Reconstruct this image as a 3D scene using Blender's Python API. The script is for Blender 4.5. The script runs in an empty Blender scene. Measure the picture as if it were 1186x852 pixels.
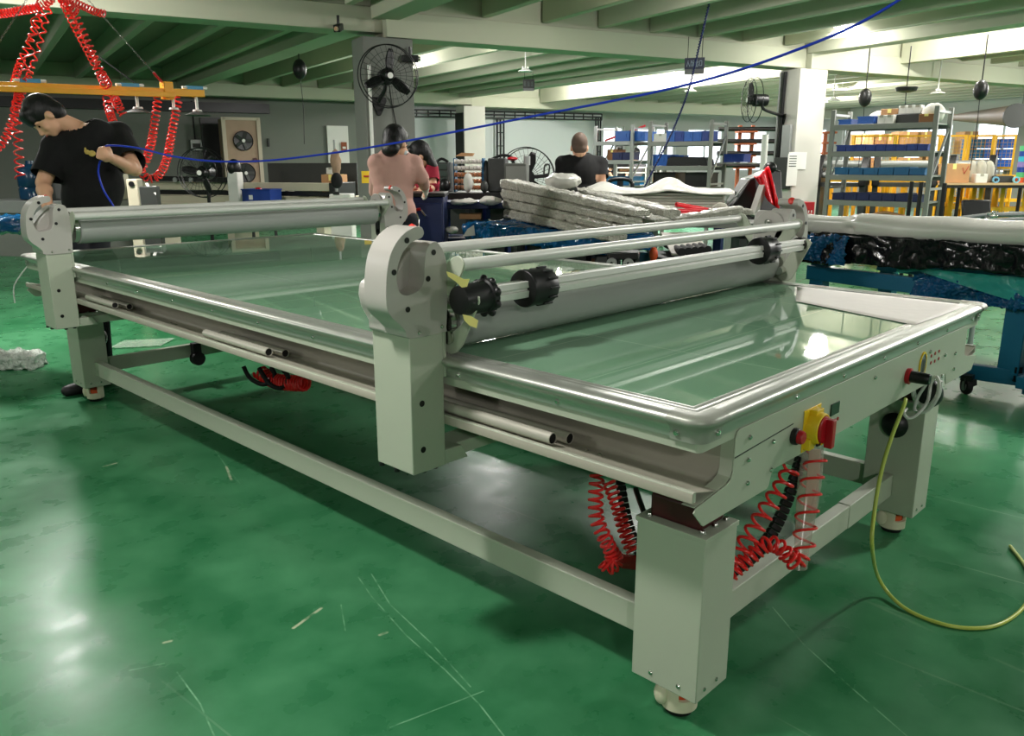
import bpy, bmesh, math, random
from mathutils import Vector, Matrix, Euler, noise as mnoise
random.seed(7)
PI = math.pi
scene = bpy.context.scene
COL = scene.collection

# ------------------------------------------------------------------ camera
CAMP = Vector((-1.5084, -0.8603, 1.3464)); YAW, PIT, ROL, FPX = .7717, .2481, -.0016, 943.245
def cam_axes():
    cy, sy, cp, sp = math.cos(YAW), math.sin(YAW), math.cos(PIT), math.sin(PIT)
    f = Vector((cy*cp, sy*cp, -sp)); r = Vector((sy, -cy, 0)); u = r.cross(f)
    cr, sr = math.cos(ROL), math.sin(ROL)
    return cr*r + sr*u, -sr*r + cr*u, f
CR, CU, CF = cam_axes()
def ray(u, v): return CR*((u-593)/FPX) + CU*((426-v)/FPX) + CF
def atz(u, v, z): d = ray(u, v); return CAMP + d*((z-CAMP.z)/d.z)
def atd(u, v, t): return CAMP + ray(u, v)*t
def atX(u, v, x): d = ray(u, v); return CAMP + d*((x-CAMP.x)/d.x)
def atY(u, v, y): d = ray(u, v); return CAMP + d*((y-CAMP.y)/d.y)
cam = bpy.data.objects.new('camera', bpy.data.cameras.new('camera')); COL.objects.link(cam)
cam.matrix_world = Matrix(((CR.x, CU.x, -CF.x, CAMP.x), (CR.y, CU.y, -CF.y, CAMP.y), (CR.z, CU.z, -CF.z, CAMP.z), (0, 0, 0, 1)))
cam.data.sensor_fit = 'HORIZONTAL'; cam.data.sensor_width = 36; cam.data.lens = 36*FPX/1186
cam.data.clip_start = .05; cam.data.clip_end = 200
scene.camera = cam

# room axes: a runs to the right and away, b runs away
TH = math.radians(-16.5)
RA = Vector((math.cos(TH), math.sin(TH), 0)); RB = Vector((-math.sin(TH), math.cos(TH), 0))
def rm(a, b, z=0): return RA*a + RB*b + Vector((0, 0, z))
def toroom(P): return Vector((P.dot(RA), P.dot(RB), P.z))

# --------------------------------------------------------------- materials
def lin(c):
    c = c/255.0
    return c/12.92 if c <= .04045 else ((c+.055)/1.055)**2.4
MATS = {}
def mat(name, rgb, rough=.5, metal=0.0, spec=.5, var=.06, scale=6.0, bump=0.0, bscale=40.0, emit=0.0, alpha=1.0, trans=0.0, coat=0.0, rvar=.06, stretch=None, ior=1.45):
    if name in MATS: return MATS[name]
    m = bpy.data.materials.new(name); m.use_nodes = True; nt = m.node_tree; N = nt.nodes; L = nt.links
    p = N['Principled BSDF']
    col = (lin(rgb[0]), lin(rgb[1]), lin(rgb[2]), 1)
    tc = N.new('ShaderNodeTexCoord'); mp = N.new('ShaderNodeMapping'); L.new(tc.outputs['Object'], mp.inputs[0])
    if stretch: mp.inputs['Scale'].default_value = stretch
    no = N.new('ShaderNodeTexNoise'); no.inputs['Scale'].default_value = scale; no.inputs['Detail'].default_value = 4
    L.new(mp.outputs[0], no.inputs['Vector'])
    mx = N.new('ShaderNodeMixRGB'); mx.inputs[1].default_value = tuple(min(1, c*(1-var)) for c in col[:3])+(1,)
    mx.inputs[2].default_value = tuple(min(1, c*(1+var)) for c in col[:3])+(1,)
    L.new(no.outputs['Fac'], mx.inputs[0]); L.new(mx.outputs[0], p.inputs['Base Color'])
    mr = N.new('ShaderNodeMapRange'); mr.inputs['To Min'].default_value = max(0, rough-rvar); mr.inputs['To Max'].default_value = min(1, rough+rvar)
    L.new(no.outputs['Fac'], mr.inputs['Value']); L.new(mr.outputs[0], p.inputs['Roughness'])
    p.inputs['Metallic'].default_value = metal; p.inputs['Specular IOR Level'].default_value = spec; p.inputs['IOR'].default_value = ior
    p.inputs['Alpha'].default_value = alpha; p.inputs['Transmission Weight'].default_value = trans; p.inputs['Coat Weight'].default_value = coat
    if bump:
        n2 = N.new('ShaderNodeTexNoise'); n2.inputs['Scale'].default_value = bscale; n2.inputs['Detail'].default_value = 5
        L.new(mp.outputs[0], n2.inputs['Vector'])
        b = N.new('ShaderNodeBump'); b.inputs['Strength'].default_value = bump; b.inputs['Distance'].default_value = .02
        L.new(n2.outputs['Fac'], b.inputs['Height']); L.new(b.outputs[0], p.inputs['Normal'])
    if emit:
        p.inputs['Emission Color'].default_value = col; p.inputs['Emission Strength'].default_value = emit
    MATS[name] = m
    return m

# ------------------------------------------------------------ mesh builder
def frame_of(d):
    d = d.normalized(); a = Vector((0, 0, 1)) if abs(d.z) < .9 else Vector((1, 0, 0))
    x = d.cross(a).normalized(); return x, d.cross(x).normalized()
class MB:
    def __init__(s): s.v = []; s.f = []
    def add(s, vs, fs):
        o = len(s.v); s.v += [Vector(v) for v in vs]; s.f += [[i+o for i in f] for f in fs]; return s
    def box(s, x0, x1, y0, y1, z0, z1):
        return s.add([(x0,y0,z0),(x1,y0,z0),(x1,y1,z0),(x0,y1,z0),(x0,y0,z1),(x1,y0,z1),(x1,y1,z1),(x0,y1,z1)],
                     [(3,2,1,0),(4,5,6,7),(0,1,5,4),(1,2,6,5),(2,3,7,6),(3,0,4,7)])
    def obox(s, c, ax, ay, az, hx, hy, hz):
        c = Vector(c); P = []
        for k in (-1, 1):
            for i, j in ((-1,-1),(1,-1),(1,1),(-1,1)): P.append(c+ax*hx*i+ay*hy*j+az*hz*k)
        return s.add(P, [(3,2,1,0),(4,5,6,7),(0,1,5,4),(1,2,6,5),(2,3,7,6),(3,0,4,7)])
    def bar(s, p, q, w, h=None, up=Vector((0,0,1))):
        p = Vector(p); q = Vector(q); d = (q-p); l = d.length; d.normalize(); h = h or w
        if abs(d.dot(up)) > .95: up = Vector((1,0,0))
        x = d.cross(up).normalized(); y = x.cross(d).normalized()
        return s.obox((p+q)/2, x, d, y, w/2, l/2, h/2)
    def rbox(s, a0, a1, b0, b1, z0, z1):      # box in room axes
        return s.obox(rm((a0+a1)/2, (b0+b1)/2, (z0+z1)/2), RA, RB, Vector((0,0,1)), (a1-a0)/2, (b1-b0)/2, (z1-z0)/2)
    def cyl(s, p, q, r, r2=None, n=20, cap=True):
        p = Vector(p); q = Vector(q); r2 = r if r2 is None else r2
        x, y = frame_of(q-p); V = []
        for c, rr in ((p, r), (q, r2)):
            for i in range(n): t = 2*PI*i/n; V.append(c+x*rr*math.cos(t)+y*rr*math.sin(t))
        F = [(i, (i+1) % n, n+(i+1) % n, n+i) for i in range(n)]
        if cap: F += [tuple(range(n-1, -1, -1)), tuple(range(n, 2*n))]
        return s.add(V, F)
    def pipe(s, p, q, r, ri, n=24):            # hollow cylinder with ring ends
        p = Vector(p); q = Vector(q); x, y = frame_of(q-p); V = []
        for c, rr in ((p, r), (q, r), (q, ri), (p, ri)):
            for i in range(n): t = 2*PI*i/n; V.append(c+x*rr*math.cos(t)+y*rr*math.sin(t))
        F = []
        for k in range(4):
            for i in range(n): F.append((k*n+i, k*n+(i+1) % n, ((k+1) % 4)*n+(i+1) % n, ((k+1) % 4)*n+i))
        return s.add(V, F)
    def tube(s, path, r, n=8, cap=True, closed=False):
        path = [Vector(p) for p in path]; m = len(path); V = []; F = []
        x = None
        for i, c in enumerate(path):
            if closed: d = path[(i+1) % m]-path[i-1]
            else: d = path[min(i+1, m-1)]-path[max(i-1, 0)]
            d.normalize()
            if x is None: x, _ = frame_of(d)
            x = (x-d*x.dot(d)).normalized(); y = d.cross(x)
            rr = r[i] if isinstance(r, (list, tuple)) else r
            for k in range(n): t = 2*PI*k/n; V.append(c+x*rr*math.cos(t)+y*rr*math.sin(t))
        for i in range(m if closed else m-1):
            for k in range(n): j = (i+1) % m; F.append((i*n+k, i*n+(k+1) % n, j*n+(k+1) % n, j*n+k))
        if cap and not closed: F += [tuple(range(n-1, -1, -1)), tuple(range((m-1)*n, m*n))]
        return s.add(V, F)
    def lathe(s, prof, org=(0,0,0), axis=(0,0,1), n=24):   # prof: (r, h)
        org = Vector(org); ax = Vector(axis).normalized(); x, y = frame_of(ax); V = []; F = []
        for r, h in prof:
            for i in range(n): t = 2*PI*i/n; V.append(org+ax*h+x*r*math.cos(t)+y*r*math.sin(t))
        m = len(prof)
        for k in range(m-1):
            for i in range(n): F.append((k*n+i, k*n+(i+1) % n, (k+1)*n+(i+1) % n, (k+1)*n+i))
        if prof[0][0] > 1e-5: F.append(tuple(range(n-1, -1, -1)))
        if prof[-1][0] > 1e-5: F.append(tuple(range((m-1)*n, m*n)))
        return s.add(V, F)
    def ell(s, c, rx, ry=None, rz=None, n=16, m=10, rot=None):
        c = Vector(c); ry = ry or rx; rz = rz or rx; V = []; F = []
        R3 = rot or Matrix.Identity(3)
        for j in range(m+1):
            p = PI*j/m
            for i in range(n):
                t = 2*PI*i/n; V.append(c+R3 @ Vector((rx*math.sin(p)*math.cos(t), ry*math.sin(p)*math.sin(t), rz*math.cos(p))))
        for j in range(m):
            for i in range(n): F.append((j*n+i, (j+1)*n+i, (j+1)*n+(i+1) % n, j*n+(i+1) % n))
        return s.add(V, F)
    def prism(s, poly, to3, d):                 # poly 2D list, to3(u,v)->Vector, extruded by vector d
        d = Vector(d); A = [Vector(to3(*p)) for p in poly]; n = len(A)
        return s.add(A+[a+d for a in A], [tuple(range(n-1, -1, -1)), tuple(range(n, 2*n))]+[(i, (i+1) % n, n+(i+1) % n, n+i) for i in range(n)])
    def strip(s, line, d, th=None):             # open polyline extruded by d, optional thickness normal offsets
        d = Vector(d); A = [Vector(p) for p in line]; n = len(A)
        if th:
            B = []
            for i in range(n):
                t = (A[min(i+1, n-1)]-A[max(i-1, 0)]).normalized(); B.append(A[i]+d.normalized().cross(t).normalized()*th)
            poly = A+B[::-1]; m = len(poly)
            return s.add(poly+[p+d for p in poly], [(i, i+1, 2*n-2-i, 2*n-1-i) for i in range(n-1)]+[(m+i, m+2*n-1-i, m+2*n-2-i, m+i+1) for i in range(n-1)]
                         + [(i, (i+1) % m, m+(i+1) % m, m+i) for i in range(m)])
        return s.add(A+[a+d for a in A], [(i, i+1, n+i+1, n+i) for i in range(n-1)])
    def grid(s, fn, nu, nv):
        V = [fn(i/nu, j/nv) for j in range(nv+1) for i in range(nu+1)]
        return s.add(V, [(j*(nu+1)+i, j*(nu+1)+i+1, (j+1)*(nu+1)+i+1, (j+1)*(nu+1)+i) for j in range(nv) for i in range(nu)])
    def build(s, name, m, parent=None, bevel=0.0, seg=2, smooth=True, solid=0.0, fixn=True, angle=38):
        me = bpy.data.meshes.new(name)
        lo = Vector([min(v[i] for v in s.v) for i in range(3)]); hi = Vector([max(v[i] for v in s.v) for i in range(3)])
        org = Vector(((lo.x+hi.x)/2, (lo.y+hi.y)/2, lo.z))
        inv = wm(parent).inverted() if parent else Matrix.Identity(4)
        lin3 = inv.to_3x3(); o0 = inv @ org
        me.from_pydata([tuple(lin3 @ (v-org)) for v in s.v], [], s.f)
        if fixn:
            b = bmesh.new(); b.from_mesh(me); bmesh.ops.recalc_face_normals(b, faces=b.faces); b.to_mesh(me); b.free()
        me.materials.append(m)
        if smooth:
            for p in me.polygons: p.use_smooth = True
            me.set_sharp_from_angle(angle=math.radians(angle))
        ob = bpy.data.objects.new(name, me); COL.objects.link(ob); ob.location = o0
        if parent: ob.parent = parent
        if bevel:
            bv = ob.modifiers.new('bevel', 'BEVEL'); bv.width = bevel; bv.segments = seg; bv.limit_method = 'ANGLE'; bv.angle_limit = math.radians(40)
        if solid:
            sd = ob.modifiers.new('solid', 'SOLIDIFY'); sd.thickness = solid; sd.offset = 0
        return ob
def wm(o):
    m = Matrix.LocRotScale(o.location, o.rotation_euler, o.scale)
    return wm(o.parent) @ m if o.parent else m
def tag(o, label, cat, group=None, kind=None):
    o['label'] = label; o['category'] = cat
    if group: o['group'] = group
    if kind: o['kind'] = kind
    return o
def thing(name, label, cat, loc, rotz=0.0, group=None):
    o = bpy.data.objects.new(name, None); COL.objects.link(o); o.empty_display_size = .1
    o.location = Vector(loc); o.rotation_euler = (0, 0, rotz)
    return tag(o, label, cat, group)
def struct(o, label=None):
    o['kind'] = 'structure'
    if label: o['label'] = label
    return o
def dup(o, loc=None, rotz=None, label=None, group=None, parent=None):
    c = o.copy(); COL.objects.link(c)
    if parent: c.parent = parent
    if loc is not None: c.location = Vector(loc)
    if rotz is not None: c.rotation_euler = (0, 0, rotz)
    if label: c['label'] = label
    if group: c['group'] = group
    for ch in list(o.children): dup(ch, parent=c)
    return c
def catmull(P, k=8, closed=False):
    P = [Vector(p) for p in P]; n = len(P); out = []
    for i in range(n if closed else n-1):
        if closed: p0, p1, p2, p3 = P[i-1], P[i], P[(i+1) % n], P[(i+2) % n]
        else: p0, p1, p2, p3 = P[max(i-1, 0)], P[i], P[i+1], P[min(i+2, n-1)]
        for j in range(k):
            t = j/k
            out.append(.5*((2*p1)+(p2-p0)*t+(2*p0-5*p1+4*p2-p3)*t*t+(3*p1-p0-3*p2+p3)*t*t*t))
    if not closed: out.append(P[-1].copy())
    return out
def resample(path, step):
    out = [path[0].copy()]; acc = 0.0
    for a, b in zip(path, path[1:]):
        l = (b-a).length; t = step-acc
        while t <= l: out.append(a.lerp(b, t/l)); t += step
        acc = (acc+l) % step if l > 0 else acc
    return out
def coil(pts, R, turns, ppt=12, R1=None):
    """helix of radius R wound along a smooth path"""
    path = catmull(pts, 16); L = [0]
    for a, b in zip(path, path[1:]): L.append(L[-1]+(b-a).length)
    N = int(turns*ppt); out = []; x = None; j = 0
    for i in range(N+1):
        s_ = L[-1]*i/N
        while j < len(L)-2 and L[j+1] < s_: j += 1
        t = (s_-L[j])/max(1e-9, L[j+1]-L[j]); c = path[j].lerp(path[j+1], t); d = (path[j+1]-path[j]).normalized()
        if x is None: x, _ = frame_of(d)
        x = (x-d*x.dot(d)).normalized(); y = d.cross(x); th = 2*PI*i/ppt
        rr = R if R1 is None else R+(R1-R)*i/N
        out.append(c+x*rr*math.cos(th)+y*rr*math.sin(th))
    return out
def crinkle(ob, strength=.02, size=.1, sub=3):
    if sub:
        sb = ob.modifiers.new('sub', 'SUBSURF'); sb.levels = sub; sb.render_levels = sub; sb.subdivision_type = 'SIMPLE'
    t = bpy.data.textures.new('crinkle', 'CLOUDS'); t.noise_scale = size; t.noise_depth = 2
    d = ob.modifiers.new('disp', 'DISPLACE'); d.texture = t; d.strength = strength; d.mid_level = .5; d.texture_coords = 'GLOBAL'
    return ob
# =================================================================== materials
M_BODY = mat('painted_grey_metal', (178, 184, 166), .42, var=.03, scale=3)
M_BODY2 = mat('moulded_grey_plastic', (180, 176, 170), .3, var=.02, scale=4)
M_ALU = mat('satin_aluminium', (186, 188, 180), .36, metal=.7, var=.02, scale=2, rvar=.02)
M_RAIL = mat('anodised_rail', (214, 214, 208), .36, metal=.12, var=.04, scale=5)
M_TRAY = mat('grey_tray_metal', (160, 156, 142), .42, var=.04, scale=3)
M_BLACK = mat('black_plastic', (18, 18, 19), .38, var=.15, scale=9)
M_RUBBER = mat('black_rubber', (14, 14, 14), .7, var=.2, scale=12)
M_ROLLER = mat('grey_silicone_roller', (166, 167, 164), .40, var=.03, scale=3)
M_STEEL = mat('bright_steel', (210, 210, 205), .18, metal=1, var=.04)
M_CREAM = mat('cream_caster_housing', (214, 208, 182), .4, var=.03)
M_ORANGE = mat('orange_caster_wheel', (210, 84, 40), .5)
M_MAROON = mat('dark_red_jack', (70, 18, 22), .5, var=.15)
M_RED = mat('red_plastic', (176, 22, 34), .32, var=.05)
M_REDTIP = mat('red_button_tip', (225, 60, 50), .35)
M_YELLOW = mat('yellow_switch_plastic', (236, 196, 34), .4, var=.04)
M_TAPE = mat('yellow_paper_tape', (246, 230, 140), .7, var=.08, scale=30)
M_COIL = mat('red_coiled_hose', (244, 44, 44), .28, var=.05, coat=.3)
M_DISP = mat('dark_display', (14, 22, 14), .15)
M_WHITEP = mat('white_cable', (210, 210, 205), .45)

def glossy_top():
    m = bpy.data.materials.new('green_glass_cutting_top'); m.use_nodes = True; nt = m.node_tree; N = nt.nodes; L = nt.links
    p = N['Principled BSDF']; tc = N.new('ShaderNodeTexCoord')
    no = N.new('ShaderNodeTexNoise'); no.inputs['Scale'].default_value = 1.6; no.inputs['Detail'].default_value = 6
    L.new(tc.outputs['Object'], no.inputs['Vector'])
    cr = N.new('ShaderNodeValToRGB'); cr.color_ramp.elements[0].position = .3; cr.color_ramp.elements[1].position = .75
    cr.color_ramp.elements[0].color = (lin(104), lin(142), lin(114), 1); cr.color_ramp.elements[1].color = (lin(120), lin(156), lin(128), 1)
    L.new(no.outputs['Fac'], cr.inputs[0])
    # printed cutting-mat lines every half metre
    br = N.new('ShaderNodeTexBrick'); br.offset = 0; br.inputs['Scale'].default_value = 1.0; br.inputs['Mortar Size'].default_value = .0022
    br.inputs['Brick Width'].default_value = .46; br.inputs['Row Height'].default_value = .30; br.inputs['Mortar Smooth'].default_value = .1
    L.new(tc.outputs['Object'], br.inputs['Vector'])
    mx = N.new('ShaderNodeMixRGB'); mx.inputs[2].default_value = (lin(158), lin(188), lin(160), 1)
    ml = N.new('ShaderNodeMath'); ml.operation = 'MULTIPLY'; ml.inputs[1].default_value = .55
    L.new(br.outputs['Fac'], ml.inputs[0]); L.new(ml.outputs[0], mx.inputs[0]); L.new(cr.outputs[0], mx.inputs[1])
    L.new(mx.outputs[0], p.inputs['Base Color'])
    mr = N.new('ShaderNodeMapRange'); mr.inputs['To Min'].default_value = .015; mr.inputs['To Max'].default_value = .035
    L.new(no.outputs['Fac'], mr.inputs['Value']); L.new(mr.outputs[0], p.inputs['Roughness'])
    n2 = N.new('ShaderNodeTexNoise'); n2.inputs['Scale'].default_value = 3.0; L.new(tc.outputs['Object'], n2.inputs['Vector'])
    b = N.new('ShaderNodeBump'); b.inputs['Strength'].default_value = .012; b.inputs['Distance'].default_value = .02
    L.new(n2.outputs['Fac'], b.inputs['Height'])
    p.inputs['Specular IOR Level'].default_value = .3
    return m
M_TOP = glossy_top()
M_CORNER = mat('satin_corner_metal', (158, 160, 150), .40, metal=.25, var=.02)

# =================================================================== the table
WX, DY = 1.5885, 4.191          # leg footprint
LA, LB = .143, .187
ZB, ZT = .0936, .522
X0, X1, Y0, Y1 = -.148, 1.738, -.062, 4.256    # trim faces
table = thing('applicator_table', 'long light-grey flatbed table with glossy green top, aluminium rim and four box legs', 'table', (.795, 2.1, 0))

class Bolts:
    def __init__(s): s.l = []
    def build(s, name, m, parent):
        for p, n, r, h in s.l: MB().lathe([(r, 0), (r, h*.4), (r*.7, h*.9), (0, h)], Vector(p), Vector(n), 10).build(name, m, parent)
def bolt(bs, p, n, r=.006, h=.004): bs.l.append((p, n, r, h))

legs = []
for (lx, ly) in ((0, 0), (0, DY-LB), (WX-LA, 0), (WX-LA, DY-LB)):
    lg = MB().box(lx, lx+LA, ly, ly+LB, ZB, ZT-.012).build('leg', M_BODY, table, bevel=.0025)
    MB().box(lx-.003, lx+LA+.003, ly-.003, ly+LB+.003, ZT-.0125, ZT).build('cap_plate', M_BODY, lg, bevel=.001)
    b = Bolts()
    sx = -1 if lx == 0 else 1; sy = -1 if ly == 0 else 1
    xf = lx if sx < 0 else lx+LA
    for yy in (.04, .12): bolt(b, (xf, ly+yy+.01, ZB+.025), (sx, 0, 0))
    for xx in (.035, .09): bolt(b, (lx+xx, ly, ZB+.025), (0, -1, 0))
    for xx in (.02, .075, .125):
        for yy in (.02, .165): bolt(b, (lx+xx, ly+yy, ZT), (0, 0, 1), .008, .009)
    b.build('bolt', M_STEEL, lg)
    MB().box(lx+.02, lx+LA-.018, ly+.025, ly+LB-.02, ZT, .585).build('jack_block', M_MAROON, table, bevel=.01)
    k = MB(); k.cyl((lx+.07, ly+.03, .57), (lx+.07, ly+.155, .57), .016); k.box(lx+.03, lx+.115, ly+.04, ly+.15, .58, .645)
    k.build('jack_screw', M_BLACK, table, bevel=.003)
    # levelling caster
    cx, cy = lx+LA/2, ly+LB/2+(-.005 if ly == 0 else -.03)
    c = MB(); c.lathe([(.040, .014), (.046, .018), (.047, .05), (.036, .05), (.036, .02)], (cx, cy, 0), n=32)
    for a0 in (30, 150, 270):
        arc = [(math.cos(math.radians(a0+t)), math.sin(math.radians(a0+t))) for t in range(0, 61, 12)]
        poly = [(x*.047, y*.047) for x, y in arc]+[(x*.036, y*.036) for x, y in arc[::-1]]
        c.prism(poly, lambda u, v: (cx+u, cy+v, .0495), (0, 0, ZB-.0495))
    c.ell((cx-.046, cy+.025, .055), .012, .02, .03)
    cs = c.build('caster_housing', M_CREAM, lg)
    MB().cyl((cx, cy, .045), (cx, cy, .07), .034, n=24).build('caster_wheel', M_ORANGE, lg)
    MB().cyl((cx, cy, .0), (cx, cy, .0145), .034, .04, n=24).build('foot_pad', M_RUBBER, lg)
    legs.append(lg)
# dark knobs where jacks stick out on the inner faces
for (kx, ky, kz, d) in ((WX-LA-.0, .092, .432, (-1, 0, 0)), (LA, DY-.1, .36, (1, 0, 0))):
    MB().lathe([(.026, 0), (.044, .006), (.046, .018), (.03, .034), (0, .038)], (kx, ky, kz), d, 24).build('jack_knob', M_BLACK, table)
# stretcher beams
MB().box(.066, .106, LB, DY-LB, .160, .2415).build('long_beam', M_BODY, table, bevel=.003)
MB().box(WX-.106, WX-.066, LB, DY-LB, .160, .2415).build('long_beam', M_BODY, table, bevel=.003)
MB().box(LA, 1.06, .081, .121, .160, .2415).build('cross_beam', M_BODY, table, bevel=.003)
MB().box(1.0605, WX-LA, .0795, .1225, .1585, .243).build('cross_beam', M_BODY, table, bevel=.003)
MB().box(LA, WX-LA, DY-.121, DY-.081, .155, .2365).build('cross_beam', M_BODY, table, bevel=.003)
# centre post with black wheel under the far cross beam
k = MB(); k.cyl((.68, 4.0, .152), (.68, 4.05, .152), .042, n=24); k.box(.655, .705, 4.01, 4.06, .15, .25)
k.build('underside_wheel', M_RUBBER, table, bevel=.003)
# sub frame carrying the top
k = MB()
for yy in (.12, 1.1, 2.1, 3.1, 4.08): k.box(.05, 1.54, yy-.03, yy+.03, .67, .73)
k.box(.02, .07, .0, 4.19, .66, .775); k.box(1.52, 1.57, .0, 4.19, .66, .775); k.box(.02, 1.57, 0, 4.19, .776, .80)
k.build('under_frame', M_TRAY, table)
MB().box(X0+.03, X1-.03, Y0+.03, Y1-.03, .801, .8515).build('tabletop', M_TOP, table, bevel=.001)

# rim swept round the table: nose rolls over and tucks back to a flat apron
prof = [(-.062, .8520), (-.060, .8545), (-.052, .8545), (-.050, .8535), (-.044, .8535), (-.042, .8545), (-.036, .8545), (-.034, .8535), (-.028, .8535), (-.026, .8548),
        (-.008, .8550), (.004, .8535), (.012, .8500), (.0165, .8445), (.0165, .8390), (.0125, .8345), (.007, .8300), (.002, .8250), (-.001, .8190), (-.002, .8120), (-.002, .8000), (-.02, .8000)]
def corner_loop(off, rc=.03):
    x0, x1, y0, y1 = X0-off, X1+off, Y0-off, Y1+off; r = max(.002, rc+off); P = []
    for cx, cy, a in ((x0+r, y0+r, 180), (x1-r, y0+r, 270), (x1-r, y1-r, 0), (x0+r, y1-r, 90)):
        for t in range(0, 91, 15): P.append((cx+r*math.cos(math.radians(a+t)), cy+r*math.sin(math.radians(a+t))))
    return P
def rim(mb, prof, sel=None, grow=0.0):
    loops = []
    for o, z in prof:
        L = corner_loop(o+grow); loops.append([Vector((x, y, z+(grow*.6 if z > .84 else 0))) for x, y in L])
    n = len(loops[0])
    for a, b in zip(loops, loops[1:]):
        for i in range(n):
            mb.add([a[i], a[(i+1) % n], b[(i+1) % n], b[i]], [(0, 1, 2, 3)])
r_ = MB(); rim(r_, prof)
ro = r_.build('rim', M_ALU, table, fixn=True)
bm = bmesh.new(); bm.from_mesh(ro.data); bmesh.ops.remove_doubles(bm, verts=bm.verts, dist=1e-5); bmesh.ops.recalc_face_normals(bm, faces=bm.faces); bm.to_mesh(ro.data); bm.free()
for p in ro.data.polygons: p.use_smooth = True
ro.data.set_sharp_from_angle(angle=math.radians(45))
# corner caps
cprof = [(o, z) for o, z in prof if o > -.03]
for ci in range(4):
    mb = MB(); g = .0024; rows = []
    for o, z in cprof[1:-1]:
        x0, x1, y0, y1 = X0-o-g, X1+o+g, Y0-o-g, Y1+o+g; r = max(.004, .03+o+g)
        cx, cy, a = ((x0+r, y0+r, 180), (x1-r, y0+r, 270), (x1-r, y1-r, 0), (x0+r, y1-r, 90))[ci]
        e0 = Vector((math.cos(math.radians(a)), math.sin(math.radians(a)), 0)); e1 = Vector((math.cos(math.radians(a+90)), math.sin(math.radians(a+90)), 0))
        arc = [Vector((cx+r*math.cos(math.radians(a+t)), cy+r*math.sin(math.radians(a+t)), z+(g*.6 if z > .84 else -.004 if z < .805 else 0))) for t in range(0, 91, 10)]
        rows.append([arc[0]-e1*.045]+arc+[arc[-1]-e0*.045])
    for A, B in zip(rows, rows[1:]):
        for i in range(len(A)-1): mb.add([A[i], A[i+1], B[i+1], B[i]], [(0, 1, 2, 3)])
    cc = mb.build('corner_cap', M_CORNER, table)
    bm = bmesh.new(); bm.from_mesh(cc.data); bmesh.ops.remove_doubles(bm, verts=bm.verts, dist=1e-5); bmesh.ops.recalc_face_normals(bm, faces=bm.faces); bm.to_mesh(cc.data); bm.free()
    for p in cc.data.polygons: p.use_smooth = True
    
    mb = Bolts(); sx = (-1, 1, 1, -1)[ci]; sy = (-1, -1, 1, 1)[ci]
    xx = X0 if sx < 0 else X1; yy = Y0 if sy < 0 else Y1
    bolt(mb, (xx+sx*.0005, yy-sy*.058, .812), (sx, 0, 0), .0075, .006); bolt(mb, (xx-sx*.058, yy+sy*.0005, .812), (0, sy, 0), .0075, .006)
    mb.build('cap_screw', M_STEEL, cc)
mb = Bolts()
for i in range(12):
    y = .32+i*.34
    if not (.68 < y < .87 or 3.42 < y < 3.62): bolt(mb, (X0+.002, y, .811), (-1, 0, 0), .006, .005)
for i in range(6): bolt(mb, (.27+i*.27, Y0+.002, .811), (0, -1, 0), .006, .005)
mb.build('rim_screw', M_STEEL, table)
# flange under the rim + tray gutters on both long sides
def lip_ring(mb):
    for off, z0, z1 in ((-.004, .776, .8005),):
        A = corner_loop(off-.004, .02); n = len(A)
        for i in range(n):
            a, b = A[i], A[(i+1) % n]
            mb.add([(a[0], a[1], z0), (b[0], b[1], z0), (b[0], b[1], z1), (a[0], a[1], z1)], [(0, 1, 2, 3)])
        B = corner_loop(-.15, .02)
        for i in range(n):
            a, b, c_, d = A[i], A[(i+1) % n], B[(i+1) % n], B[i]
            mb.add([(a[0], a[1], z0), (b[0], b[1], z0), (c_[0], c_[1], z0), (d[0], d[1], z0)], [(0, 1, 2, 3)])
mb = MB(); lip_ring(mb); mb.build('rim_flange', M_BODY, table)
for mir in (0, 1):
    line = [(-.002, .776), (-.002, .676), (-.006, .665), (-.014, .6615), (-.142, .6925), (-.153, .695), (-.156, .692), (-.156, .674), (-.150, .671), (-.02, .645), (.02, .640), (.05, .640)]
    P = [Vector((x if not mir else WX-x, -.054, z)) for x, z in line]
    MB().strip(P, (0, 4.30, 0), .002).build('gutter_tray', M_TRAY, table, angle=50)
    mb = MB(); xa, xb_ = ((-.1565, -.1435) if not mir else (WX+.1435, WX+.1565)); mb.box(xa, xb_, -.054, 4.248, .673, .6965); mb.build('gutter_lip', M_BODY, table, bevel=.002)
    mb = Bolts()
    for yy in (.26, .30, 1.05, 1.10, 2.55, 2.6): bolt(mb, ((-.06 if not mir else WX+.06), yy, .6735), (0, 0, 1), .006, .004)
    mb.build('tray_screw', M_STEEL, table)
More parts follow.
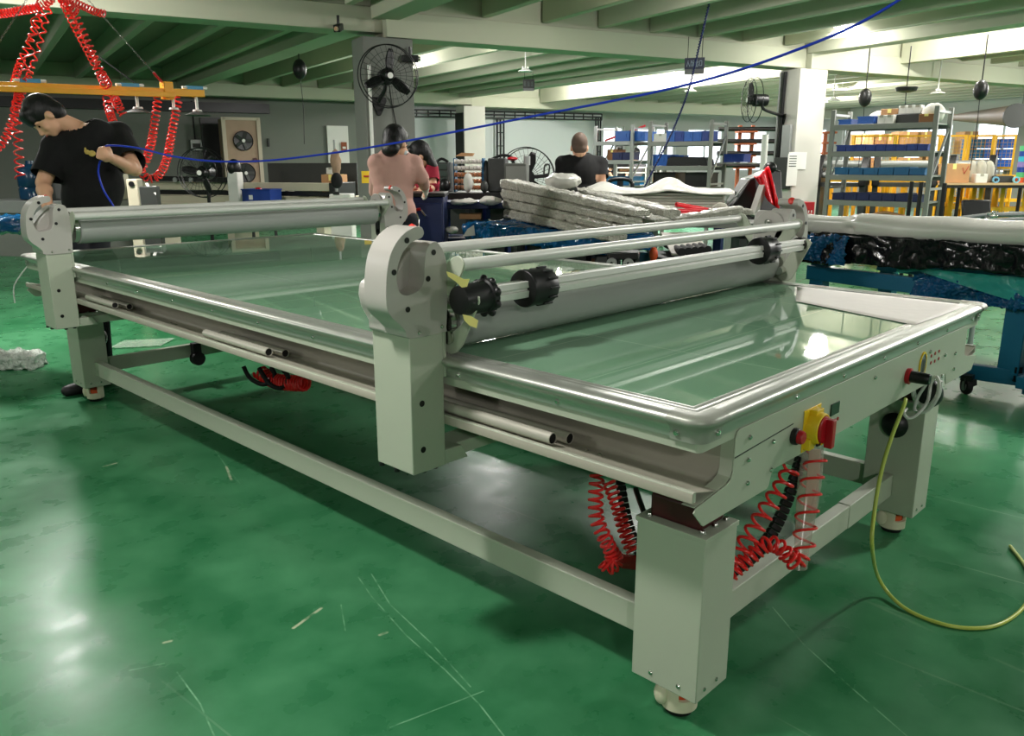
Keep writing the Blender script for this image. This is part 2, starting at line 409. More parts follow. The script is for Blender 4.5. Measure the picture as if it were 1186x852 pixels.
# end panels with winged ends
half = [(-.003, .775), (.004, .790), (.014, .7935)]
wing = [(-.004, .700), (-.012, .686), (-.03, .678), (-.147, .662), (-.156, .653), (-.120, .615), (-.114, .6115), (.160, .6125), (.168, .618), (.178, .648), (.186, .654)]
left = wing[::-1]+half
poly = left+[(WX-x, z) for x, z in left[::-1]]
for yy, nm in ((-.058, 'end_panel'), (4.249, 'end_panel')):
    ep = MB().prism(poly, lambda u, v: (u, yy, v), (0, .003, 0)).build(nm, M_BODY, table, bevel=.0008)
    if yy < 0:
        panel = ep
        MB().prism([(-.002, .7005), (-.002, .7035), (.27, .7165), (.27, .7140)], lambda u, v: (u, yy-.0006, v+.03), (0, .001, 0)).build('panel_seam', M_BLACK, ep)
        mb = Bolts()
        for u, v in ((868, 506), (895, 511), (866, 532), (892.5, 543.5), (865, 559), (1013, 437), (1094, 411), (1106, 409), (1104, 427), (1090, 435), (1077, 407)):
            bolt(mb, atY(u, v, yy), (0, -1, 0), .0062, .006)
        mb.build('panel_screw', M_STEEL, ep)
        # flange inside the wing
        MB().strip([(-.15, yy+.003, .664), (-.032, yy+.003, .680), (-.012, yy+.003, .690), (-.005, yy+.003, .705), (-.004, yy+.003, .775)], (0, .03, 0), .0015).build('wing_flange', M_BODY, ep)
# ---- controls on the near end panel
YP = -.058
def on_panel(u, v): return atY(u, v, YP)
p = on_panel(919, 504.5)
b = MB().lathe([(.020, 0), (.021, .003), (.020, .012), (.0175, .014)], p, (0, -1, 0), 24).build('button_collar', M_BLACK, table)
MB().lathe([(.0165, .01), (.0165, .022), (.014, .026), (0, .027)], p, (0, -1, 0), 24).build('push_button', M_RED, b)
q = MB().box(.323, .416, YP-.0025, YP, .657, .765).build('switch_plate', M_YELLOW, table, bevel=.003)
q['label'] = 'yellow isolator plate'
MB().box(.331, .408, YP-.0031, YP-.002, .664, .669).build('plate_marking', M_BLACK, q)
c = Vector((.372, YP, .7125))
sw = MB(); sw.lathe([(.043, 0), (.043, .012), (.040, .030), (.0385, .032), (.034, .032), (.034, .026), (0, .026)], c, (0, -1, 0), 36)
sw.box(c.x-.042, c.x-.012, YP-.018, YP, c.z-.048, c.z-.02); sw.box(c.x-.02, c.x+.02, YP-.020, YP, c.z+.03, c.z+.049)
swo = sw.build('switch_body', M_YELLOW, q, bevel=.0015)
sk = MB(); sk.lathe([(.0335, .026), (.0335, .034), (.032, .036), (0, .036)], c, (0, -1, 0), 32)
sk.obox(c+Vector((.012, -.043, -.010)), Vector((1, 0, 0)), Vector((0, 1, 0)), Vector((0, 0, 1)), .010, .010, .036)
sk.build('rotary_handle', M_RED, swo, bevel=.004)
MB().box(c.x-.03, c.x-.012, YP-.0325, YP-.028, c.z-.036, c.z-.03).build('lock_slot', M_BLACK, swo)
d0, d1 = on_panel(959, 482), on_panel(971, 466)
dd = MB().box(.477, .529, YP-.003, YP, .715, .747).build('display', M_DISP, table, bevel=.001)
for i in range(5): MB().lathe([(.0048, 0), (.0048, .0025), (0, .003)], (.463+i*.0165, YP, .694+.001*i), (0, -1, 0), 12).build('display_key', M_RED, dd)
for k, (pp) in enumerate([on_panel(u, v) for u, v in ((1078.5, 412), (1083, 409), (1087.5, 406.5), (1078, 420), (1082.5, 418), (1087, 415))]):
    MB().lathe([(.0055, 0), (.0055, .002), (0, .0025)], pp, (0, -1, 0), 12).build('indicator_lamp', M_RED, table)
kp = on_panel(1050.5, 435)
kb = MB().lathe([(.024, 0), (.025, .010), (.021, .012)], kp, (0, -1, 0), 28).build('knob_collar', M_RED, table)
MB().lathe([(.018, .010), (.018, .03), (.017, .062), (.014, .066), (0, .067)], kp, (0, -1, 0), 28).build('regulator_knob', M_BLACK, kb)
gp = Vector((1.152, YP, .728))
def oval(rx, rz, n=28): return [(rx*math.cos(2*PI*i/n), rz*math.sin(2*PI*i/n)) for i in range(n)]
mb = MB(); A = oval(.030, .044); Bv = oval(.025, .038); n = len(A)
mb.add([(gp.x+u, YP-.004, gp.z+v) for u, v in A]+[(gp.x+u, YP-.004, gp.z+v) for u, v in Bv]+[(gp.x+u, YP, gp.z+v) for u, v in A], [(i, (i+1) % n, n+(i+1) % n, n+i) for i in range(n)]+[(i, 2*n+i, 2*n+(i+1) % n, (i+1) % n) for i in range(n)])
gr = mb.build('gauge_ring', M_YELLOW, table)
mb = MB(); mb.prism(oval(.0248, .0378), lambda u, v: (gp.x+u, YP-.002, gp.z+v), (0, .0015, 0)); mb.build('gauge_face', mat('grey_gauge_face', (120, 130, 130), .25), gr)
MB().bar((gp.x, YP-.003, gp.z-.03), (gp.x+.004, YP-.003, gp.z+.02), .012, .003).build('gauge_needle', M_STEEL, gr)

# ================================================================= gantries
CAPO = [(.0, .921), (.113, .921), (.120, .932), (.1255, 1.0), (.127, 1.05), (.125, 1.10), (.116, 1.128), (.100, 1.149), (.086, 1.154), (.070, 1.147), (.058, 1.128), (.053, 1.095), (.050, 1.062), (.037, 1.040), (.0, 1.030),
        (-.022, 1.036), (-.031, 1.052), (-.034, 1.075), (-.030, 1.101), (-.018, 1.128), (.0, 1.148), (.022, 1.160), (.046, 1.166), (.054, 1.177), (.050, 1.189), (.040, 1.194),
        (.022, 1.192), (-.006, 1.181), (-.034, 1.158), (-.053, 1.127), (-.063, 1.09), (-.067, 1.055), (-.068, 1.02), (-.063, .996), (-.050, .978), (-.030, .960), (-.012, .940)]
def gantry(name, label, yf, zr, near):
    yc = yf+.076
    g = thing(name, label, 'roller gantry', (.793, yc, .55))
    for side in (0, 1):
        sx = 1 if side == 0 else -1; xo = -.269 if side == 0 else 1.855
        X = lambda u: xo+sx*u
        tw = MB().box(min(X(0), X(.111)), max(X(0), X(.111)), yf, yf+.153, .557, .923).build('tower', M_BODY, g, bevel=.003)
        for zz in (.62, .745): MB().cyl((X(.035), yf-.0006, zz), (X(.035), yf+.02, zz), .0085, n=16).build('tower_hole', M_BLACK, tw)
        for yy, uu in ((.02, .05), (.075, .004), (.14, .004), (.02, .09)): MB().cyl((X(uu), yf+yy, .549), (X(uu), yf+yy, .557), .008, n=12).build('tower_plug', M_BLACK, tw)
        cp = MB()
        up = [Vector((u, z, 0)) for u, z in CAPO]; sm = catmull(up, 3, True)
        cp.prism([(v.x, v.y) for v in sm], lambda u, v: (X(u), yf-.004, v), (0, .088, 0))
        co = cp.build('tower_cap', M_BODY2, tw, bevel=.017, seg=4)
        bk = MB().prism([(-.012, .921), (.122, .921), (.126, 1.0), (.124, 1.09), (.112, 1.128), (.09, 1.146), (.07, 1.143), (.04, 1.122), (.012, 1.095), (-.012, 1.065), (-.036, 1.05), (-.040, 1.02), (-.034, .99), (-.012, .95)], lambda u, v: (X(u), yf+.055, v), (0, .102, 0))
        bk.build('cap_back', M_BODY2, tw, bevel=.012, seg=3)
        for u, z in ((.0, 1.163), (-.042, 1.09), (.083, 1.128), (.063, 1.064), (-.004, .995)): MB().cyl((X(u), yf-.0052, z), (X(u), yf+.01, z), .0072, n=16).build('cap_hole', M_BLACK, co)
        mb = Bolts()
        for u, z in ((.03, .932), (.105, .937)): bolt(mb, (X(u), yf-.004, z), (0, -1, 0), .0055, .004)
        mb.build('cap_screw', M_STEEL, co)
        mb = MB(); mb.lathe([(.013, -.014), (.0155, 0), (.0145, .006), (.008, .010), (0, .011)], (X(.045), yf+.026, 1.184), (sx*.75, -.25, .55), 20)
        mb.build('horn_tip', M_REDTIP, co)
        # inner plate with slot and bearing disc
        xi = X(.111)
        pl = MB().box(min(xi, xi+sx*.012), max(xi, xi+sx*.012), yf+.0, yf+.150, .80, 1.08).build('inner_plate', M_BODY, tw, bevel=.003)
        MB().cyl((xi+sx*.004, yc, 1.08), (xi+sx*.020, yc, 1.08), .066, n=40).build('bearing_disc', M_BODY2, tw, bevel=.003)
        mb = MB(); mb.cyl((xi+sx*.02, yc, 1.10), (xi+sx*.04, yc, 1.10), .012, n=18); mb.cyl((xi+sx*.04, yc, 1.10), (xi+sx*.05, yc, 1.10), .006, n=12)
        mb.build('bearing_bolt', M_STEEL, tw)
        mb = MB(); mb.cyl((xi+sx*.011, yc, 1.02), (xi+sx*.0135, yc, 1.02), .022, n=20); mb.cyl((xi+sx*.011, yc, .90), (xi+sx*.0135, yc, .90), .022, n=20)
        mb.box(min(xi+sx*.011, xi+sx*.0135), max(xi+sx*.011, xi+sx*.0135), yc-.022, yc+.022, .90, 1.02)
        mb.build('plate_slot', M_BLACK, pl)
        if near:
            xb = xi+sx*.014
            if side == 0:
                P = [atX(u, v, -.128) for u, v in ((512, 378), (513, 404), (524, 410), (531, 408), (538, 399), (545, 381), (549, 371), (557, 350), (556.5, 343), (552, 341.5), (549, 345), (548, 352), (543, 366), (536, 376), (528, 383), (521, 385))]
                arm = [(p_.y, p_.z) for p_ in P]
            else: arm = [(.600, 1.040), (.584, 1.026), (.655, .874), (.672, .862), (.70, .860), (.742, .893), (.70, .93), (.65, 1.01), (.63, 1.036)]
            MB().prism(arm, lambda u, v: (xb+sx*.008, u, v), (sx*.007, 0, 0)).build('take_up_arm', M_BODY, g, bevel=.002)
            mb = MB(); mb.cyl((xb, .70, .905), (xb+sx*.05, .70, .905), .018, n=20); mb.build('take_up_boss', M_STEEL, g)
    # lower carriage: a bracket on each tower and the beam joining them under the table
    for sx, xi in ((1, -.158), (-1, 1.744)):
        MB().prism([(-.003, .557), (.086, .557), (.062, .598), (-.003, .598)], lambda u, v: (xi+sx*u, yf+.004, v), (0, .14, 0)).build('carriage_bracket', M_BODY, g, bevel=.003)
    MB().box(-.10, 1.686, yf+.03, yf+.12, .5585, .596).build('carriage_beam', M_BODY, g, bevel=.003)
    # roller
    rl = MB().cyl((-.095, yc, zr), (1.69, yc, zr), .074, n=56).build('pressure_roller', M_ROLLER, g)
    for a, b_ in ((-.118, -.0955), (1.6905, 1.712)): MB().cyl((a, yc, zr), (b_, yc, zr), .066, n=40).build('roller_end_ring', M_STEEL, rl)
    MB().cyl((-.16, yc, zr), (1.75, yc, zr), .016, n=20).build('roller_shaft', M_STEEL, rl)
    # round cross tubes
    MB().cyl((-.135, yf+.220, 1.107), (1.725, yf+.220, 1.107), .016, n=28).build('cross_tube', M_RAIL, g)
    MB().cyl((-.14, yf-.047, 1.095), (1.735, yf-.047, 1.095), .0165, n=28).build('cross_tube', M_RAIL, g)
    for sx, xi in ((1, -.158), (-1, 1.744)):
        MB().prism([(yf+.148, 1.06), (yf+.198, 1.125), (yf+.223, 1.13), (yf+.243, 1.11), (yf+.228, 1.08), (yf+.158, 1.0), (yf+.118, 1.0)], lambda u, v: (xi+sx*.002, u, v), (sx*.01, 0, 0)).build('tube_bracket', M_BODY, g, bevel=.002)
        MB().prism([(v_.x, v_.y) for v_ in catmull([Vector((yf-.068, 1.095, 0)), Vector((yf-.058, 1.115, 0)), Vector((yf-.035, 1.117, 0)), Vector((yf+.0, 1.095, 0)), Vector((yf+.043, 1.06, 0)), Vector((yf+.048, 1.01, 0)), Vector((yf+.013, 1.0, 0)), Vector((yf-.04, 1.05, 0))], 4, True)], lambda u, v: (xi+sx*.014, u, v), (sx*.006, 0, 0)).build('tube_bracket', M_BODY, g, bevel=.002)
    if near:
        # take-up profile: extruded bar with grooves
        pr = [(-.024, -.020), (-.010, -.024), (.012, -.024), (.024, -.014), (.024, .012), (.014, .022), (-.004, .023), (-.006, .018), (-.010, .018), (-.012, .023), (-.022, .022), (-.025, .006), (-.019, .004), (-.019, -.001), (-.026, -.003)]
        tk = MB().prism(pr, lambda u, v: (-.07, .632+u, 1.016+v), (1.795, 0, 0)).build('take_up_profile', M_RAIL, g, bevel=.001)
        def collar(xa, xb2):
            mb = MB(); mb.lathe([(.028, 0), (.050, .002), (.052, .01), (.048, .05), (.050, .055), (.050, xb2-xa-.01), (.046, xb2-xa), (.028, xb2-xa)], (xa, .632, 1.016), (1, 0, 0), 32)
            for i in range(12):
                t = 2*PI*i/12; mb.bar((xa+.058, .632+.051*math.cos(t), 1.016+.051*math.sin(t)), (xb2-.008, .632+.051*math.cos(t), 1.016+.051*math.sin(t)), .009, .006)
            mb.build('core_chuck', M_BLACK, g, bevel=.0015)
        collar(.065, .165); collar(1.36, 1.46)
        mb = MB(); mb.lathe([(.02, -.05), (.036, -.046), (.040, -.02), (.041, .035), (.046, .038), (.046, .055), (.03, .058)], (-.118, .632, 1.012), (1, 0, 0), 28)
        for i in range(9): t = 2*PI*i/9; mb.ell((-.070, .632+.044*math.cos(t), 1.012+.044*math.sin(t)), .010, .012, .012, 10, 6)
        mb.build('brake_knob', M_BLACK, g)
        mb = MB(); mb.cyl((1.70, .632, 1.016), (1.735, .632, 1.016), .03, n=24); mb.build('profile_end', M_BLACK, g)
        for pts, nm in (([(517, 314), (526, 317), (537, 323), (544, 323), (541, 332), (535, 333), (528, 326), (519, 320)], 0), ([(536, 364), (546, 366), (554, 371), (552, 380), (544, 377), (538, 371)], 1)):
            P = [atY(u, v, .60 if nm == 0 else .575) for u, v in pts]
            mb = MB(); n = len(P); mb.add(P+[q_+Vector((0, .0008, 0)) for q_ in P], [tuple(range(n)), tuple(range(2*n-1, n-1, -1))]+[(i, (i+1) % n, n+(i+1) % n, n+i) for i in range(n)])
            tp = mb.build('tape_flag', M_TAPE, g); tp['label'] = 'yellow tape tag'
    return g
gantry('roller_gantry', 'near roller gantry with two tubes and black chucks, in front of the pink-clothed worker', .702, .929, True)
gantry('roller_gantry', 'far roller gantry on the table, beside the man in black holding a cable', 3.436, 1.030, False)

# film sheet lying on the top, far right edge
FQ = [atz(u, v, .8535) for u, v in ((922, 349), (1060, 376.5), (1122, 353.5), (923, 331.5))]
mb = MB()
def film(u, v):
    a_ = FQ[0].lerp(FQ[1], v); b_ = FQ[3].lerp(FQ[2], v); c = a_.lerp(b_, u)
    return Vector((c.x, c.y, .8546+.0005*math.sin(9*u+7*v)))
mb.grid(film, 10, 20)
M_FILM = mat('white_film', (246, 238, 232), .5, var=.04, scale=14, bump=.12, bscale=18)
tag(mb.build('film_sheet', M_FILM, solid=.001), 'white paper sheet lying on the green top near its right rim', 'sheet')

# half-round offcuts lying in the gutter
M_ROD = mat('offcut_tube_grey', (186, 182, 170), .35, metal=.2, var=.04)
k = 0
labs = ['grey offcut tube in the gutter below the far gantry, inner one of the pair', 'grey offcut tube in the gutter below the far gantry, outer one of the pair',
        'grey offcut tube in the middle of the gutter, inner one of the pair', 'grey offcut tube in the middle of the gutter, outer one of the pair',
        'grey offcut tube in the gutter near the front corner, inner one of the pair', 'grey offcut tube in the gutter near the front corner, outer one of the pair']
for (y0, y1) in ((3.02, 3.36), (1.65, 2.12), (.345, 1.0)):
    for x in (-.068, -.131):
        z = .664+(-x-.006)*.24+.0165
        t = thing('offcut_tube', labs[k], 'tube', (x, (y0+y1)/2, z-.015), 0, 'offcut tubes in the gutter'); k += 1
        MB().pipe((x, y0, z), (x, y1, z), .0145, .0125, 24).build('tube_wall', M_ROD, t)
        MB().cyl((x, y0+.002, z), (x, y0+.01, z), .0125, n=20).build('end_plug', M_RUBBER, t)
# ====================================================================== room
def floor_mat():
    m = bpy.data.materials.new('green_epoxy_floor'); m.use_nodes = True; nt = m.node_tree; N = nt.nodes; L = nt.links
    p = N['Principled BSDF']; g = N.new('ShaderNodeNewGeometry')
    def noise(sc, det=5, dist=0, vec=None):
        n = N.new('ShaderNodeTexNoise'); n.inputs['Scale'].default_value = sc; n.inputs['Detail'].default_value = det; n.inputs['Distortion'].default_value = dist
        L.new(vec or g.outputs['Position'], n.inputs['Vector']); return n
    n1 = noise(1.3, 6, .6); n2 = noise(7, 6)
    ad = N.new('ShaderNodeMath'); ad.operation = 'ADD'; m2 = N.new('ShaderNodeMath'); m2.operation = 'MULTIPLY'; m2.inputs[1].default_value = .45
    L.new(n2.outputs['Fac'], m2.inputs[0]); L.new(n1.outputs['Fac'], ad.inputs[0]); L.new(m2.outputs[0], ad.inputs[1])
    cr = N.new('ShaderNodeValToRGB'); e = cr.color_ramp.elements
    e[0].position = .50; e[0].color = (lin(FL0[0]), lin(FL0[1]), lin(FL0[2]), 1)
    e[1].position = .95; e[1].color = (lin(FL1[0]), lin(FL1[1]), lin(FL1[2]), 1)
    L.new(ad.outputs[0], cr.inputs[0])
    # fine scratches: stretched voronoi edges, masked
    prev = cr.outputs[0]
    for rot, sc, st in ((.5, 1.1, (1, .14, 1)), (2.1, .8, (1, .11, 1))):
        mp = N.new('ShaderNodeMapping'); mp.inputs['Rotation'].default_value = (0, 0, rot); mp.inputs['Scale'].default_value = st
        L.new(g.outputs['Position'], mp.inputs[0])
        wob = noise(2.5, 2, 0, mp.outputs[0]); mxv = N.new('ShaderNodeMixRGB'); mxv.inputs[0].default_value = .06
        L.new(mp.outputs[0], mxv.inputs[1]); L.new(wob.outputs['Color'], mxv.inputs[2])
        v = N.new('ShaderNodeTexVoronoi'); v.feature = 'DISTANCE_TO_EDGE'; v.inputs['Scale'].default_value = sc; L.new(mxv.outputs[0], v.inputs['Vector'])
        lt = N.new('ShaderNodeMath'); lt.operation = 'LESS_THAN'; lt.inputs[1].default_value = .0022; L.new(v.outputs['Distance'], lt.inputs[0])
        nm = noise(.9, 3); gt = N.new('ShaderNodeMapRange'); gt.inputs['From Min'].default_value = .52; gt.inputs['From Max'].default_value = .66; gt.inputs['To Max'].default_value = .5
        L.new(nm.outputs['Fac'], gt.inputs['Value'])
        mu = N.new('ShaderNodeMath'); mu.operation = 'MULTIPLY'; L.new(lt.outputs[0], mu.inputs[0]); L.new(gt.outputs[0], mu.inputs[1])
        mx = N.new('ShaderNodeMixRGB'); mx.inputs[2].default_value = (lin(150), lin(178), lin(150), 1); L.new(mu.outputs[0], mx.inputs[0]); L.new(prev, mx.inputs[1]); prev = mx.outputs[0]
    # individual long scratches and scuffs
    def seg(A, B_):
        A = Vector((A.x, A.y, 0)); B_ = Vector((B_.x, B_.y, 0)); ba = B_-A
        s = N.new('ShaderNodeVectorMath'); s.operation = 'SUBTRACT'; L.new(g.outputs['Position'], s.inputs[0]); s.inputs[1].default_value = A
        d = N.new('ShaderNodeVectorMath'); d.operation = 'DOT_PRODUCT'; L.new(s.outputs[0], d.inputs[0]); d.inputs[1].default_value = ba/ba.length_squared
        c = N.new('ShaderNodeClamp'); L.new(d.outputs['Value'], c.inputs[0])
        k = N.new('ShaderNodeVectorMath'); k.operation = 'SCALE'; k.inputs[0].default_value = ba; L.new(c.outputs[0], k.inputs['Scale'])
        e_ = N.new('ShaderNodeVectorMath'); e_.operation = 'DISTANCE'; L.new(s.outputs[0], e_.inputs[0]); L.new(k.outputs[0], e_.inputs[1])
        return e_.outputs['Value']
    def scratches(lines, wd, rgb, fac):
        nonlocal prev
        cur = None
        for l in lines:
            P_ = [atz(u, v, 0) for u, v in l]
            for a_, b_ in zip(P_, P_[1:]):
                o_ = seg(a_, b_)
                if cur is None: cur = o_
                else:
                    m_ = N.new('ShaderNodeMath'); m_.operation = 'MINIMUM'; L.new(cur, m_.inputs[0]); L.new(o_, m_.inputs[1]); cur = m_.outputs[0]
        r_ = N.new('ShaderNodeMapRange'); r_.inputs['From Min'].default_value = wd*.4; r_.inputs['From Max'].default_value = wd; r_.inputs['To Min'].default_value = fac; r_.inputs['To Max'].default_value = 0
        L.new(cur, r_.inputs['Value']); nz = noise(22, 3); q = N.new('ShaderNodeMapRange'); q.inputs['From Min'].default_value = .35; q.inputs['From Max'].default_value = .6; L.new(nz.outputs['Fac'], q.inputs['Value'])
        mu_ = N.new('ShaderNodeMath'); mu_.operation = 'MULTIPLY'; L.new(r_.outputs[0], mu_.inputs[0]); L.new(q.outputs[0], mu_.inputs[1])
        x_ = N.new('ShaderNodeMixRGB'); x_.inputs[2].default_value = (lin(rgb[0]), lin(rgb[1]), lin(rgb[2]), 1); L.new(mu_.outputs[0], x_.inputs[0]); L.new(prev, x_.inputs[1]); prev = x_.outputs[0]
    scratches([[(415, 668), (430, 690), (470, 735), (515, 775), (555, 815), (590, 860)], [(430, 664), (452, 700), (500, 745), (545, 795)], [(895, 703), (930, 745), (985, 795), (1055, 856)], [(205, 778), (232, 815), (250, 856)], [(150, 776), (190, 768)], [(452, 842), (560, 800)], [(248, 520), (262, 540), (278, 560)], [(395, 700), (400, 730)]], .0028, (128, 178, 140), .75)
    scratches([[(340, 727), (372, 704)], [(190, 744), (198, 742)], [(262, 540), (268, 556)], [(440, 735), (448, 732)], [(120, 540), (135, 536)]], .007, (196, 200, 168), .8)
    L.new(prev, p.inputs['Base Color'])
    mr = N.new('ShaderNodeMapRange'); mr.inputs['From Min'].default_value = .3; mr.inputs['From Max'].default_value = .7; mr.inputs['To Min'].default_value = .24; mr.inputs['To Max'].default_value = .36
    L.new(n2.outputs['Fac'], mr.inputs['Value']); L.new(mr.outputs[0], p.inputs['Roughness'])
    n3 = noise(3.5, 3); b = N.new('ShaderNodeBump'); b.inputs['Strength'].default_value = .07; b.inputs['Distance'].default_value = .012
    L.new(n3.outputs['Fac'], b.inputs['Height']); L.new(b.outputs[0], p.inputs['Normal'])
    p.inputs['Specular IOR Level'].default_value = .16
    return m
FL0, FL1 = (28, 96, 56), (76, 140, 98)
M_FLOOR = floor_mat()
M_CONC = mat('green_painted_concrete', (184, 185, 164), .8, var=.04, scale=.8, bump=.05, bscale=6)
M_SLAB = mat('dull_green_soffit', (150, 153, 132), .85, var=.06, scale=.8)
M_WALLG = mat('dim_grey_wall', (122, 126, 118), .8, var=.05, scale=.6)
M_WALLL = mat('pale_blue_panel_wall', (204, 209, 208), .7, var=.05, scale=.5)
M_COLUMN = mat('column_grey_paint', (116, 118, 112), .75, var=.04, scale=1.2)
M_COLTOP = mat('column_white_paint', (198, 194, 186), .75, var=.03, scale=1.2)
A0, A1, B0, B1 = -9.0, 22.0, -7.0, 21.0
struct(MB().rbox(A0, A1, B0, B1, -.2, 0).build('floor', M_FLOOR, smooth=False), 'glossy green epoxy floor with scratches')
ZS = 3.22
struct(MB().rbox(A0, A1+.2, B0, B1, ZS, ZS+.2).build('ceiling', M_SLAB, smooth=False))
def wall(nm, a0, a1, b0, b1, m, z0=0, z1=ZS): return struct(MB().rbox(a0, a1, b0, b1, z0, z1).build(nm, m, smooth=False))
wall('wall_left', A0-.2, A0, B0, B1, M_WALLG)
wall('wall_near', A0, A1, B0-.2, B0, M_WALLG)
BW = 18.6    # back wall plane
wall('wall_back', A0, 6.2, BW, BW+.2, M_WALLG)  # same wall as the pale panels, its lack of light put into the grey
wall('wall_back_panel', 6.2, 12.9, BW, BW+.2, M_WALLL)
wall('wall_return', 12.8, 13.0, BW+.2, 20.5, M_WALLL)
# windowed walls: sill, head and piers with a frame and a pane in each opening
M_GLASS = bpy.data.materials.new('window_glass'); M_GLASS.use_nodes = True
_p = M_GLASS.node_tree.nodes['Principled BSDF']; _p.inputs['Base Color'].default_value = (.9, .95, .95, 1); _p.inputs['Roughness'].default_value = .05; _p.inputs['Alpha'].default_value = .12
M_FRAME = mat('window_frame_white', (206, 208, 204), .5)
WN = [0]
def window_wall(nm, along, fixed, s0, s1, pitch, ww, z0, z1):
    def bx(mb, s_, e_, t0, t1, za, zb_):
        if along == 'a': mb.rbox(s_, e_, fixed+t0, fixed+t1, za, zb_)
        else: mb.rbox(fixed+t0, fixed+t1, s_, e_, za, zb_)
        return mb
    mb = MB(); bx(mb, s0, s1, 0, .2, 0, z0); bx(mb, s0, s1, 0, .2, z1, ZS)
    n = int((s1-s0)/pitch); gap = ((s1-s0)-n*ww)/(n+1); x = s0
    for i in range(n+1): bx(mb, x, x+gap, 0, .2, z0, z1); x += gap+ww
    struct(mb.build(nm, M_WALLW, smooth=False))
    x = s0+gap
    for i in range(n):
        WN[0] += 1; e = x+ww; f = MB()
        for (p_, q_, za, zb_) in ((x, x+.06, z0, z1), (e-.06, e, z0, z1), (x, e, z0, z0+.06), (x, e, z1-.06, z1), ((x+e)/2-.03, (x+e)/2+.03, z0, z1)): bx(f, p_, q_, .06, .12, za, zb_)
        fo = struct(f.build('window_%d' % WN[0], M_FRAME, smooth=False))
        g_ = MB(); bx(g_, x+.06, e-.06, .085, .092, z0+.06, z1-.06); g_.build('pane', M_GLASS, fo, smooth=False)
        x = e+gap
M_WALLW = mat('white_painted_wall', (196, 196, 190), .8, var=.03, scale=.8)
window_wall('wall_back_right', 'a', 20.5, 13.0, A1, 1.95, 1.6, 1.0, 2.42)
window_wall('wall_right', 'b', A1, B0, 20.7, 2.2, 1.6, 1.0, 2.42)
# beams along a (main) and along b (girders): heavy sections with a narrower upper step
def beam_a(nm, a0, a1, b, zb, w=.36, z1=ZS, step=True):
    mb = MB(); mb.rbox(a0, a1, b-w/2, b+w/2, zb, zb+.26 if step else z1)
    if step: mb.rbox(a0, a1, b-w/2+.05, b+w/2-.05, zb+.26, z1)
    return struct(mb.build(nm, M_CONC, bevel=.008))
beam_a('beam_1', 2.2, 8.6, 7.72, 2.645)
beam_a('beam_2', A0, 2.2, 7.85, 2.70)
beam_a('beam_3', 8.6, A1, 7.62, 2.63)
beam_a('beam_4', A0, 8.2, 17.7, 2.70)
beam_a('beam_5', 8.2, A1, 17.7, 2.66)
def beam_line(nm, p, q, zb, w, z1=ZS, m=None):
    d = (q-p); l = d.length; d.normalize(); n = Vector((-d.y, d.x, 0))
    mb = MB(); c = (p+q)/2; mb.obox(Vector((c.x, c.y, (zb+z1)/2)), d, n, Vector((0, 0, 1)), l/2, w/2, (z1-zb)/2)
    return struct(mb.build(nm, m or M_CONC, bevel=.008))
beam_line('girder_1', rm(8.72, -6.9), rm(8.72, 7.5), 2.84, .30)
beam_line('girder_2', rm(8.7, 7.8), rm(8.0, 17.5), 2.86, .30)
beam_line('girder_3', rm(2.2, -6.9), rm(2.2, 7.6), 2.82, .30)
beam_line('girder_4', rm(2.2, 8.0), rm(1.6, 17.5), 2.82, .34)
beam_line('girder_5', rm(10.62, -6.9), rm(10.62, 7.45), 2.80, .12)
beam_line('girder_6', rm(10.62, 7.8), rm(10.2, 17.5), 2.80, .12)
# secondary ribs
k = 0
a = -8.3
for i in range(38):
    aa = -8.6+i*.80
    if min(abs(aa-8.72), abs(aa-2.2)) < .34 or 8.8 < aa < 10.7: continue
    k += 1
    for seg, (b0, b1) in enumerate(((-6.9, 7.55), (8.0, 17.5))):
        sk = -.06*(1 if seg else 0)
        struct(beam_line('rib_%d' % (k*2+seg), rm(aa, b0), rm(aa+sk*(b1-b0), b1), 2.93, .10, ZS, M_CONC))
# columns
def column(nm, a0, a1, b0, b1, z1, mtop):
    o = struct(MB().rbox(a0, a1, b0, b1, 0, z1).build(nm, mtop, bevel=.01)); return o
column('column_1', 1.93, 2.50, 7.55, 7.92, 2.64, M_COLUMN)
column('column_2', 8.40, 8.96, 7.44, 7.82, 2.63, M_COLTOP)
column('column_3', 7.88, 8.46, 17.30, 17.75, 2.66, M_COLTOP)
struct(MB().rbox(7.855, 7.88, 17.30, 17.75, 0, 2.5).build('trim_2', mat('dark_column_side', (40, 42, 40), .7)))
column('column_4', 14.6, 15.2, 7.44, 7.82, 2.63, M_COLUMN)

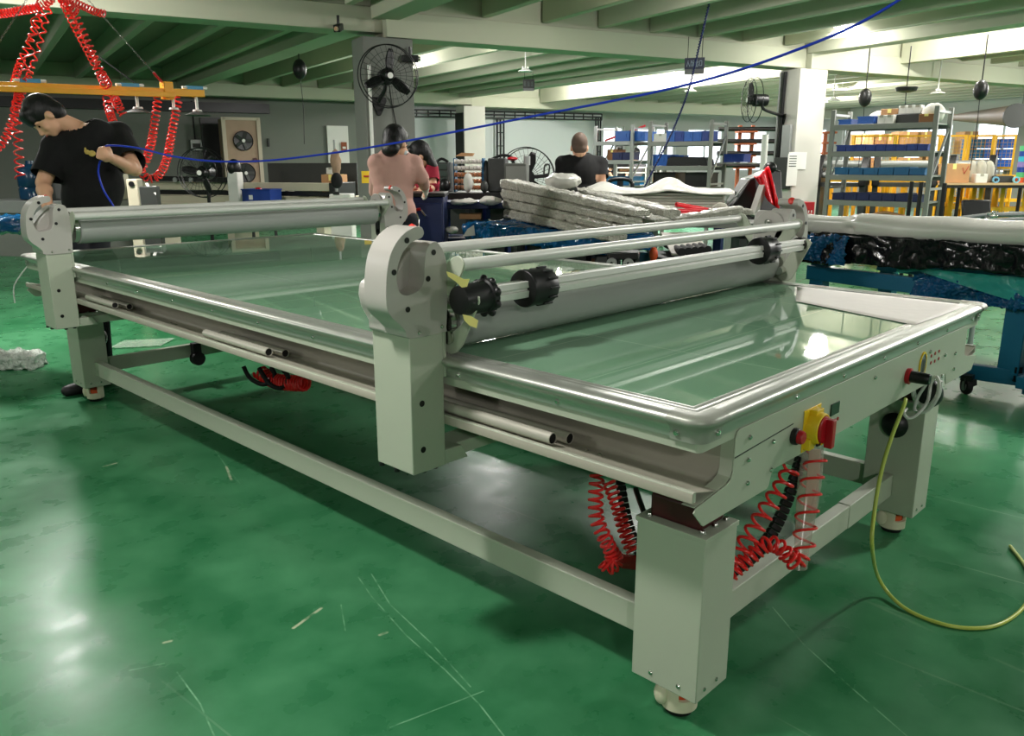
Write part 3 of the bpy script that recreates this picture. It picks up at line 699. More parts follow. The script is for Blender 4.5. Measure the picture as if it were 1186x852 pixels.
# ==================================================================== lights
M_LAMP = mat('lamp_white_metal', (225, 225, 220), .4)
M_GLOW = mat('lamp_glow', (255, 250, 236), .5, emit=6)
def disk_light(P, power, col=(1.0, .975, .94)):
    l = bpy.data.lights.new('lamp_light', 'AREA'); l.shape = 'DISK'; l.size = .34; l.energy = power*.55; l.color = col; l.spread = math.radians(175)
    o = bpy.data.objects.new('lamp_light', l); COL.objects.link(o); o.location = P; o['kind'] = 'structure'
    l = bpy.data.lights.new('lamp_light', 'POINT'); l.shadow_soft_size = .12; l.energy = power*.62; l.color = col
    o = bpy.data.objects.new('lamp_light', l); COL.objects.link(o); o.location = P-Vector((0, 0, .14)); o['kind'] = 'structure'
LAMPS = []
def lamp(P, power, label, big=False):
    t = thing('pendant_lamp', label, 'lamp', P, 0, 'pendant factory lamps')
    x, y, z = P
    mb = MB(); mb.lathe([(.03, .06), (.05, .055), (.19, .012), (.20, .0), (.185, .0), (.05, .04), (.03, .045)], P, (0, 0, 1), 32); mb.build('lamp_shade', M_LAMP, t)
    mb = MB(); mb.lathe([(0, .0), (.08, .004), (.10, .018), (.07, .034), (0, .036)], P, (0, 0, 1), 24); mb.build('lamp_bulb', M_GLOW, t)
    MB().cyl((x, y, z+.055), (x, y, z+.28), .012, n=10).build('lamp_stem', M_LAMP, t)
    disk_light(Vector((x, y, z-.03)), power)
P0 = 120
LABS = {}
for a, b, z, pw, lb in ((-1.4, 6.3, 2.86, 1.1, 'white dish lamp off the upper left corner, above the crane'), (4.3, 9.3, 3.02, .8, 'added white dish lamp hidden behind the main beam between the columns'), (4.0, 5.0, 3.06, .62, 'added unseen white dish lamp high over the middle of the long table'), (8.15, 6.5, 3.05, .5, 'white dish lamp behind the raised end of the blue hose'),  # lamps behind the main beam and over the table are unseen additions for light
                 (-6, 6.3, 2.86, .8, 'white dish lamp far off to the left'), (13, 5.0, 2.9, 1.6, 'white dish lamp beyond the right edge'),
                 (-1.6, .8, 2.9, .50, 'white dish lamp above the near left floor'), (4.6, .0, 2.9, .95, 'white dish lamp above the roll table'), (9.4, .6, 2.9, 1.7, 'white dish lamp right of the roll table'), (-6, 0, 2.9, .5, 'white dish lamp above the far left floor'), (-2.5, -4.6, 2.9, .85, 'white dish lamp behind the viewer on the left'), (4, -5, 2.9, .75, 'white dish lamp behind the viewer on the right'),
                 (-3.4, 12.2, 2.86, .35, 'white dish lamp over the flatbed machine'), (4.2, 12.4, 2.86, 1.0, 'white dish lamp over the work bench aisle'), (9.9, 12.0, 2.86, 1.5, 'white dish lamp behind the dark-fronted rack'), (14.2, 11.5, 2.86, 1.7, 'white dish lamp over the mesh fence'), (17, 7, 2.86, 1.3, 'white dish lamp by the right windows'), (17, 14.5, 2.86, 1.3, 'white dish lamp by the back windows')):
    P = rm(a, b, 0); P = Vector((P.x, P.y, z))
    lamp(P, P0*pw, lb)
# strip tubes hidden between the deep beam and the next rib
def tube_lamp(a, b0, b1, power, lb):
    p = rm(a, b0, 3.08); q = rm(a, b1, 3.08); t = thing('strip_lamp', lb, 'lamp', (p+q)/2)
    MB().cyl(p, q, .016, n=14).build('lamp_tube', M_GLOW, t); MB().bar(p+ZU_*.035, q+ZU_*.035, .05, .03).build('lamp_batten', M_LAMP, t)
    for s in (.1, .9): MB().cyl(p.lerp(q, s)+ZU_*.04, p.lerp(q, s)+ZU_*.135, .006).build('lamp_wire', M_LAMP, t)
    for k_ in range(4):
        l = bpy.data.lights.new('lamp_light', 'POINT'); l.shadow_soft_size = .05; l.energy = power/4; l.color = (1, .97, .92)
        o = bpy.data.objects.new('lamp_light', l); COL.objects.link(o); o.location = p.lerp(q, (k_+.5)/4)-ZU_*.04; o['kind'] = 'structure'
ZU_ = Vector((0, 0, 1))
tube_lamp(9.75, 2.5, 7.0, 230, 'white strip lamp between the deep girder and the next rib at the right')
tube_lamp(9.55, 9.0, 16.5, 330, 'white strip lamp between the girder and the rib beyond the main beam')
w = bpy.data.worlds.new('world'); scene.world = w; w.use_nodes = True
w.node_tree.nodes['Background'].inputs[0].default_value = (.86, .93, 1, 1); w.node_tree.nodes['Background'].inputs[1].default_value = 2.6
# ==================================================================== people
M_SKIN = mat('skin', (222, 170, 138), .5, var=.04, scale=12)
M_HAIR = mat('black_hair', (14, 13, 14), .5, var=.3, scale=40, bump=.3, bscale=60, stretch=(1, 1, .25))
M_HAIRG = mat('cropped_hair', (92, 74, 62), .7, var=.2, scale=60)
M_TEEB = mat('black_cotton', (10, 10, 11), .9, var=.2, scale=20, bump=.1, bscale=30)
M_PINK = mat('pink_cotton', (206, 160, 148), .85, var=.05, scale=8, bump=.25, bscale=9)
M_REDT = mat('dark_red_cotton', (150, 22, 48), .85, var=.06, scale=9, bump=.2, bscale=12)
M_TROU = mat('dark_trousers', (26, 28, 36), .85, var=.1, scale=10)
M_GLOVE = mat('white_cotton_glove', (214, 208, 196), .85, var=.05, scale=20, bump=.3, bscale=40)
M_MASK = mat('white_mask', (214, 216, 216), .7)
M_SHOE = mat('black_shoe', (20, 20, 22), .6)
M_EYE = mat('dark_eye', (20, 14, 12), .2)
M_LIP = mat('lips', (176, 100, 92), .5)
def caps(mb, p, q, r1, r2, n=14):
    """closed tapered capsule"""
    p = Vector(p); q = Vector(q); d = q-p; L = d.length
    if L < 1e-5: return mb.ell(p, r1)
    d.normalize(); prof = []
    for i in range(5): t = PI/2*i/5; prof.append((r1*math.sin(t), -r1*math.cos(t)))
    for i in range(6): t = PI/2*i/5; prof.append((r2*math.cos(t), L+r2*math.sin(t)))
    prof[0] = (0, -r1); prof[-1] = (0, L+r2)
    return mb.lathe(prof, p, d, n)
def basis(f, up):
    f = f.normalized(); x = up.cross(f).normalized(); z = f.cross(x)      # x = person's left, f = forward
    return Matrix(((x.x, f.x, z.x), (x.y, f.y, z.y), (x.z, f.z, z.z)))
def fuse(mb, name, m, parent, voxel=.012, smooth=6, cuts=(), solid=0.0):
    """one continuous skin from overlapping closed shapes; cuts = (point, normal, radius): trimmed hems"""
    o = mb.build(name, m, None, fixn=True)
    rmod = o.modifiers.new('r', 'REMESH'); rmod.mode = 'VOXEL'; rmod.voxel_size = voxel
    s = o.modifiers.new('s', 'SMOOTH'); s.factor = .5; s.iterations = smooth
    dg = bpy.context.evaluated_depsgraph_get(); me = bpy.data.meshes.new_from_object(o.evaluated_get(dg))
    old = o.data; o.modifiers.clear(); o.data = me; bpy.data.meshes.remove(old)
    bm = bmesh.new(); bm.from_mesh(me)
    for P, N, R in cuts:
        P = Vector(P)-o.location; N = Vector(N).normalized()
        near = lambda c: (c-P).length < R
        fs = [f for f in bm.faces if near(f.calc_center_median())]
        geo = list({e for f in fs for e in f.edges})+list({v for f in fs for v in f.verts})+fs
        bmesh.ops.bisect_plane(bm, geom=geo, plane_co=P, plane_no=N, dist=1e-5)
        kill = [f for f in bm.faces if near(f.calc_center_median()) and (f.calc_center_median()-P).dot(N) > 0]
        bmesh.ops.delete(bm, geom=kill, context='FACES')
    # keep the largest island
    seen = set(); best = []
    for f0 in bm.faces:
        if f0.index in seen: continue
        st = [f0]; isl = []; seen.add(f0.index)
        while st:
            f = st.pop(); isl.append(f)
            for e in f.edges:
                for g in e.link_faces:
                    if g.index not in seen: seen.add(g.index); st.append(g)
        if len(isl) > len(best): best = isl
    bs = set(best); bmesh.ops.delete(bm, geom=[f for f in bm.faces if f not in bs], context='FACES')
    bm.to_mesh(me); bm.free()
    for p in me.polygons: p.use_smooth = True
    if not me.materials: me.materials.append(m)
    if solid:
        sd = o.modifiers.new('solid', 'SOLIDIFY'); sd.thickness = solid; sd.offset = 1
    if parent: o.parent = parent; o.location = wm(parent).inverted() @ o.location; o.rotation_euler = (0, 0, -parent.rotation_euler.z)
    return o
def head_shapes(mb, c, B, s=1.0, face=True):
    L = lambda x, y, z: c+B @ Vector((x*s, y*s, z*s))
    mb.ell(L(0, -.012, .02), .076*s, .095*s, .10*s, 20, 14, B)      # cranium
    mb.ell(L(0, .030, -.045), .058*s, .062*s, .068*s, 18, 12, B)    # face and jaw
    mb.ell(L(0, .058, -.092), .026*s, .024*s, .022*s, 12, 8, B)     # chin
    if face:
        caps(mb, L(0, .083, -.005), L(0, .103, -.042), .010*s, .014*s, 10)   # nose
        mb.ell(L(0, .078, .012), .05*s, .02*s, .014*s, 12, 8, B)    # brow
        for k in (-1, 1):
            mb.ell(L(k*.040, .062, -.040), .024*s, .022*s, .026*s, 12, 8, B)
        mb.ell(L(0, .088, -.068), .024*s, .010*s, .008*s, 10, 6, B)
    for k in (-1, 1): mb.ell(L(k*.079, -.004, -.025), .010*s, .020*s, .032*s, 10, 8, B)   # ears
def hair_shapes(mb, c, B, s=1.0, length=0.0, fringe=.0):
    L = lambda x, y, z: c+B @ Vector((x*s, y*s, z*s))
    mb.ell(L(0, -.020, .038), .089*s, .104*s, .102*s, 22, 14, B)
    mb.ell(L(0, -.055, -.02), .080*s, .070*s, .075*s, 18, 12, B)
    mb.ell(L(0, .05, .075), .070*s, .055*s, .045*s, 16, 10, B)
    if fringe: mb.ell(L(0, .078, .045), .062*s, .026*s, .045*s, 16, 10, B)
    if length: mb.ell(L(0, -.07, -.06-length*.4), .075*s, .05*s, .05*s+length*.5, 16, 10, B)
def fist(mb, w, d, n, k=1, s=1.0):
    """closed hand: w wrist, d along the forearm, n palm side; fingers curl over a held cord"""
    d = d.normalized(); n = (n-d*n.dot(d)).normalized(); t = d.cross(n)*k      # t: thumb side
    c = w+d*.05*s
    caps(mb, w, c+d*.03*s, .026*s, .030*s); mb.ell(c+d*.012*s, .042*s, .022*s, .042*s, 14, 10, Matrix((t, n, d)).transposed())
    for i, (o, l) in enumerate(((.030, .95), (.011, 1.05), (-.009, 1.0), (-.028, .85))):
        a = c+t*o*s+d*.042*s; b = a+(n*.030+d*.010)*s*l; e = b+(n*.014-d*.026)*s*l; g = e+(-n*.016-d*.014)*s*l
        caps(mb, a, b, .0105*s, .0098*s, 10); caps(mb, b, e, .0096*s, .009*s, 10); caps(mb, e, g, .009*s, .008*s, 10)
    a = c+t*.034*s-d*.012*s; b = a+(t*.022+n*.020+d*.012)*s; e = b+(n*.022+d*.018-t*.02)*s
    caps(mb, a, b, .013*s, .0115*s, 10); caps(mb, b, e, .0115*s, .0095*s, 10)
def relaxed_hand(mb, w, d, n, k=1, s=1.0):
    d = d.normalized(); n = (n-d*n.dot(d)).normalized(); t = d.cross(n)*k
    mb.ell(w+d*.05*s, .040*s, .018*s, .055*s, 14, 10, Matrix((t, n, d)).transposed())
    for o, l in ((.030, .85), (.010, 1.0), (-.010, .95), (-.029, .75)):
        a = w+d*.088*s+t*o*s; b = a+(d*.036+n*.010)*s*l; e = b+(d*.020+n*.016)*s*l; g = e+(d*.010+n*.014)*s*l
        caps(mb, a, b, .0098*s, .009*s, 10); caps(mb, b, e, .009*s, .0085*s, 10); caps(mb, e, g, .0083*s, .0072*s, 10)
    a = w+d*.028*s+t*.032*s; b = a+(t*.020+d*.026+n*.008)*s; e = b+(d*.026+n*.010)*s
    caps(mb, a, b, .013*s, .011*s, 10); caps(mb, b, e, .011*s, .009*s, 10)

def person(label, J, hf, hup, shirt, sleeve, trousers=M_TROU, hair=M_HAIR, hairlen=0.0, fringe=0.0, voxel=.010, hs=1.0, gl=None, hands=('relaxed', 'relaxed'), pw=1.0, loose=.014, cropped=False, neckdrop=.02, mask=False, face=True):
    """J: head, neck, chest, belly, pelvis, shL, elL, wrL, shR, elR, wrR, hipL, knL, anL, hipR, knR, anR  (L/R = person's own)"""
    J = {k: Vector(v) for k, v in J.items()}
    root = thing('person', label, 'person', ((J['anL'].x+J['anR'].x)/2, (J['anL'].y+J['anR'].y)/2, 0))
    B = basis(hf, hup); body = MB()
    head_shapes(body, J['head'], B, hs, face)
    sk = J['head']+B @ Vector((0, -.03, -.06))*hs
    caps(body, sk, J['neck'], .052*hs, .058*pw)
    ch = (J['chest']); side = (J['shL']-J['shR']).normalized(); upv = (J['neck']-J['pelvis']).normalized(); fw = upv.cross(side)*-1
    R3 = Matrix((side, side.cross(upv), upv)).transposed()
    def torso(mb, g):
        mb.ell(J['chest'], .165*pw+g, .110*pw+g, .19+g, 20, 14, R3)
        mb.ell(J['belly'], .145*pw+g, .105*pw+g, .18+g, 20, 14, R3)
        mb.ell(J['pelvis'], .165*pw+g, .115*pw+g, .14+g, 20, 14, R3)
        caps(mb, J['shL'], J['shR'], .058*pw+g, .058*pw+g)
        mid = (J['shL']+J['shR'])/2
        for s_ in ('shL', 'shR'): caps(mb, J['neck']-upv*.03, J[s_], .050*pw+g, .052*pw+g)
        for s_ in ('shL', 'shR'): caps(mb, J[s_]*.75+J['belly']*.25, J[s_]*.35+J['belly']*.65, .075*pw+g, .08*pw+g)
    torso(body, 0)
    for s_, hd in (('L', hands[0]), ('R', hands[1])):
        caps(body, J['sh'+s_], J['el'+s_], .050*pw, .040*pw); caps(body, J['el'+s_], J['wr'+s_], .040*pw, .027*pw)
        m_ = J['el'+s_].lerp(J['wr'+s_], .25); body.ell(m_, .043*pw)
        d = J['wr'+s_]-J['el'+s_]; inn = (J['chest']-J['wr'+s_])
        if hd == 'fist': fist(body, J['wr'+s_], d, inn, 1 if s_ == 'R' else -1, hs)
        else: relaxed_hand(body, J['wr'+s_], d, inn, 1 if s_ == 'R' else -1, hs)
        caps(body, J['hip'+s_], J['kn'+s_], .080*pw, .056*pw); caps(body, J['kn'+s_], J['an'+s_], .056*pw, .036*pw)
    bo = fuse(body, 'body', M_SKIN, root, voxel, 4)
    # shirt with trimmed neck, sleeves and hem
    sh = MB(); torso(sh, loose); cuts = []
    for s_ in ('L', 'R'):
        a, b, c = J['sh'+s_], J['el'+s_], J['wr'+s_]
        if sleeve < 1:
            e = a.lerp(b, sleeve); caps(sh, a, a.lerp(b, min(1, sleeve+.25)), .054*pw+loose, .052*pw+loose); cuts.append((e, b-a, .088*pw))
        else:
            e = b.lerp(c, sleeve-1); caps(sh, a, b, .066*pw, .056*pw); caps(sh, b, b.lerp(c, min(1, sleeve-1+.15)), .056*pw, .044*pw); cuts.append((e, c-b, .07))
    cuts.append((J['neck']+upv*neckdrop, (J['neck']-J['chest']).normalized()*.6+(J['head']-J['neck']).normalized()*.4, .10))
    cuts.append((J['pelvis']-Vector((0, 0, .06)), (0, 0, -1), .42))
    so = fuse(sh, 'shirt', shirt, root, max(voxel, .011), 8, cuts, .003)
    tr = MB(); tr.ell(J['pelvis'], .172*pw, .122*pw, .145, 20, 14, R3); tcut = []
    for s_ in ('L', 'R'):
        caps(tr, J['hip'+s_], J['kn'+s_], .094*pw, .074*pw); caps(tr, J['kn'+s_], J['an'+s_]-Vector((0, 0, .02)), .074*pw, .062*pw); tcut.append((J['an'+s_]-Vector((0, 0, .01)), (0, 0, -1), .12))
    tcut.append((J['pelvis']+Vector((0, 0, .06)), (0, 0, 1), .25))
    fuse(tr, 'trousers', trousers, root, .013, 6, tcut, .003)
    fwd2 = Vector((hf.x, hf.y, 0)).normalized()
    for s_ in ('L', 'R'):
        a = J['an'+s_]; m2 = MB(); f0 = Vector((a.x, a.y, .045)); caps(m2, f0-fwd2*.04, f0+fwd2*.13+Vector((0, 0, -.012)), .044, .036); caps(m2, f0, a+Vector((0, 0, .0)), .045, .042)
        fuse(m2, 'shoe', M_SHOE, root, .012, 4, [((f0.x, f0.y, .004), (0, 0, -1), .4)])
    hm = MB()
    if cropped:
        L = lambda x, y, z: J['head']+B @ Vector((x*hs, y*hs, z*hs))
        hm.ell(L(0, -.017, .023), .0795*hs, .097*hs, .1025*hs, 22, 14, B); hm.ell(L(0, -.05, -.03), .070*hs, .055*hs, .055*hs, 16, 10, B)
    else: hair_shapes(hm, J['head'], B, hs, hairlen, fringe)
    fuse(hm, 'hair', hair, root, .008, 4)
    if face:
        for k in (-1, 1):
            p_ = J['head']+B @ Vector((k*.031, .080, -.012))*hs
            MB().ell(p_, .011*hs, .006*hs, .006*hs, 10, 6, B).build('eye', M_EYE, root)
            p_ = J['head']+B @ Vector((k*.032, .090, .010))*hs
            MB().ell(p_, .018*hs, .006*hs, .0045*hs, 10, 6, B).build('eyebrow', M_HAIR, root)
        MB().ell(J['head']+B @ Vector((0, .098, -.069))*hs, .020*hs, .005*hs, .006*hs, 12, 6, B).build('mouth', M_LIP, root)
    if mask:
        mk = MB(); mk.ell(J['head']+B @ Vector((0, .062, -.055))*hs, .062*hs, .062*hs, .05*hs, 18, 12, B); mk.build('face_mask', M_MASK, root)
    if gl:
        for s_ in gl:
            m2 = MB(); d = (J['wr'+s_]-J['el'+s_]).normalized(); relaxed_hand(m2, J['wr'+s_]+d*.002, d, (J['chest']-J['wr'+s_]), 1 if s_ == 'R' else -1, hs*1.16); caps(m2, J['wr'+s_]-d*.05, J['wr'+s_]+d*.03, .038, .034)
            fuse(m2, 'glove', M_GLOVE, root, .008, 3)
    return root
def legs_under(J, pel, side, foot=.11, lean=Vector((0, 0, 0))):
    for s_, k in (('L', 1), ('R', -1)):
        h = Vector(pel)+side*k*.095; h.z = pel.z-.06
        J['hip'+s_] = h; J['kn'+s_] = Vector((h.x, h.y, .49))+lean; J['an'+s_] = Vector((h.x, h.y, .09))+side*k*.02
    return J
FH = Vector((CF.x, CF.y, 0)).normalized(); SR = Vector((CR.x, CR.y, 0)).normalized(); ZU = Vector((0, 0, 1))
# --- man in black at the far end of the table, head bent over the gantry
pel = atd(94, 262, 5.05)
J = dict(head=atd(52, 135, 4.60), neck=atd(92, 152, 4.74), chest=atd(101, 180, 4.80), belly=atd(108, 222, 4.84), pelvis=pel,
         shL=atd(136, 157, 4.88), elL=atd(156, 196, 4.70), wrL=atd(131, 184, 4.50), shR=atd(66, 172, 4.68), elR=atd(50, 212, 4.62), wrR=atd(56, 246, 4.50))
legs_under(J, pel, (SR*.3+FH*.95).normalized())
for s_, q in (('L', 1), ('R', -1)):
    k_ = atd(104, 355, 5.0); J['kn'+s_] = k_+FH*.07*q; a_ = atd(110, 428, 4.98); J['an'+s_] = Vector((a_.x, a_.y, .09))+FH*.08*q
hf = (-SR*.45-FH*.50-ZU*.80).normalized(); hup = (-SR*.62-FH*.25+ZU*.55)
man = person('man in a black t-shirt bending over the far gantry, holding a blue hose', J, hf, hup, M_TEEB, .80, voxel=.0075, hs=.92, fringe=1, loose=.026, hands=('fist', 'relaxed'), pw=1.05)
# printed badge on the shirt
pc = atd(101, 176, 4.66)
mb = MB(); nrm = (-FH).normalized()
M_PRINT = mat('yellow_shirt_print', (206, 178, 96), .8, var=.35, scale=60)
for du, dv, r in ((0, 0, .017), (-.022, .008, .013), (.026, -.008, .022), (-.012, .018, .010), (-.028, -.008, .010)):
    mb.ell(pc+SR*du+ZU*dv-FH*.0, r, r*.28, r*.8, 10, 6, Matrix((SR, FH, ZU)).transposed())
PRINT_MB = mb; MAN = man
# --- worker in pink seen from behind
pel = atd(456, 246, 6.15)
J = dict(head=atd(459, 166, 6.08), neck=atd(457, 181, 6.12), chest=atd(456, 201, 6.14), belly=atd(455, 226, 6.15), pelvis=pel,
         shL=atd(437, 189, 6.08), elL=atd(435, 222, 6.3), wrL=atd(452, 226, 6.5), shR=atd(479, 190, 6.18), elR=atd(489, 206, 6.16), wrR=atd(492, 216, 6.30))
legs_under(J, pel, (-SR).normalized())
person('worker in a pink long-sleeved top and gloves, seen from behind at the tool cart', J, (FH*.85+SR*.45-ZU*.35).normalized(), (ZU+FH*.3), M_PINK, 1.9, loose=.02, hairlen=.02, hs=1.0, gl=('R', 'L'), pw=.92, voxel=.010, mask=True)
# --- worker in dark red facing left
pel = atd(494, 246, 7.58)
J = dict(head=atd(486, 180, 7.33), neck=atd(492, 190, 7.44), chest=atd(495, 207, 7.50), belly=atd(496, 228, 7.56), pelvis=pel,
         shL=atd(500, 196, 7.36), elL=atd(502, 217, 7.33), wrL=atd(490, 222, 7.18), shR=atd(488, 196, 7.68), elR=atd(486, 216, 7.68), wrR=atd(478, 222, 7.48))
legs_under(J, pel, (-FH).normalized())
person('worker in a dark red t-shirt facing left behind the pink-clothed one', J, (-SR*.85-FH*.1-ZU*.4).normalized(), (ZU-SR*.4), M_REDT, .6, hairlen=.12, hs=.95, pw=.86, voxel=.011, mask=False)
# --- close-cropped man in black seen from behind
pel = atd(675, 252, 7.85)
J = dict(head=atd(671, 169, 7.75), neck=atd(672, 181, 7.79), chest=atd(674, 200, 7.83), belly=atd(674, 228, 7.85), pelvis=pel,
         shL=atd(652, 189, 7.79), elL=atd(650, 216, 7.95), wrL=atd(660, 232, 8.10), shR=atd(695, 190, 7.85), elR=atd(697, 211, 7.81), wrR=atd(700, 234, 7.97))
legs_under(J, pel, (-SR).normalized())
person('close-cropped man in a black t-shirt seen from behind, beside the storage racks', J, (FH-ZU*.15).normalized(), ZU+FH*.1, M_TEEB, .72, hair=M_HAIRG, cropped=True, hs=1.0, pw=1.08, voxel=.011, face=True)
# --- two distant workers seen through the racks
for (u, v, d, lb, sm) in ((717, 173, 18.6, 'distant worker in black behind the left rack, seen beside a carton', M_TEEB), (737, 178, 18.9, 'distant worker in grey right of the carton, between the far racks', mat('grey_work_shirt', (96, 92, 96), .85))):
    h = atd(u, v, d); bz = Vector((h.x, h.y, 0)); k = (h.z-.0)/1.62
    J = dict(head=h, neck=bz+ZU*1.44*k, chest=bz+ZU*1.27*k, belly=bz+ZU*1.06*k, pelvis=bz+ZU*.92*k)
    for s_, q in (('L', -1), ('R', 1)): J['sh'+s_] = bz+SR*q*-.17*-1+ZU*1.37*k; J['el'+s_] = bz+SR*q*.21-FH*.05+ZU*1.10*k; J['wr'+s_] = bz+SR*q*.15-FH*.2+ZU*1.0*k
    J['shL'], J['shR'] = bz+SR*.17+ZU*1.37*k, bz-SR*.17+ZU*1.37*k; J['elL'] = bz+SR*.21+ZU*1.1*k; J['elR'] = bz-SR*.21+ZU*1.1*k; J['wrL'] = bz+SR*.15-FH*.2+ZU*1.0*k; J['wrR'] = bz-SR*.15-FH*.2+ZU*1.0*k
    legs_under(J, J['pelvis'], SR)
    person(lb, J, (-FH-ZU*.5).normalized(), ZU-FH*.5, sm, .6, voxel=.016, pw=.95, hs=.98)
# ======================================================== background materials
M_RACK = mat('grey_rack_steel', (128, 130, 124), .5, metal=.1, var=.05)
M_BLUE = mat('blue_plastic_bin', (34, 92, 178), .4, var=.08, scale=14)
M_BLUED = mat('dark_blue_bin', (24, 58, 140), .45, var=.08, scale=14)
M_TEALB = mat('teal_plastic_bin', (12, 98, 146), .4, var=.08, scale=14)
M_NAVY = mat('navy_painted_steel', (18, 34, 82), .4, var=.06)
M_CARTON = mat('brown_cardboard', (186, 140, 98), .8, var=.08, scale=18)
M_CARTON2 = mat('dark_brown_cardboard', (140, 98, 66), .8, var=.08, scale=18)
M_WHITEB = mat('white_carton', (222, 220, 214), .65, var=.03)
M_YEL = mat('yellow_painted_steel', (240, 178, 36), .45, var=.05)
M_CRANE = mat('yellow_crane_beam', (244, 172, 30), .4, var=.03)
M_MACH = mat('beige_machine_paint', (190, 182, 160), .5, var=.04)
M_DARKM = mat('dark_machine_metal', (52, 54, 52), .5, var=.15, scale=8)
M_RUSTY = mat('dusty_beige_panel', (168, 142, 122), .8, var=.22, scale=4)
M_TEAL = mat('teal_painted_steel', (10, 92, 124), .4, var=.05)
M_BUBBLE = mat('bubble_wrap', (176, 174, 160), .28, var=.12, scale=70, bump=.9, bscale=120)
M_PLAST = mat('milky_plastic_sheet', (206, 204, 196), .25, var=.06, scale=9, bump=.35, bscale=14)
M_BLUEF = mat('blue_stretch_film', (10, 74, 118), .10, var=.35, scale=9, bump=.6, bscale=10)
M_BLACKF = mat('black_stretch_film', (10, 12, 16), .12, var=.3, scale=9, bump=.8, bscale=9, stretch=(1, 1, .45))
M_TEALF = mat('clear_teal_film', (70, 190, 178), .15, var=.15, scale=9, bump=.5, bscale=14, alpha=.55)
M_WHITEF = mat('white_roll_film', (208, 206, 198), .25, var=.03, scale=3, bump=.08, bscale=5)
M_REDF = mat('red_pvc_film', (232, 40, 52), .3, var=.08, bump=.3, bscale=20)
M_WOOD = mat('pale_wood', (196, 164, 124), .7, var=.12, scale=3, stretch=(1, 12, 1))
M_BOARD = mat('white_board_edges', (208, 200, 188), .6, var=.05)
M_PAPER = mat('white_paper', (232, 230, 224), .8, var=.02)
M_SIGN = mat('navy_sign_plate', (16, 30, 62), .4)
M_SIGN2 = mat('dark_sign_plate', (14, 22, 22), .4)
M_SIGNG = mat('grey_sign_strip', (120, 118, 122), .5)
M_LETTER = mat('pale_sign_letters', (150, 164, 186), .5)
M_LETTER2 = mat('dull_sign_letters', (78, 92, 90), .5)
M_ROPE = mat('blue_air_hose', (32, 60, 196), .35, var=.05)
M_BROWN = mat('brown_painted_post', (150, 78, 44), .6)
M_GREYS = mat('silver_grey_tube', (158, 160, 158), .35, metal=.3)
M_SACK = mat('grey_woven_sack', (168, 164, 150), .85, var=.08, scale=40)
M_CLOTH = mat('white_rag', (210, 206, 198), .9, bump=.3, bscale=12)
M_CHAIN = mat('grey_chain', (120, 120, 112), .4, metal=.8)
M_TANK = mat('dark_blue_bottle', (22, 58, 86), .2, var=.1)
def gpt(P): return Vector((P.x, P.y, 0))
def hollow(mb, c, ax, ay, hx, hy, h, t=.008, base=0.0):
    """open-topped crate: floor and four walls with a rim"""
    Z = Vector((0, 0, 1)); c = Vector(c)
    mb.obox(c+Z*(t/2), ax, ay, Z, hx, hy, t/2)
    for s in (-1, 1):
        mb.obox(c+ax*s*(hx-t/2)+Z*h/2, ax, ay, Z, t/2, hy, h/2); mb.obox(c+ay*s*(hy-t/2)+Z*h/2, ax, ay, Z, hx-t, t/2, h/2)
        mb.obox(c+ax*s*(hx+t*.4)+Z*(h-t), ax, ay, Z, t*.9, hy+t, t); mb.obox(c+ay*s*(hy+t*.4)+Z*(h-t), ax, ay, Z, hx+t, t*.9, t)
    return mb
def crate(P, ax, w, d, h, m, label, group=None, name='storage_bin', cat='bin'):
    ay = Vector((-ax.y, ax.x, 0)); mb = MB(); hollow(mb, P, ax, ay, w/2, d/2, h)
    mb.obox(Vector(P)-ay*(d/2+.004)+Vector((0, 0, h*.55)), ax, ay, Vector((0, 0, 1)), w*.28, .004, h*.18)
    return tag(mb.build(name, m), label, cat, group)
def carton(P, ax, w, d, h, m, label, group=None, cat='box', name='carton'):
    ay = Vector((-ax.y, ax.x, 0)); Z = Vector((0, 0, 1)); P = Vector(P)
    t = thing(name, label, cat, P, math.atan2(ax.y, ax.x), group)
    MB().obox(P+Z*h/2, ax, ay, Z, w/2, d/2, h/2).build('carton_body', m, t, bevel=.006)
    mb = MB(); mb.obox(P+Z*(h+.001), ax, ay, Z, w/2, .024, .0012); mb.obox(P-ay*(d/2+.001)+Z*h*.86, ax, ay, Z, .024, .0012, h*.14)
    mb.build('packing_tape', M_TAPE if m is not M_WHITEB else M_SACK, t)
    return t
def rack(label, P, Q, dep, top, shelves, name='storage_rack', frame_m=None):
    P = gpt(P); Q = gpt(Q); ax = (Q-P).normalized(); ay = Vector((-ax.y, ax.x, 0))
    if ay.dot(FH) < 0: ay = -ay
    L = (Q-P).length; t = thing(name, label, 'rack', (P+Q)/2+ay*dep/2, math.atan2(ax.y, ax.x)); Z = Vector((0, 0, 1)); m = frame_m or M_RACK
    for u in (0, L):
        for v in (0, dep): MB().obox(P+ax*u+ay*v+Z*top/2, ax, ay, Z, .028, .022, top/2).build('post', m, t, bevel=.003)
        for z0 in (top-.06, top*.5, .12): MB().bar(P+ax*u+Z*z0, P+ax*u+ay*dep+Z*z0, .03).build('side_rail', M_GREYS, t)
        MB().bar(P+ax*u+Z*top*.52, P+ax*u+ay*dep+Z*(top*.88), .024).build('diagonal_brace', M_GREYS, t)
    for z in shelves:
        mb = MB(); mb.obox(P+ax*L/2+ay*dep/2+Z*(z-.012), ax, ay, Z, L/2-.02, dep/2, .010); s = mb.build('shelf', m, t)
        for v in (-.012, dep+.012): MB().obox(P+ax*L/2+ay*v+Z*(z-.035), ax, ay, Z, L/2-.025, .018, .035).build('shelf_beam', m, t, bevel=.003)
    return P, ax, ay, L
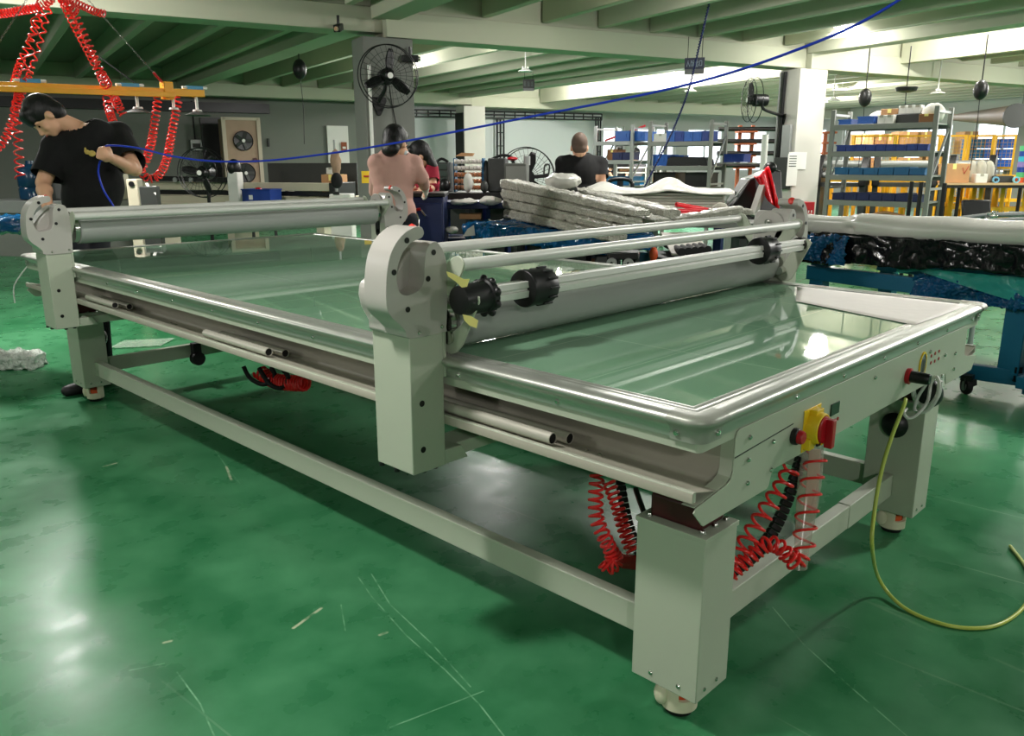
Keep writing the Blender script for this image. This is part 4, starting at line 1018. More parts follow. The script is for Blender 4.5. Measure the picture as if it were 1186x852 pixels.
# ------------------------------------------------------------- right-hand rack
P, ax, ay, L = rack('grey storage rack of blue bins, in front of yellow frames, beside the papered column', atd(966, 130, 10.8), atd(1086, 125, 9.95), .55, 2.0, (.50, .84, 1.17, 1.47, 1.81))
def row(P, ax, ay, L, z, n, m, h, lab, grp, frm=.05, to=.95, dep=.30, skip=()):
    for i in range(n):
        if i in skip: continue
        w = L*(to-frm)/n; c = P+ax*(L*frm+w*(i+.5))+ay*(dep*.6)+Vector((0, 0, z+.001))
        crate(c, ax, w*.94, dep, h*(.92+.16*random.random()), m if not isinstance(m, list) else m[i % len(m)], lab, grp)
row(P, ax, ay, L, 1.47, 9, M_BLUED, .085, 'dark blue bin in the row on the second shelf of the right rack', 'bins on the second shelf')
row(P, ax, ay, L, 1.17, 6, M_TEALB, .095, 'teal bin in the row on the third shelf of the right rack', 'bins on the third shelf')
row(P, ax, ay, L, .84, 7, M_NAVY, .095, 'navy bin in the row on the fourth shelf of the right rack', 'bins on the fourth shelf')
crate(P+ax*L*.10+ay*.2+ZU*1.811, ax, .16, .26, .07, M_BLUE, 'small blue bin at the left end of the top shelf of the right rack')
crate(P+ax*L*.31+ay*.2+ZU*1.811, ax, .20, .26, .10, M_BLUE, 'bright blue bin under the white bag on the right rack')
mb = MB(); mb.ell(P+ax*L*.34+ay*.42+ZU*1.90, .17, .12, .09); tag(crinkle(mb.build('plastic_bag', M_PLAST), .04, .08, 0), 'white plastic bag bulging on the top shelf behind the blue bin', 'bag')
carton(P+ax*L*.49+ay*.34+ZU*1.811, ax, .22, .2, .19, M_CARTON, 'brown carton on the top shelf of the right rack')
for u, v, z, lab in ((.475, .10, 1.811, 'white small box in front of the brown carton on the top shelf'), (.55, .10, 1.811, 'second white small box right of the one before the carton'),
                     (.615, .3, 1.93, 'left white box raised on the dark tray, top shelf'), (.685, .3, 1.93, 'middle white box raised on the dark tray, top shelf'), (.755, .3, 1.93, 'right white box raised on the dark tray, top shelf')):
    carton(P+ax*L*u+ay*v+ZU*z, ax, .095, .12, .105, M_WHITEB, lab, 'white boxes on the rack top')
tag(MB().obox(P+ax*L*.69+ay*.28+ZU*1.87, ax, ay, ZU, .17, .12, .058).build('dark_tray', M_DARKM, bevel=.01), 'dark tray under the three white boxes on the right rack', 'tray')
mb = MB(); mb.ell(P+ax*L*.90+ay*.28+ZU*1.93, .15, .14, .12); tag(crinkle(mb.build('white_sack', M_CLOTH), .06, .08, 0), 'white rumpled sack at the right end of the top shelf', 'sack')
carton(P+ax*L*.90+ay*.08+ZU*1.811, ax, .17, .11, .10, M_CARTON2, 'small dark brown box before the white sack on the top shelf')
# flattened board and odds under the rack
def cardb(u, v): return P+ax*(L*(.36+u*.55))+ay*(.02+v*.45)+ZU*(.502+.16*abs(math.sin(2.4*u+.4))*(1-v*.4)+.05*mnoise.noise(Vector((u*4, v*4, 2)))+.03)
tag(MB().grid(cardb, 14, 8).build('cardboard_sheet', M_CARTON, solid=.006), 'crumpled brown cardboard sheet on the lowest shelf of the right rack', 'cardboard')
# ------------------------------------------------------------------- far racks
P, ax, ay, L = rack('dark-fronted storage rack of blue bins left of the papered column', atd(753.5, 142, 13.3), atd(825, 140, 12.7), .6, 1.98, (.42, .95, 1.275, 1.655))
row(P, ax, ay, L, 1.655, 5, [M_BLUE, M_BLUED, M_BLUE, M_BLUE, M_BLUED], .16, 'blue bin in the row on the top shelf of the middle rack', 'bins on the middle rack top', .26, .98)
carton(P+ax*L*.15+ay*.2+ZU*1.655, ax, .24, .3, .13, M_WHITEB, 'cream box at the left end of the middle rack top shelf')
crate(P+ax*L*.14+ay*.3+ZU*1.276, ax, .26, .4, .18, M_BLUE, 'blue bin at the left end of the second shelf, middle rack')
crate(P+ax*L*.35+ay*.42+ZU*1.276, ax, .18, .2, .17, M_BLUE, 'small blue bin behind the black trough, middle rack')
mb = MB(); mb.prism([(-.36, 0), (.36, 0), (.34, .10), (.29, .135), (-.27, .145), (-.33, .12)], lambda u, v: P+ax*(L*.60+u)+ay*.06+ZU*(1.276+v), ay*.3); tag(mb.build('black_trough', M_BLACK, bevel=.01), 'long black trough on the second shelf of the middle rack', 'trough')
for u, lab in ((.22, 'left black crate on the low shelf of the middle rack'), (.76, 'right black crate on the low shelf of the middle rack')): crate(P+ax*L*u+ay*.3+ZU*.951, ax, .40, .4, .22, M_BLACK, lab, 'black crates on the middle rack')
for u in (1.12, 1.27): crate(P+ax*L*u+ay*.62+ZU*1.33, ax, .17, .3, .13, M_BLUED, 'dark blue bin on the open shelf right of the middle rack', 'bins right of the middle rack')
tag(MB().obox(P+ax*L*1.2+ay*.62+ZU*1.315, ax, ay, ZU, .26, .2, .012).build('wall_shelf', M_RACK), 'narrow grey shelf right of the middle rack', 'shelf')
P, ax, ay, L = rack('leftmost grey storage rack, beside the pale panel wall', atd(690, 150, 15.0), atd(733, 146, 14.5), .7, 1.98, (.42, .92, 1.37, 1.70), frame_m=M_GREYS)
row(P, ax, ay, L, 1.70, 2, M_BLUE, .17, 'blue bin on the top shelf of the leftmost rack', 'bins on the leftmost rack top', .5, 1.3, .4)
carton(P+ax*L*.30+ay*.35+ZU*1.372, ax, .22, .3, .19, M_CARTON2, 'brown carton on the second shelf of the leftmost rack')
row(P, ax, ay, L, 1.372, 2, M_NAVY, .13, 'navy bin before the carton on the leftmost rack', 'navy bins on the leftmost rack', .45, 1.0, .25)
row(P, ax, ay, L, .92, 2, M_TEALB, .16, 'teal bin on the low shelf of the leftmost rack', 'teal bins on the leftmost rack', .3, 1.0, .3)
tag(MB().bar(P+ax*L*.1+ay*.2+ZU*1.72, P+ax*L*.95+ay*.5+ZU*1.98, .035).build('red_strip', M_REDF), 'red-edged strip leaning across the leftmost rack top', 'strip')
# lower cabinet with open compartments behind, seen between the racks
Q = gpt(atd(738, 200, 17)); t = thing('white_cubby_shelf', 'white open cubby shelf with small parts between the two far racks', 'shelf', Q)
mb = MB()
for z in (.55, .85, 1.12, 1.22): mb.obox(Q+ZU*z, SR, FH, ZU, .45, .18, .012)
for s in (-.45, -.15, .15, .45): mb.obox(Q+SR*s+ZU*.88, SR, FH, ZU, .012, .18, .34)
mb.build('cubby_frame', M_WHITEB, t)
for s, z, m in ((-.28, .86, M_BLUE), (.02, .86, M_TEALB), (.3, .86, M_CARTON), (-.28, 1.13, M_CARTON2), (.25, 1.13, M_DARKM)):
    crate(Q+SR*s+ZU*(z+.012)-FH*.02, SR, .22, .26, .17 if z < 1 else .07, m, 'small bin in the white cubby shelf between the far racks', 'bins in the cubby shelf')
# rolls on brown posts, in front of the windows
Q = gpt(atd(868, 190, 15.5))
t = thing('roll_stand', 'brown-posted stand for long black rolls, left of the papered column', 'stand', Q)
for s in (-.22, .02): MB().obox(Q+SR*s+ZU*1.0, SR, FH, ZU, .03, .03, 1.0).build('post', M_BROWN, t)
for z in (1.88, 1.66, 1.44, 1.22): MB().obox(Q-SR*.1+ZU*z, SR, FH, ZU, .16, .2, .015).build('support_arm', M_BROWN, t)
for z in (1.93, 1.71, 1.49, 1.27): tag(MB().cyl(Q-SR*.65+ZU*z-FH*.1, Q+SR*.7+ZU*z-FH*.05, .042, n=16).build('black_roll', M_BLACK), 'long black roll on the brown stand left of the column', 'roll', 'black rolls on the brown stand')
Q = gpt(atd(953, 190, 16.5)); t = thing('roll_stand', 'brown post stand seen between the papered column and right rack', 'stand', Q)
for s in (0, .14): MB().obox(Q+SR*s+ZU*.95, SR, FH, ZU, .03, .03, .95).build('post', M_BROWN, t)
for z in (1.9, 1.7, 1.5, 1.3): MB().obox(Q+SR*.07+ZU*z, SR, FH, ZU, .12, .12, .02).build('support_arm', M_BROWN, t)
tag(MB().cyl(gpt(atd(884, 190, 11.2))+ZU*.9, gpt(atd(884, 190, 11.2))+ZU*1.70, .045, n=20).build('white_tube', M_WHITEB), 'upright white cardboard tube left of the papered column', 'tube')
t = thing('tube_trolley', 'low grey bench under the upright white tube', 'bench', gpt(atd(884, 190, 11.25)))
Q = gpt(atd(872, 190, 11.3)); MB().obox(Q+ZU*.88, SR, FH, ZU, .3, .2, .02).build('bench_top', M_RACK, t)
for s in (-.27, .27): MB().obox(Q+SR*s+ZU*.43, SR, FH, ZU, .02, .18, .43).build('bench_leg', M_RACK, t)
# --------------------------------------------------------- yellow guard frames
def yframe(P, ax, w, h, lab, tilt=0.0):
    t = thing('guard_frame', lab, 'guard rail', gpt(P), math.atan2(ax.y, ax.x), 'yellow guard frames behind the right rack'); ay = Vector((-ax.y, ax.x, 0)); P = Vector(P)
    up = (ZU+ay*tilt).normalized()
    for z in (0, h*.5, h): MB().bar(P+up*z, P+ax*w+up*z, .05).build('rail', M_YEL, t)
    n = 5
    for i in range(n): MB().bar(P+ax*w*i/(n-1), P+ax*w*i/(n-1)+up*h, .05).build('upright', M_YEL, t)
for i, (u, d, w, z, h) in enumerate(((938, 13.2, 1.2, .32, .72), (1000, 13.0, 1.3, .34, .70), (1050, 12.8, 1.3, .32, .72), (1106, 12.4, 1.25, .32, .66), (1010, 13.6, 1.5, .36, .78), (938, 13.9, 1.5, .34, .80), (1090, 13.3, 1.4, .36, .74), (1140, 12.2, 1.2, .3, .68))):
    yframe(gpt(atd(u, 200, d))+ZU*z, (SR*.97-FH*.22).normalized(), w, h, 'yellow square-tube guard frame stacked upright behind the right rack', .02)
for i, (u, d) in enumerate(((950, 13.6), (1012, 13.4), (1075, 13.3), (1138, 13.1))):
    Q = gpt(atd(u, 200, d)); mb = MB(); mb.obox(Q+ZU*.16, SR, FH, ZU, .34, .5, .05)
    for s in (-.3, 0, .3): mb.obox(Q+SR*s+ZU*.055, SR, FH, ZU, .05, .5, .055)
    for s in (-.4, -.2, 0, .2, .4): mb.obox(Q+FH*s+ZU*.22, SR, FH, ZU, .34, .06, .012)
    tag(mb.build('pallet', M_WOOD), 'wooden pallet under the yellow guard frames', 'pallet', 'pallets under the frames')
# ------------------------------------------------------------- mesh cage, boxes
M_MESH = mat('yellow_wire', (226, 168, 40), .5)
def fence(u0, u1, d, lab):
    A = gpt(atd(u0, 170, d)); Bq = gpt(atd(u1, 170, d-.3)); ax = (Bq-A).normalized(); L = (Bq-A).length
    t = thing('mesh_fence_panel', lab, 'fence', (A+Bq)/2, math.atan2(ax.y, ax.x), 'yellow mesh fence panels')
    for P_ in (A, Bq): MB().bar(P_, P_+ZU*1.88, .06).build('post', M_YEL, t)
    for z in (.5, 1.2, 1.86): MB().bar(A+ZU*z, Bq+ZU*z, .04).build('rail', M_YEL, t)
    mb = MB(); n = int(L/.07)
    for i in range(1, n): mb.bar(A+ax*L*i/n+ZU*.5, A+ax*L*i/n+ZU*1.86, .006)
    for i in range(1, 19): mb.bar(A+ZU*(.5+i*.072), Bq+ZU*(.5+i*.072), .006)
    mb.build('wire_mesh', M_MESH, t)
for u0, u1 in ((988, 1036), (1038, 1088), (1090, 1118), (1122, 1150), (1152, 1176)): fence(u0, u1, 17.5, 'yellow wire mesh fence panel behind the right rack')
k = 0
for u, z, w, m in ((996, 1.45, .7, M_CARTON), (1014, 1.45, .5, M_CARTON2), (1026, 1.45, .5, M_CARTON), (1046, 1.5, .7, M_CARTON), (1066, 1.5, .8, M_CARTON), (1000, .9, .8, M_CARTON2), (1050, .9, .9, M_CARTON), (1080, 1.0, .6, M_CARTON), (1118, 1.5, .5, M_CARTON)):
    Q = gpt(atd(u, 170, 19)); carton(Q+ZU*(z), (SR-FH*.1).normalized(), w*.62, .5, .5 if z > 1.2 else .52, m, 'brown carton stacked behind the yellow mesh fence', 'cartons behind the mesh fence')
for u in (1000, 1056): 
    Q = gpt(atd(u, 170, 19)); mb = MB(); mb.obox(Q+ZU*.84, SR, FH, ZU, .54, .4, .05)
    for s in (-.52, .52):
        for v in (-.38, .38): mb.obox(Q+SR*s+FH*v+ZU*.4, SR, FH, ZU, .02, .02, .4)
    tag(mb.build('pallet_shelf', M_RACK), 'low grey platform carrying cartons behind the mesh fence', 'platform', 'platforms behind the fence')
for i, (u, z) in enumerate(((1126, 1.62), (1143, 1.62), (1160, 1.62), (1126, 1.4), (1143, 1.4), (1160, 1.4), (1126, 1.18), (1143, 1.18), (1160, 1.18))):
    Q = gpt(atd(u, 170, 18.4)); crate(Q+ZU*z, SR, .30, .4, .2, M_BLUE if i % 3 else M_TEALB, 'blue crate stacked behind the right end of the mesh fence', 'blue crates behind the fence')
Q = gpt(atd(1143, 170, 18.4)); mb = MB(); mb.obox(Q+ZU*1.16, SR, FH, ZU, .6, .25, .018); 
for s in (-.58, .58): mb.obox(Q+SR*s+ZU*.57, SR, FH, ZU, .02, .2, .57)
tag(mb.build('crate_stand', M_RACK), 'grey stand under the stacked blue crates', 'stand')
# ---------------------------------------------- black-ended roller machines
for u0, u1, d, lab in ((952, 1003, 12.6, 'laminating machine with black end plates behind the left half of the rack'), (1016, 1082, 12.4, 'laminating machine with black end plates behind the right half of the rack'), (1104, 1150, 13.0, 'black-ended laminating machine behind the cartons on the bench')):
    A = gpt(atd(u0, 190, d)); Bq = gpt(atd(u1, 190, d-.3)); ax = (Bq-A).normalized(); ay = Vector((-ax.y, ax.x, 0)); t = thing('roller_machine', lab, 'machine', (A+Bq)/2, math.atan2(ax.y, ax.x))
    for P_ in (A, Bq): MB().prism([(-.28, .98), (.22, .98), (.22, 1.22), (.10, 1.42), (-.06, 1.44), (-.28, 1.12)], lambda a_, b_: P_+ay*a_+ZU*b_-ax*.05, ax*.10).build('end_plate', M_BLACK, t, bevel=.01)
    for v, z, r in ((-.08, 1.30, .055), (.08, 1.16, .05), (-.12, 1.14, .045)): MB().cyl(A+ay*v+ZU*z, Bq+ay*v+ZU*z, r, n=20).build('roller', M_GREYS, t)
    MB().obox((A+Bq)/2+ZU*1.0, ax, ay, ZU, (Bq-A).length/2, .22, .03).build('machine_bed', M_DARKM, t)
    for P_ in (A, Bq): MB().obox(P_+ZU*.49, ax, ay, ZU, .04, .2, .49).build('leg', M_DARKM, t)
# ------------------------------------------------------------- packing bench
A = gpt(atd(1094, 213, 11.9)); ax = (SR-FH*.12).normalized(); ay = Vector((-ax.y, ax.x, 0))
t = thing('packing_bench', 'wooden-topped bench on black legs carrying cartons, at the right edge', 'bench', A+ax*.7, math.atan2(ax.y, ax.x))
MB().obox(A+ax*.72+ay*.3+ZU*1.02, ax, ay, ZU, .82, .33, .014).build('bench_top', M_WOOD, t); MB().obox(A+ax*.72-ay*.0+ZU*.985, ax, ay, ZU, .80, .015, .022).build('apron', M_BLACK, t)
for s in (-.05, .22, 1.06, 1.5): MB().bar(A+ax*s+ay*.02, A+ax*s+ay*.02+ZU*1.0, .04).build('leg', M_BLACK, t)
cz = 1.034
tt = carton(A+ax*.13+ay*.2+ZU*cz, ax, .44, .3, .27, M_CARTON, 'large brown carton with a red tick on the packing bench')
mb = MB(); q = A+ax*.27+ay*.048+ZU*(cz+.17); mb.bar(q+ax*-.03+ZU*.05, q+ZU*-.04, .016, .004); mb.bar(q+ZU*-.04, q+ax*.05+ZU*.07, .016, .004); mb.build('red_tick', M_RED, tt)
carton(A+ax*.52+ay*.12+ZU*cz, ax, .16, .16, .13, M_WHITEB, 'small white box beside the brown carton on the bench')
for s, v in ((.50, .38), (.62, .36), (.74, .38)):
    mb = MB(); mb.ell(A+ax*s+ay*v+ZU*(cz+.15), .075, .08, .17); tag(crinkle(mb.build('grey_sack', M_SACK), .03, .08, 0), 'grey sack standing behind the white box on the bench', 'sack', 'sacks on the bench')
for s, m, lab in ((.72, mat('light_blue_tape', (110, 170, 200), .4), 'light blue tape roll hanging over the bench edge'), (1.0, mat('pale_blue_roll', (120, 190, 210), .4), 'pale blue tape roll lying at the right of the bench')):
    tag(MB().pipe(A+ax*s+ay*.04+ZU*(cz+.045), A+ax*(s+.01)+ay*.10+ZU*(cz+.045), .045, .028, 24).build('tape_roll', m), lab, 'tape')
tag(MB().obox(A+ax*.9+ay*.3+ZU*(cz+.05), ax, ay, ZU, .12, .12, .05).build('brown_tray', M_DARKM, bevel=.01), 'dark brown tray right of the sacks on the bench', 'tray')
for i, (m, h) in enumerate(((M_ORANGE, .10), (mat('green_disc', (80, 170, 110), .5), .1), (M_BLUED, .1), (mat('violet_disc', (130, 110, 170), .5), .1), (mat('aqua_disc', (40, 160, 180), .5), .1), (M_BLUED, .1), (mat('green_disc', (80, 170, 110), .5), .1))):
    tag(MB().cyl(A+ax*1.12+ay*.22+ZU*(cz+i*.075), A+ax*1.12+ay*.22+ZU*(cz+.072+i*.075), .055, n=20).build('coloured_tape_roll', m), ['orange roll at the bottom of the coloured tape stack', 'green roll, second from the bottom of the tape stack', 'blue roll, third from the bottom of the tape stack', 'violet roll in the middle of the tape stack', 'aqua roll above the violet one in the tape stack', 'blue roll under the topmost of the tape stack', 'green roll on top of the coloured tape stack'][i], 'tape', 'coloured tape stack')
tag(MB().obox(A+ax*1.34+ay*.2+ZU*(cz+.28), ax, ay, ZU, .12, .1, .28).build('grey_upright_box', M_SACK, bevel=.01), 'tall grey box right of the coloured tape stack', 'box')
# black chair and dark posts in front of the bench
Q = gpt(atd(1132, 240, 8.4)); t = thing('office_chair', 'black low-backed chair before the packing bench', 'chair', Q)
MB().obox(Q+ZU*.86+FH*.02, SR, (FH-ZU*.25).normalized(), (ZU+FH*.25).normalized(), .15, .02, .10).build('backrest', M_BLACK, t, bevel=.03)
MB().obox(Q+ZU*.52-FH*.2, SR, FH, ZU, .2, .2, .03).build('seat', M_BLACK, t, bevel=.02); MB().bar(Q+FH*.02+ZU*.53, Q+FH*.02+ZU*.82, .04, .02).build('back_stem', M_BLACK, t)
MB().cyl(Q-FH*.18+ZU*.08, Q-FH*.18+ZU*.5, .025).build('column', M_BLACK, t)
for i in range(5): tt_ = 2*PI*i/5; MB().bar(Q-FH*.18+ZU*.08, Q-FH*.18+Vector((.25*math.cos(tt_), .25*math.sin(tt_), .05)), .03).build('base_arm', M_BLACK, t)
for u, dd, lab in ((1054, 8.9, 'leftmost thin black post before the right rack'), (1065, 8.7, 'black post overlapping the right rack, nearer its corner'), (1092, 8.6, 'black post right of the right rack corner')):
    Q = gpt(atd(u, 230, dd)); tag(MB().cyl(Q, Q+ZU*(1.13 if u < 1090 else 1.12), .022, n=14).build('black_post', M_BLACK), lab, 'post')
# -------------------------------------------------------------- column 2 things
def on_col(u, v, b=7.435):
    d = ray(u, v); n = RB; return CAMP+d*((b-CAMP.dot(n))/d.dot(n))
for (u0, v0, u1, v1, lab) in ((914, 176, 933, 196, 'white notice sheet on the column, upper right'), (913, 178, 923, 197, 'narrow ruled notice on the column, upper left'), (911.5, 197, 922, 215, 'narrow blank notice on the column, lowest')):
    A_ = on_col(u0, v0, 7.43 if 'upper r' in lab else 7.424); B_ = on_col(u1, v1, 7.43 if 'upper r' in lab else 7.424)
    t = thing('notice_sheet', lab, 'notice', A_); w_ = (B_-A_).dot(RA); h_ = A_.z-B_.z
    MB().obox(A_+RA*w_/2-ZU*h_/2, RA, RB, ZU, w_/2, .002, h_/2).build('sheet', M_PAPER, t)
    if 'ruled' in lab:
        for i in range(5): MB().obox(A_+RA*w_*.5-ZU*h_*(.15+i*.15)-RB*.003, RA, RB, ZU, w_*.36, .001, .006).build('ruled_line', M_DARKM, t)
A_ = on_col(920, 234, 7.2); B_ = on_col(935, 249, 7.2); w_ = (B_-A_).dot(RA)
t = thing('fire_hose_box', 'red box with white lettering standing before the papered column', 'box', gpt(A_)+RA*w_/2)
MB().obox(A_+RA*w_/2-ZU*.11, RA, RB, ZU, w_/2, .12, .11).build('box_body', M_RED, t, bevel=.004)
for i in range(4): MB().obox(A_+RA*(w_*.2+i*w_*.2)-ZU*.135-RB*.121, RA, RB, ZU, .010, .001, .018).build('letter_mark', M_PAPER, t)
MB().obox(A_+RA*w_*.5-ZU*.172-RB*.121, RA, RB, ZU, w_*.36, .001, .004).build('letter_underline', M_PAPER, t)
MB().obox(gpt(A_)+RA*w_/2+ZU*(A_.z-.22)/2, RA, RB, ZU, .03, .03, (A_.z-.22)/2).build('box_stand', M_RACK, t)
# conduit, cables, cabinet on the left face of column 2
xa = 8.395
tag(MB().rbox(xa-.05, xa, 7.50, 7.66, 1.38, 1.86).build('junction_cabinet', M_GREYS, bevel=.006), 'pale grey cabinet on the dark side of the papered column', 'cabinet')
tag(MB().rbox(xa-.08, xa, 7.46, 7.74, .95, 1.40).build('switch_cabinet', M_DARKM, bevel=.006), 'dark grey cabinet low on the side of the papered column', 'cabinet')
tag(MB().tube(catmull([rm(xa-.02, 7.70, 2.6), rm(xa-.02, 7.71, 2.2), rm(xa-.03, 7.70, 1.9), rm(xa-.02, 7.72, 1.4)], 5), .028, 8).build('black_cable', M_RUBBER), 'thick black cable running down the papered column', 'cable')
tag(MB().tube([rm(xa-.015, 7.79, 2.6), rm(xa-.015, 7.79, 1.1)], .02, 8).build('conduit_pipe', M_GREYS), 'grey conduit pipe on the back edge of the papered column', 'pipe')
# ----------------------------------------------------------------------- fans
def fan(C, n, R, lab, ang=0, guard=24, mount=None, stand=None, m=None, cat='fan'):
    n = n.normalized(); t = thing('industrial_fan', lab, cat, Vector((C.x, C.y, C.z-R))); m = m or M_BLACK
    x, y = frame_of(n)
    for off, rr in ((.0, R), (.09, R*.97)):
        MB().tube([C+n*(off-.045)+x*rr*math.cos(2*PI*i/40)+y*rr*math.sin(2*PI*i/40) for i in range(40)], .006, 6, closed=True).build('guard_ring', m, t)
    mb = MB()
    for i in range(guard):
        a_ = 2*PI*i/guard; dv = x*math.cos(a_)+y*math.sin(a_)
        mb.tube([C+n*.06+dv*.05, C+n*.075+dv*R*.5, C+n*.045+dv*R*.96], .0022, 4)
    for rr in (.35, .55, .75): mb.tube([C+n*.072+x*rr*R*math.cos(2*PI*i/32)+y*rr*R*math.sin(2*PI*i/32) for i in range(32)], .002, 4, closed=True)
    mb.build('guard_wires', m, t)
    for k_ in range(3):
        a_ = ang+2*PI*k_/3
        def bl(u, v):
            r_ = .06+u*(R*.86-.06); w = (v-.5)*(.04+.13*R*math.sin(PI*min(1, u*.9+.1)))*1.25
            dv = x*math.cos(a_)+y*math.sin(a_); tv = -x*math.sin(a_)+y*math.cos(a_); return C+dv*r_+tv*w+n*(w*.45)
        MB().grid(bl, 8, 4).build('blade', m, t, solid=.004)
    MB().lathe([(.075, -.22), (.085, -.18), (.085, -.03), (.06, .0), (.055, .05), (.035, .07), (0, .072)], C, n, 24).build('motor', m, t)
    MB().lathe([(.03, .073), (.03, .078), (0, .08)], C, n, 20).build('hub_badge', M_PAPER, t)
    if mount is not None:
        mb = MB(); mb.tube(catmull([C-n*.16, C-n*.18-ZU*.12, mount+n*.03+ZU*.06, mount], 5), .022, 10); mb.build('bracket_arm', m, t)
        mb = MB(); mb.prism([(-.08, .09), (.08, .09), (.09, .05), (.02, -.10), (-.02, -.10), (-.09, .05)], lambda u, v: mount+x.cross(n).normalized().cross(n)*0+Vector((-n.y, n.x, 0)).normalized()*u+ZU*v, n*.02); mb.build('mount_plate', m, t, bevel=.008)
    if stand is not None:
        MB().cyl(Vector((C.x, C.y, .03))-n*.12, C-n*.12, .022).build('stand_pole', m, t)
        MB().lathe([(.26, 0), (.26, .02), (.05, .045), (.03, .06)], Vector((C.x, C.y, .0))-Vector((n.x, n.y, 0))*.12, (0, 0, 1), 28).build('stand_base', m, t)
    return t
C = on_col(450, 88, 7.22); fan(C, (-RB-RA*.12), .315, 'wall fan with round wire guard on the grey column, above the worker in pink', .4, 30, C-RB*-.33-ZU*.28)
C = rm(8.05, 7.6, 0)+ZU*(atd(872, 118, 11.6).z); C = atd(871, 116, 11.45); fan(C, (-RA*.9+RB*.40), .30, 'wall fan turned sideways on the left side of the papered column', .9, 18, rm(8.39, 7.68, C.z-.25))
C = atd(234, 200, 10); fan(C, (-FH-SR*.1), .30, 'black pedestal fan standing before the beige flatbed machine', 1.9, 26, None, True)
C = atd(610, 205, 9.3); fan(C, (FH*.9+SR*.25), .33, 'large floor fan seen from behind, left of the close-cropped man', .8, 36, None, True)
fw = C
# white conduit and cable on column 1
xa = 2.05
tag(MB().rbox(1.965, 1.99, 7.50, 7.55, .3, 2.35).build('conduit_strip', M_PAPER, bevel=.004), 'white cable strip running down the front edge of the grey column', 'conduit')
tag(MB().rbox(1.995, 2.06, 7.49, 7.55, 1.32, 1.43).build('socket_box', M_PAPER, bevel=.005), 'small white socket box beside the cable strip on the grey column', 'socket')
tag(MB().rbox(2.0, 2.5, 7.52, 7.55, 1.02, 1.045).build('conduit_strip', M_PAPER), 'short level cable strip low on the grey column', 'conduit')
tag(MB().tube(catmull([on_col(450, 92, 7.40), on_col(453, 115, 7.53), on_col(458, 140, 7.53), on_col(462, 160, 7.53)], 5), .006, 6).build('thin_black_cable', M_RUBBER), 'thin black cord hanging from the column fan', 'cord')
tag(MB().obox(on_col(424, 205, 7.53), RA, RB, ZU, .05, .006, .065).build('caution_notice', M_YELLOW), 'yellow and red caution notice low on the grey column', 'notice')
tag(MB().obox(on_col(425, 204.0, 7.52), RA, RB, ZU, .035, .006, .008).build('notice_band', M_RED), 'red band across the yellow notice on the grey column', 'notice')
# loudspeakers / cable reels and cameras under the ceiling
def hang(P, lab, top=2.9, size=.09):
    t = thing('hanging_reel', lab, 'reel', P); MB().ell(P, size*.8, size*.8, size*1.15, 20, 12).build('reel_body', M_BLACK, t); MB().cyl(P+ZU*size, Vector((P.x, P.y, top)), .008).build('hanger_rod', M_RUBBER, t)
    MB().tube(catmull([P-ZU*size, P-ZU*(size+.4)+RA*.02, P-ZU*(size+.9)], 4), .005, 5).build('reel_cord', M_RUBBER, t)
hang(atd(347, 80, 11.5), 'black cable reel hanging left of the grey column', 2.9, .12)
hang(atd(1002, 113, 11.6), 'black cable reel hanging above the left half of the right rack', 2.9, .11)
hang(atd(1136, 104, 10.5), 'black cable reel hanging at the far right', 2.9, .11)
Q = atd(1050, 103, 11.5); t = thing('hanging_reel', 'flat black reel hanging above the middle of the right rack', 'reel', Q)
MB().lathe([(.12, .03), (.15, .02), (.13, -.03), (.05, -.05), (0, -.05)], Q, (0, 0, 1), 28).build('reel_body', M_BLACK, t); MB().cyl(Q, Vector((Q.x, Q.y, 2.9)), .008).build('hanger_rod', M_RUBBER, t); MB().tube(catmull([Q-ZU*.05, Q-ZU*.35+RA*.01, Q-ZU*.5], 4), .007, 6).build('reel_cord', M_RUBBER, t)
def camera(P, d, lab):
    t = thing('security_camera', lab, 'camera', P); d = d.normalized(); MB().bar(P-d*.09, P+d*.09, .07).build('camera_body', M_BLACK, t, bevel=.008); MB().cyl(P+d*.09, P+d*.11, .025).build('lens', M_STEEL, t); MB().cyl(P, P+ZU*.12, .015).build('camera_mount', M_BLACK, t)
camera(on_col(392, 32, 7.55), (-RB-RA*.6-ZU*.3), 'black security camera on the beam left of the grey column')
camera(on_col(475, 68, 7.5), (RA-RB*.4), 'small black camera at the right of the column fan')
# ---------------------------------------------------------------------- signs
def sign(P, w, h, strip, m, ml, glyphs, lab, nrm, hangto=2.85):
    n = nrm.normalized(); x = Vector((-n.y, n.x, 0)).normalized()
    if x.dot(SR) < 0: x = -x
    t = thing('hanging_sign', lab, 'sign', P-ZU*h/2)
    MB().obox(P, x, n, ZU, w/2, .012, h/2).build('sign_plate', m, t); MB().obox(P-ZU*(h/2+strip/2), x, n, ZU, w/2*.97, .011, strip/2).build('sign_strip', M_SIGNG, t)
    for s in (-.36, .36): MB().cyl(P+x*w*s+ZU*h/2, Vector((P.x, P.y, hangto))+x*w*s, .004).build('sign_wire', M_RUBBER, t)
    gw = w*.17
    for i, g in enumerate(glyphs):
        c = P+x*(w*(-.31+.62*i/(len(glyphs)-1)))-n*.0135; gh = h*.27; mb = MB()
        for (x0, y0, x1, y1) in g: mb.bar(c+x*gw*.5*x0+ZU*gh*y0, c+x*gw*.5*x1+ZU*gh*y1, h*.055, .002, up=n)
        mb.build('glyph', ml, t)
G_REN = [(-.1, 1, -.9, -1), (-.1, .4, .9, -1)]
G_YUAN = [(-.9, 1, -.9, -1), (-.9, 1, -.3, .5), (-.3, .5, -.9, .1), (0, .9, .9, .9), (-.1, .4, 1, .4), (.3, .4, 0, -1), (.6, .4, .6, -1), (.6, -1, 1, -.8)]
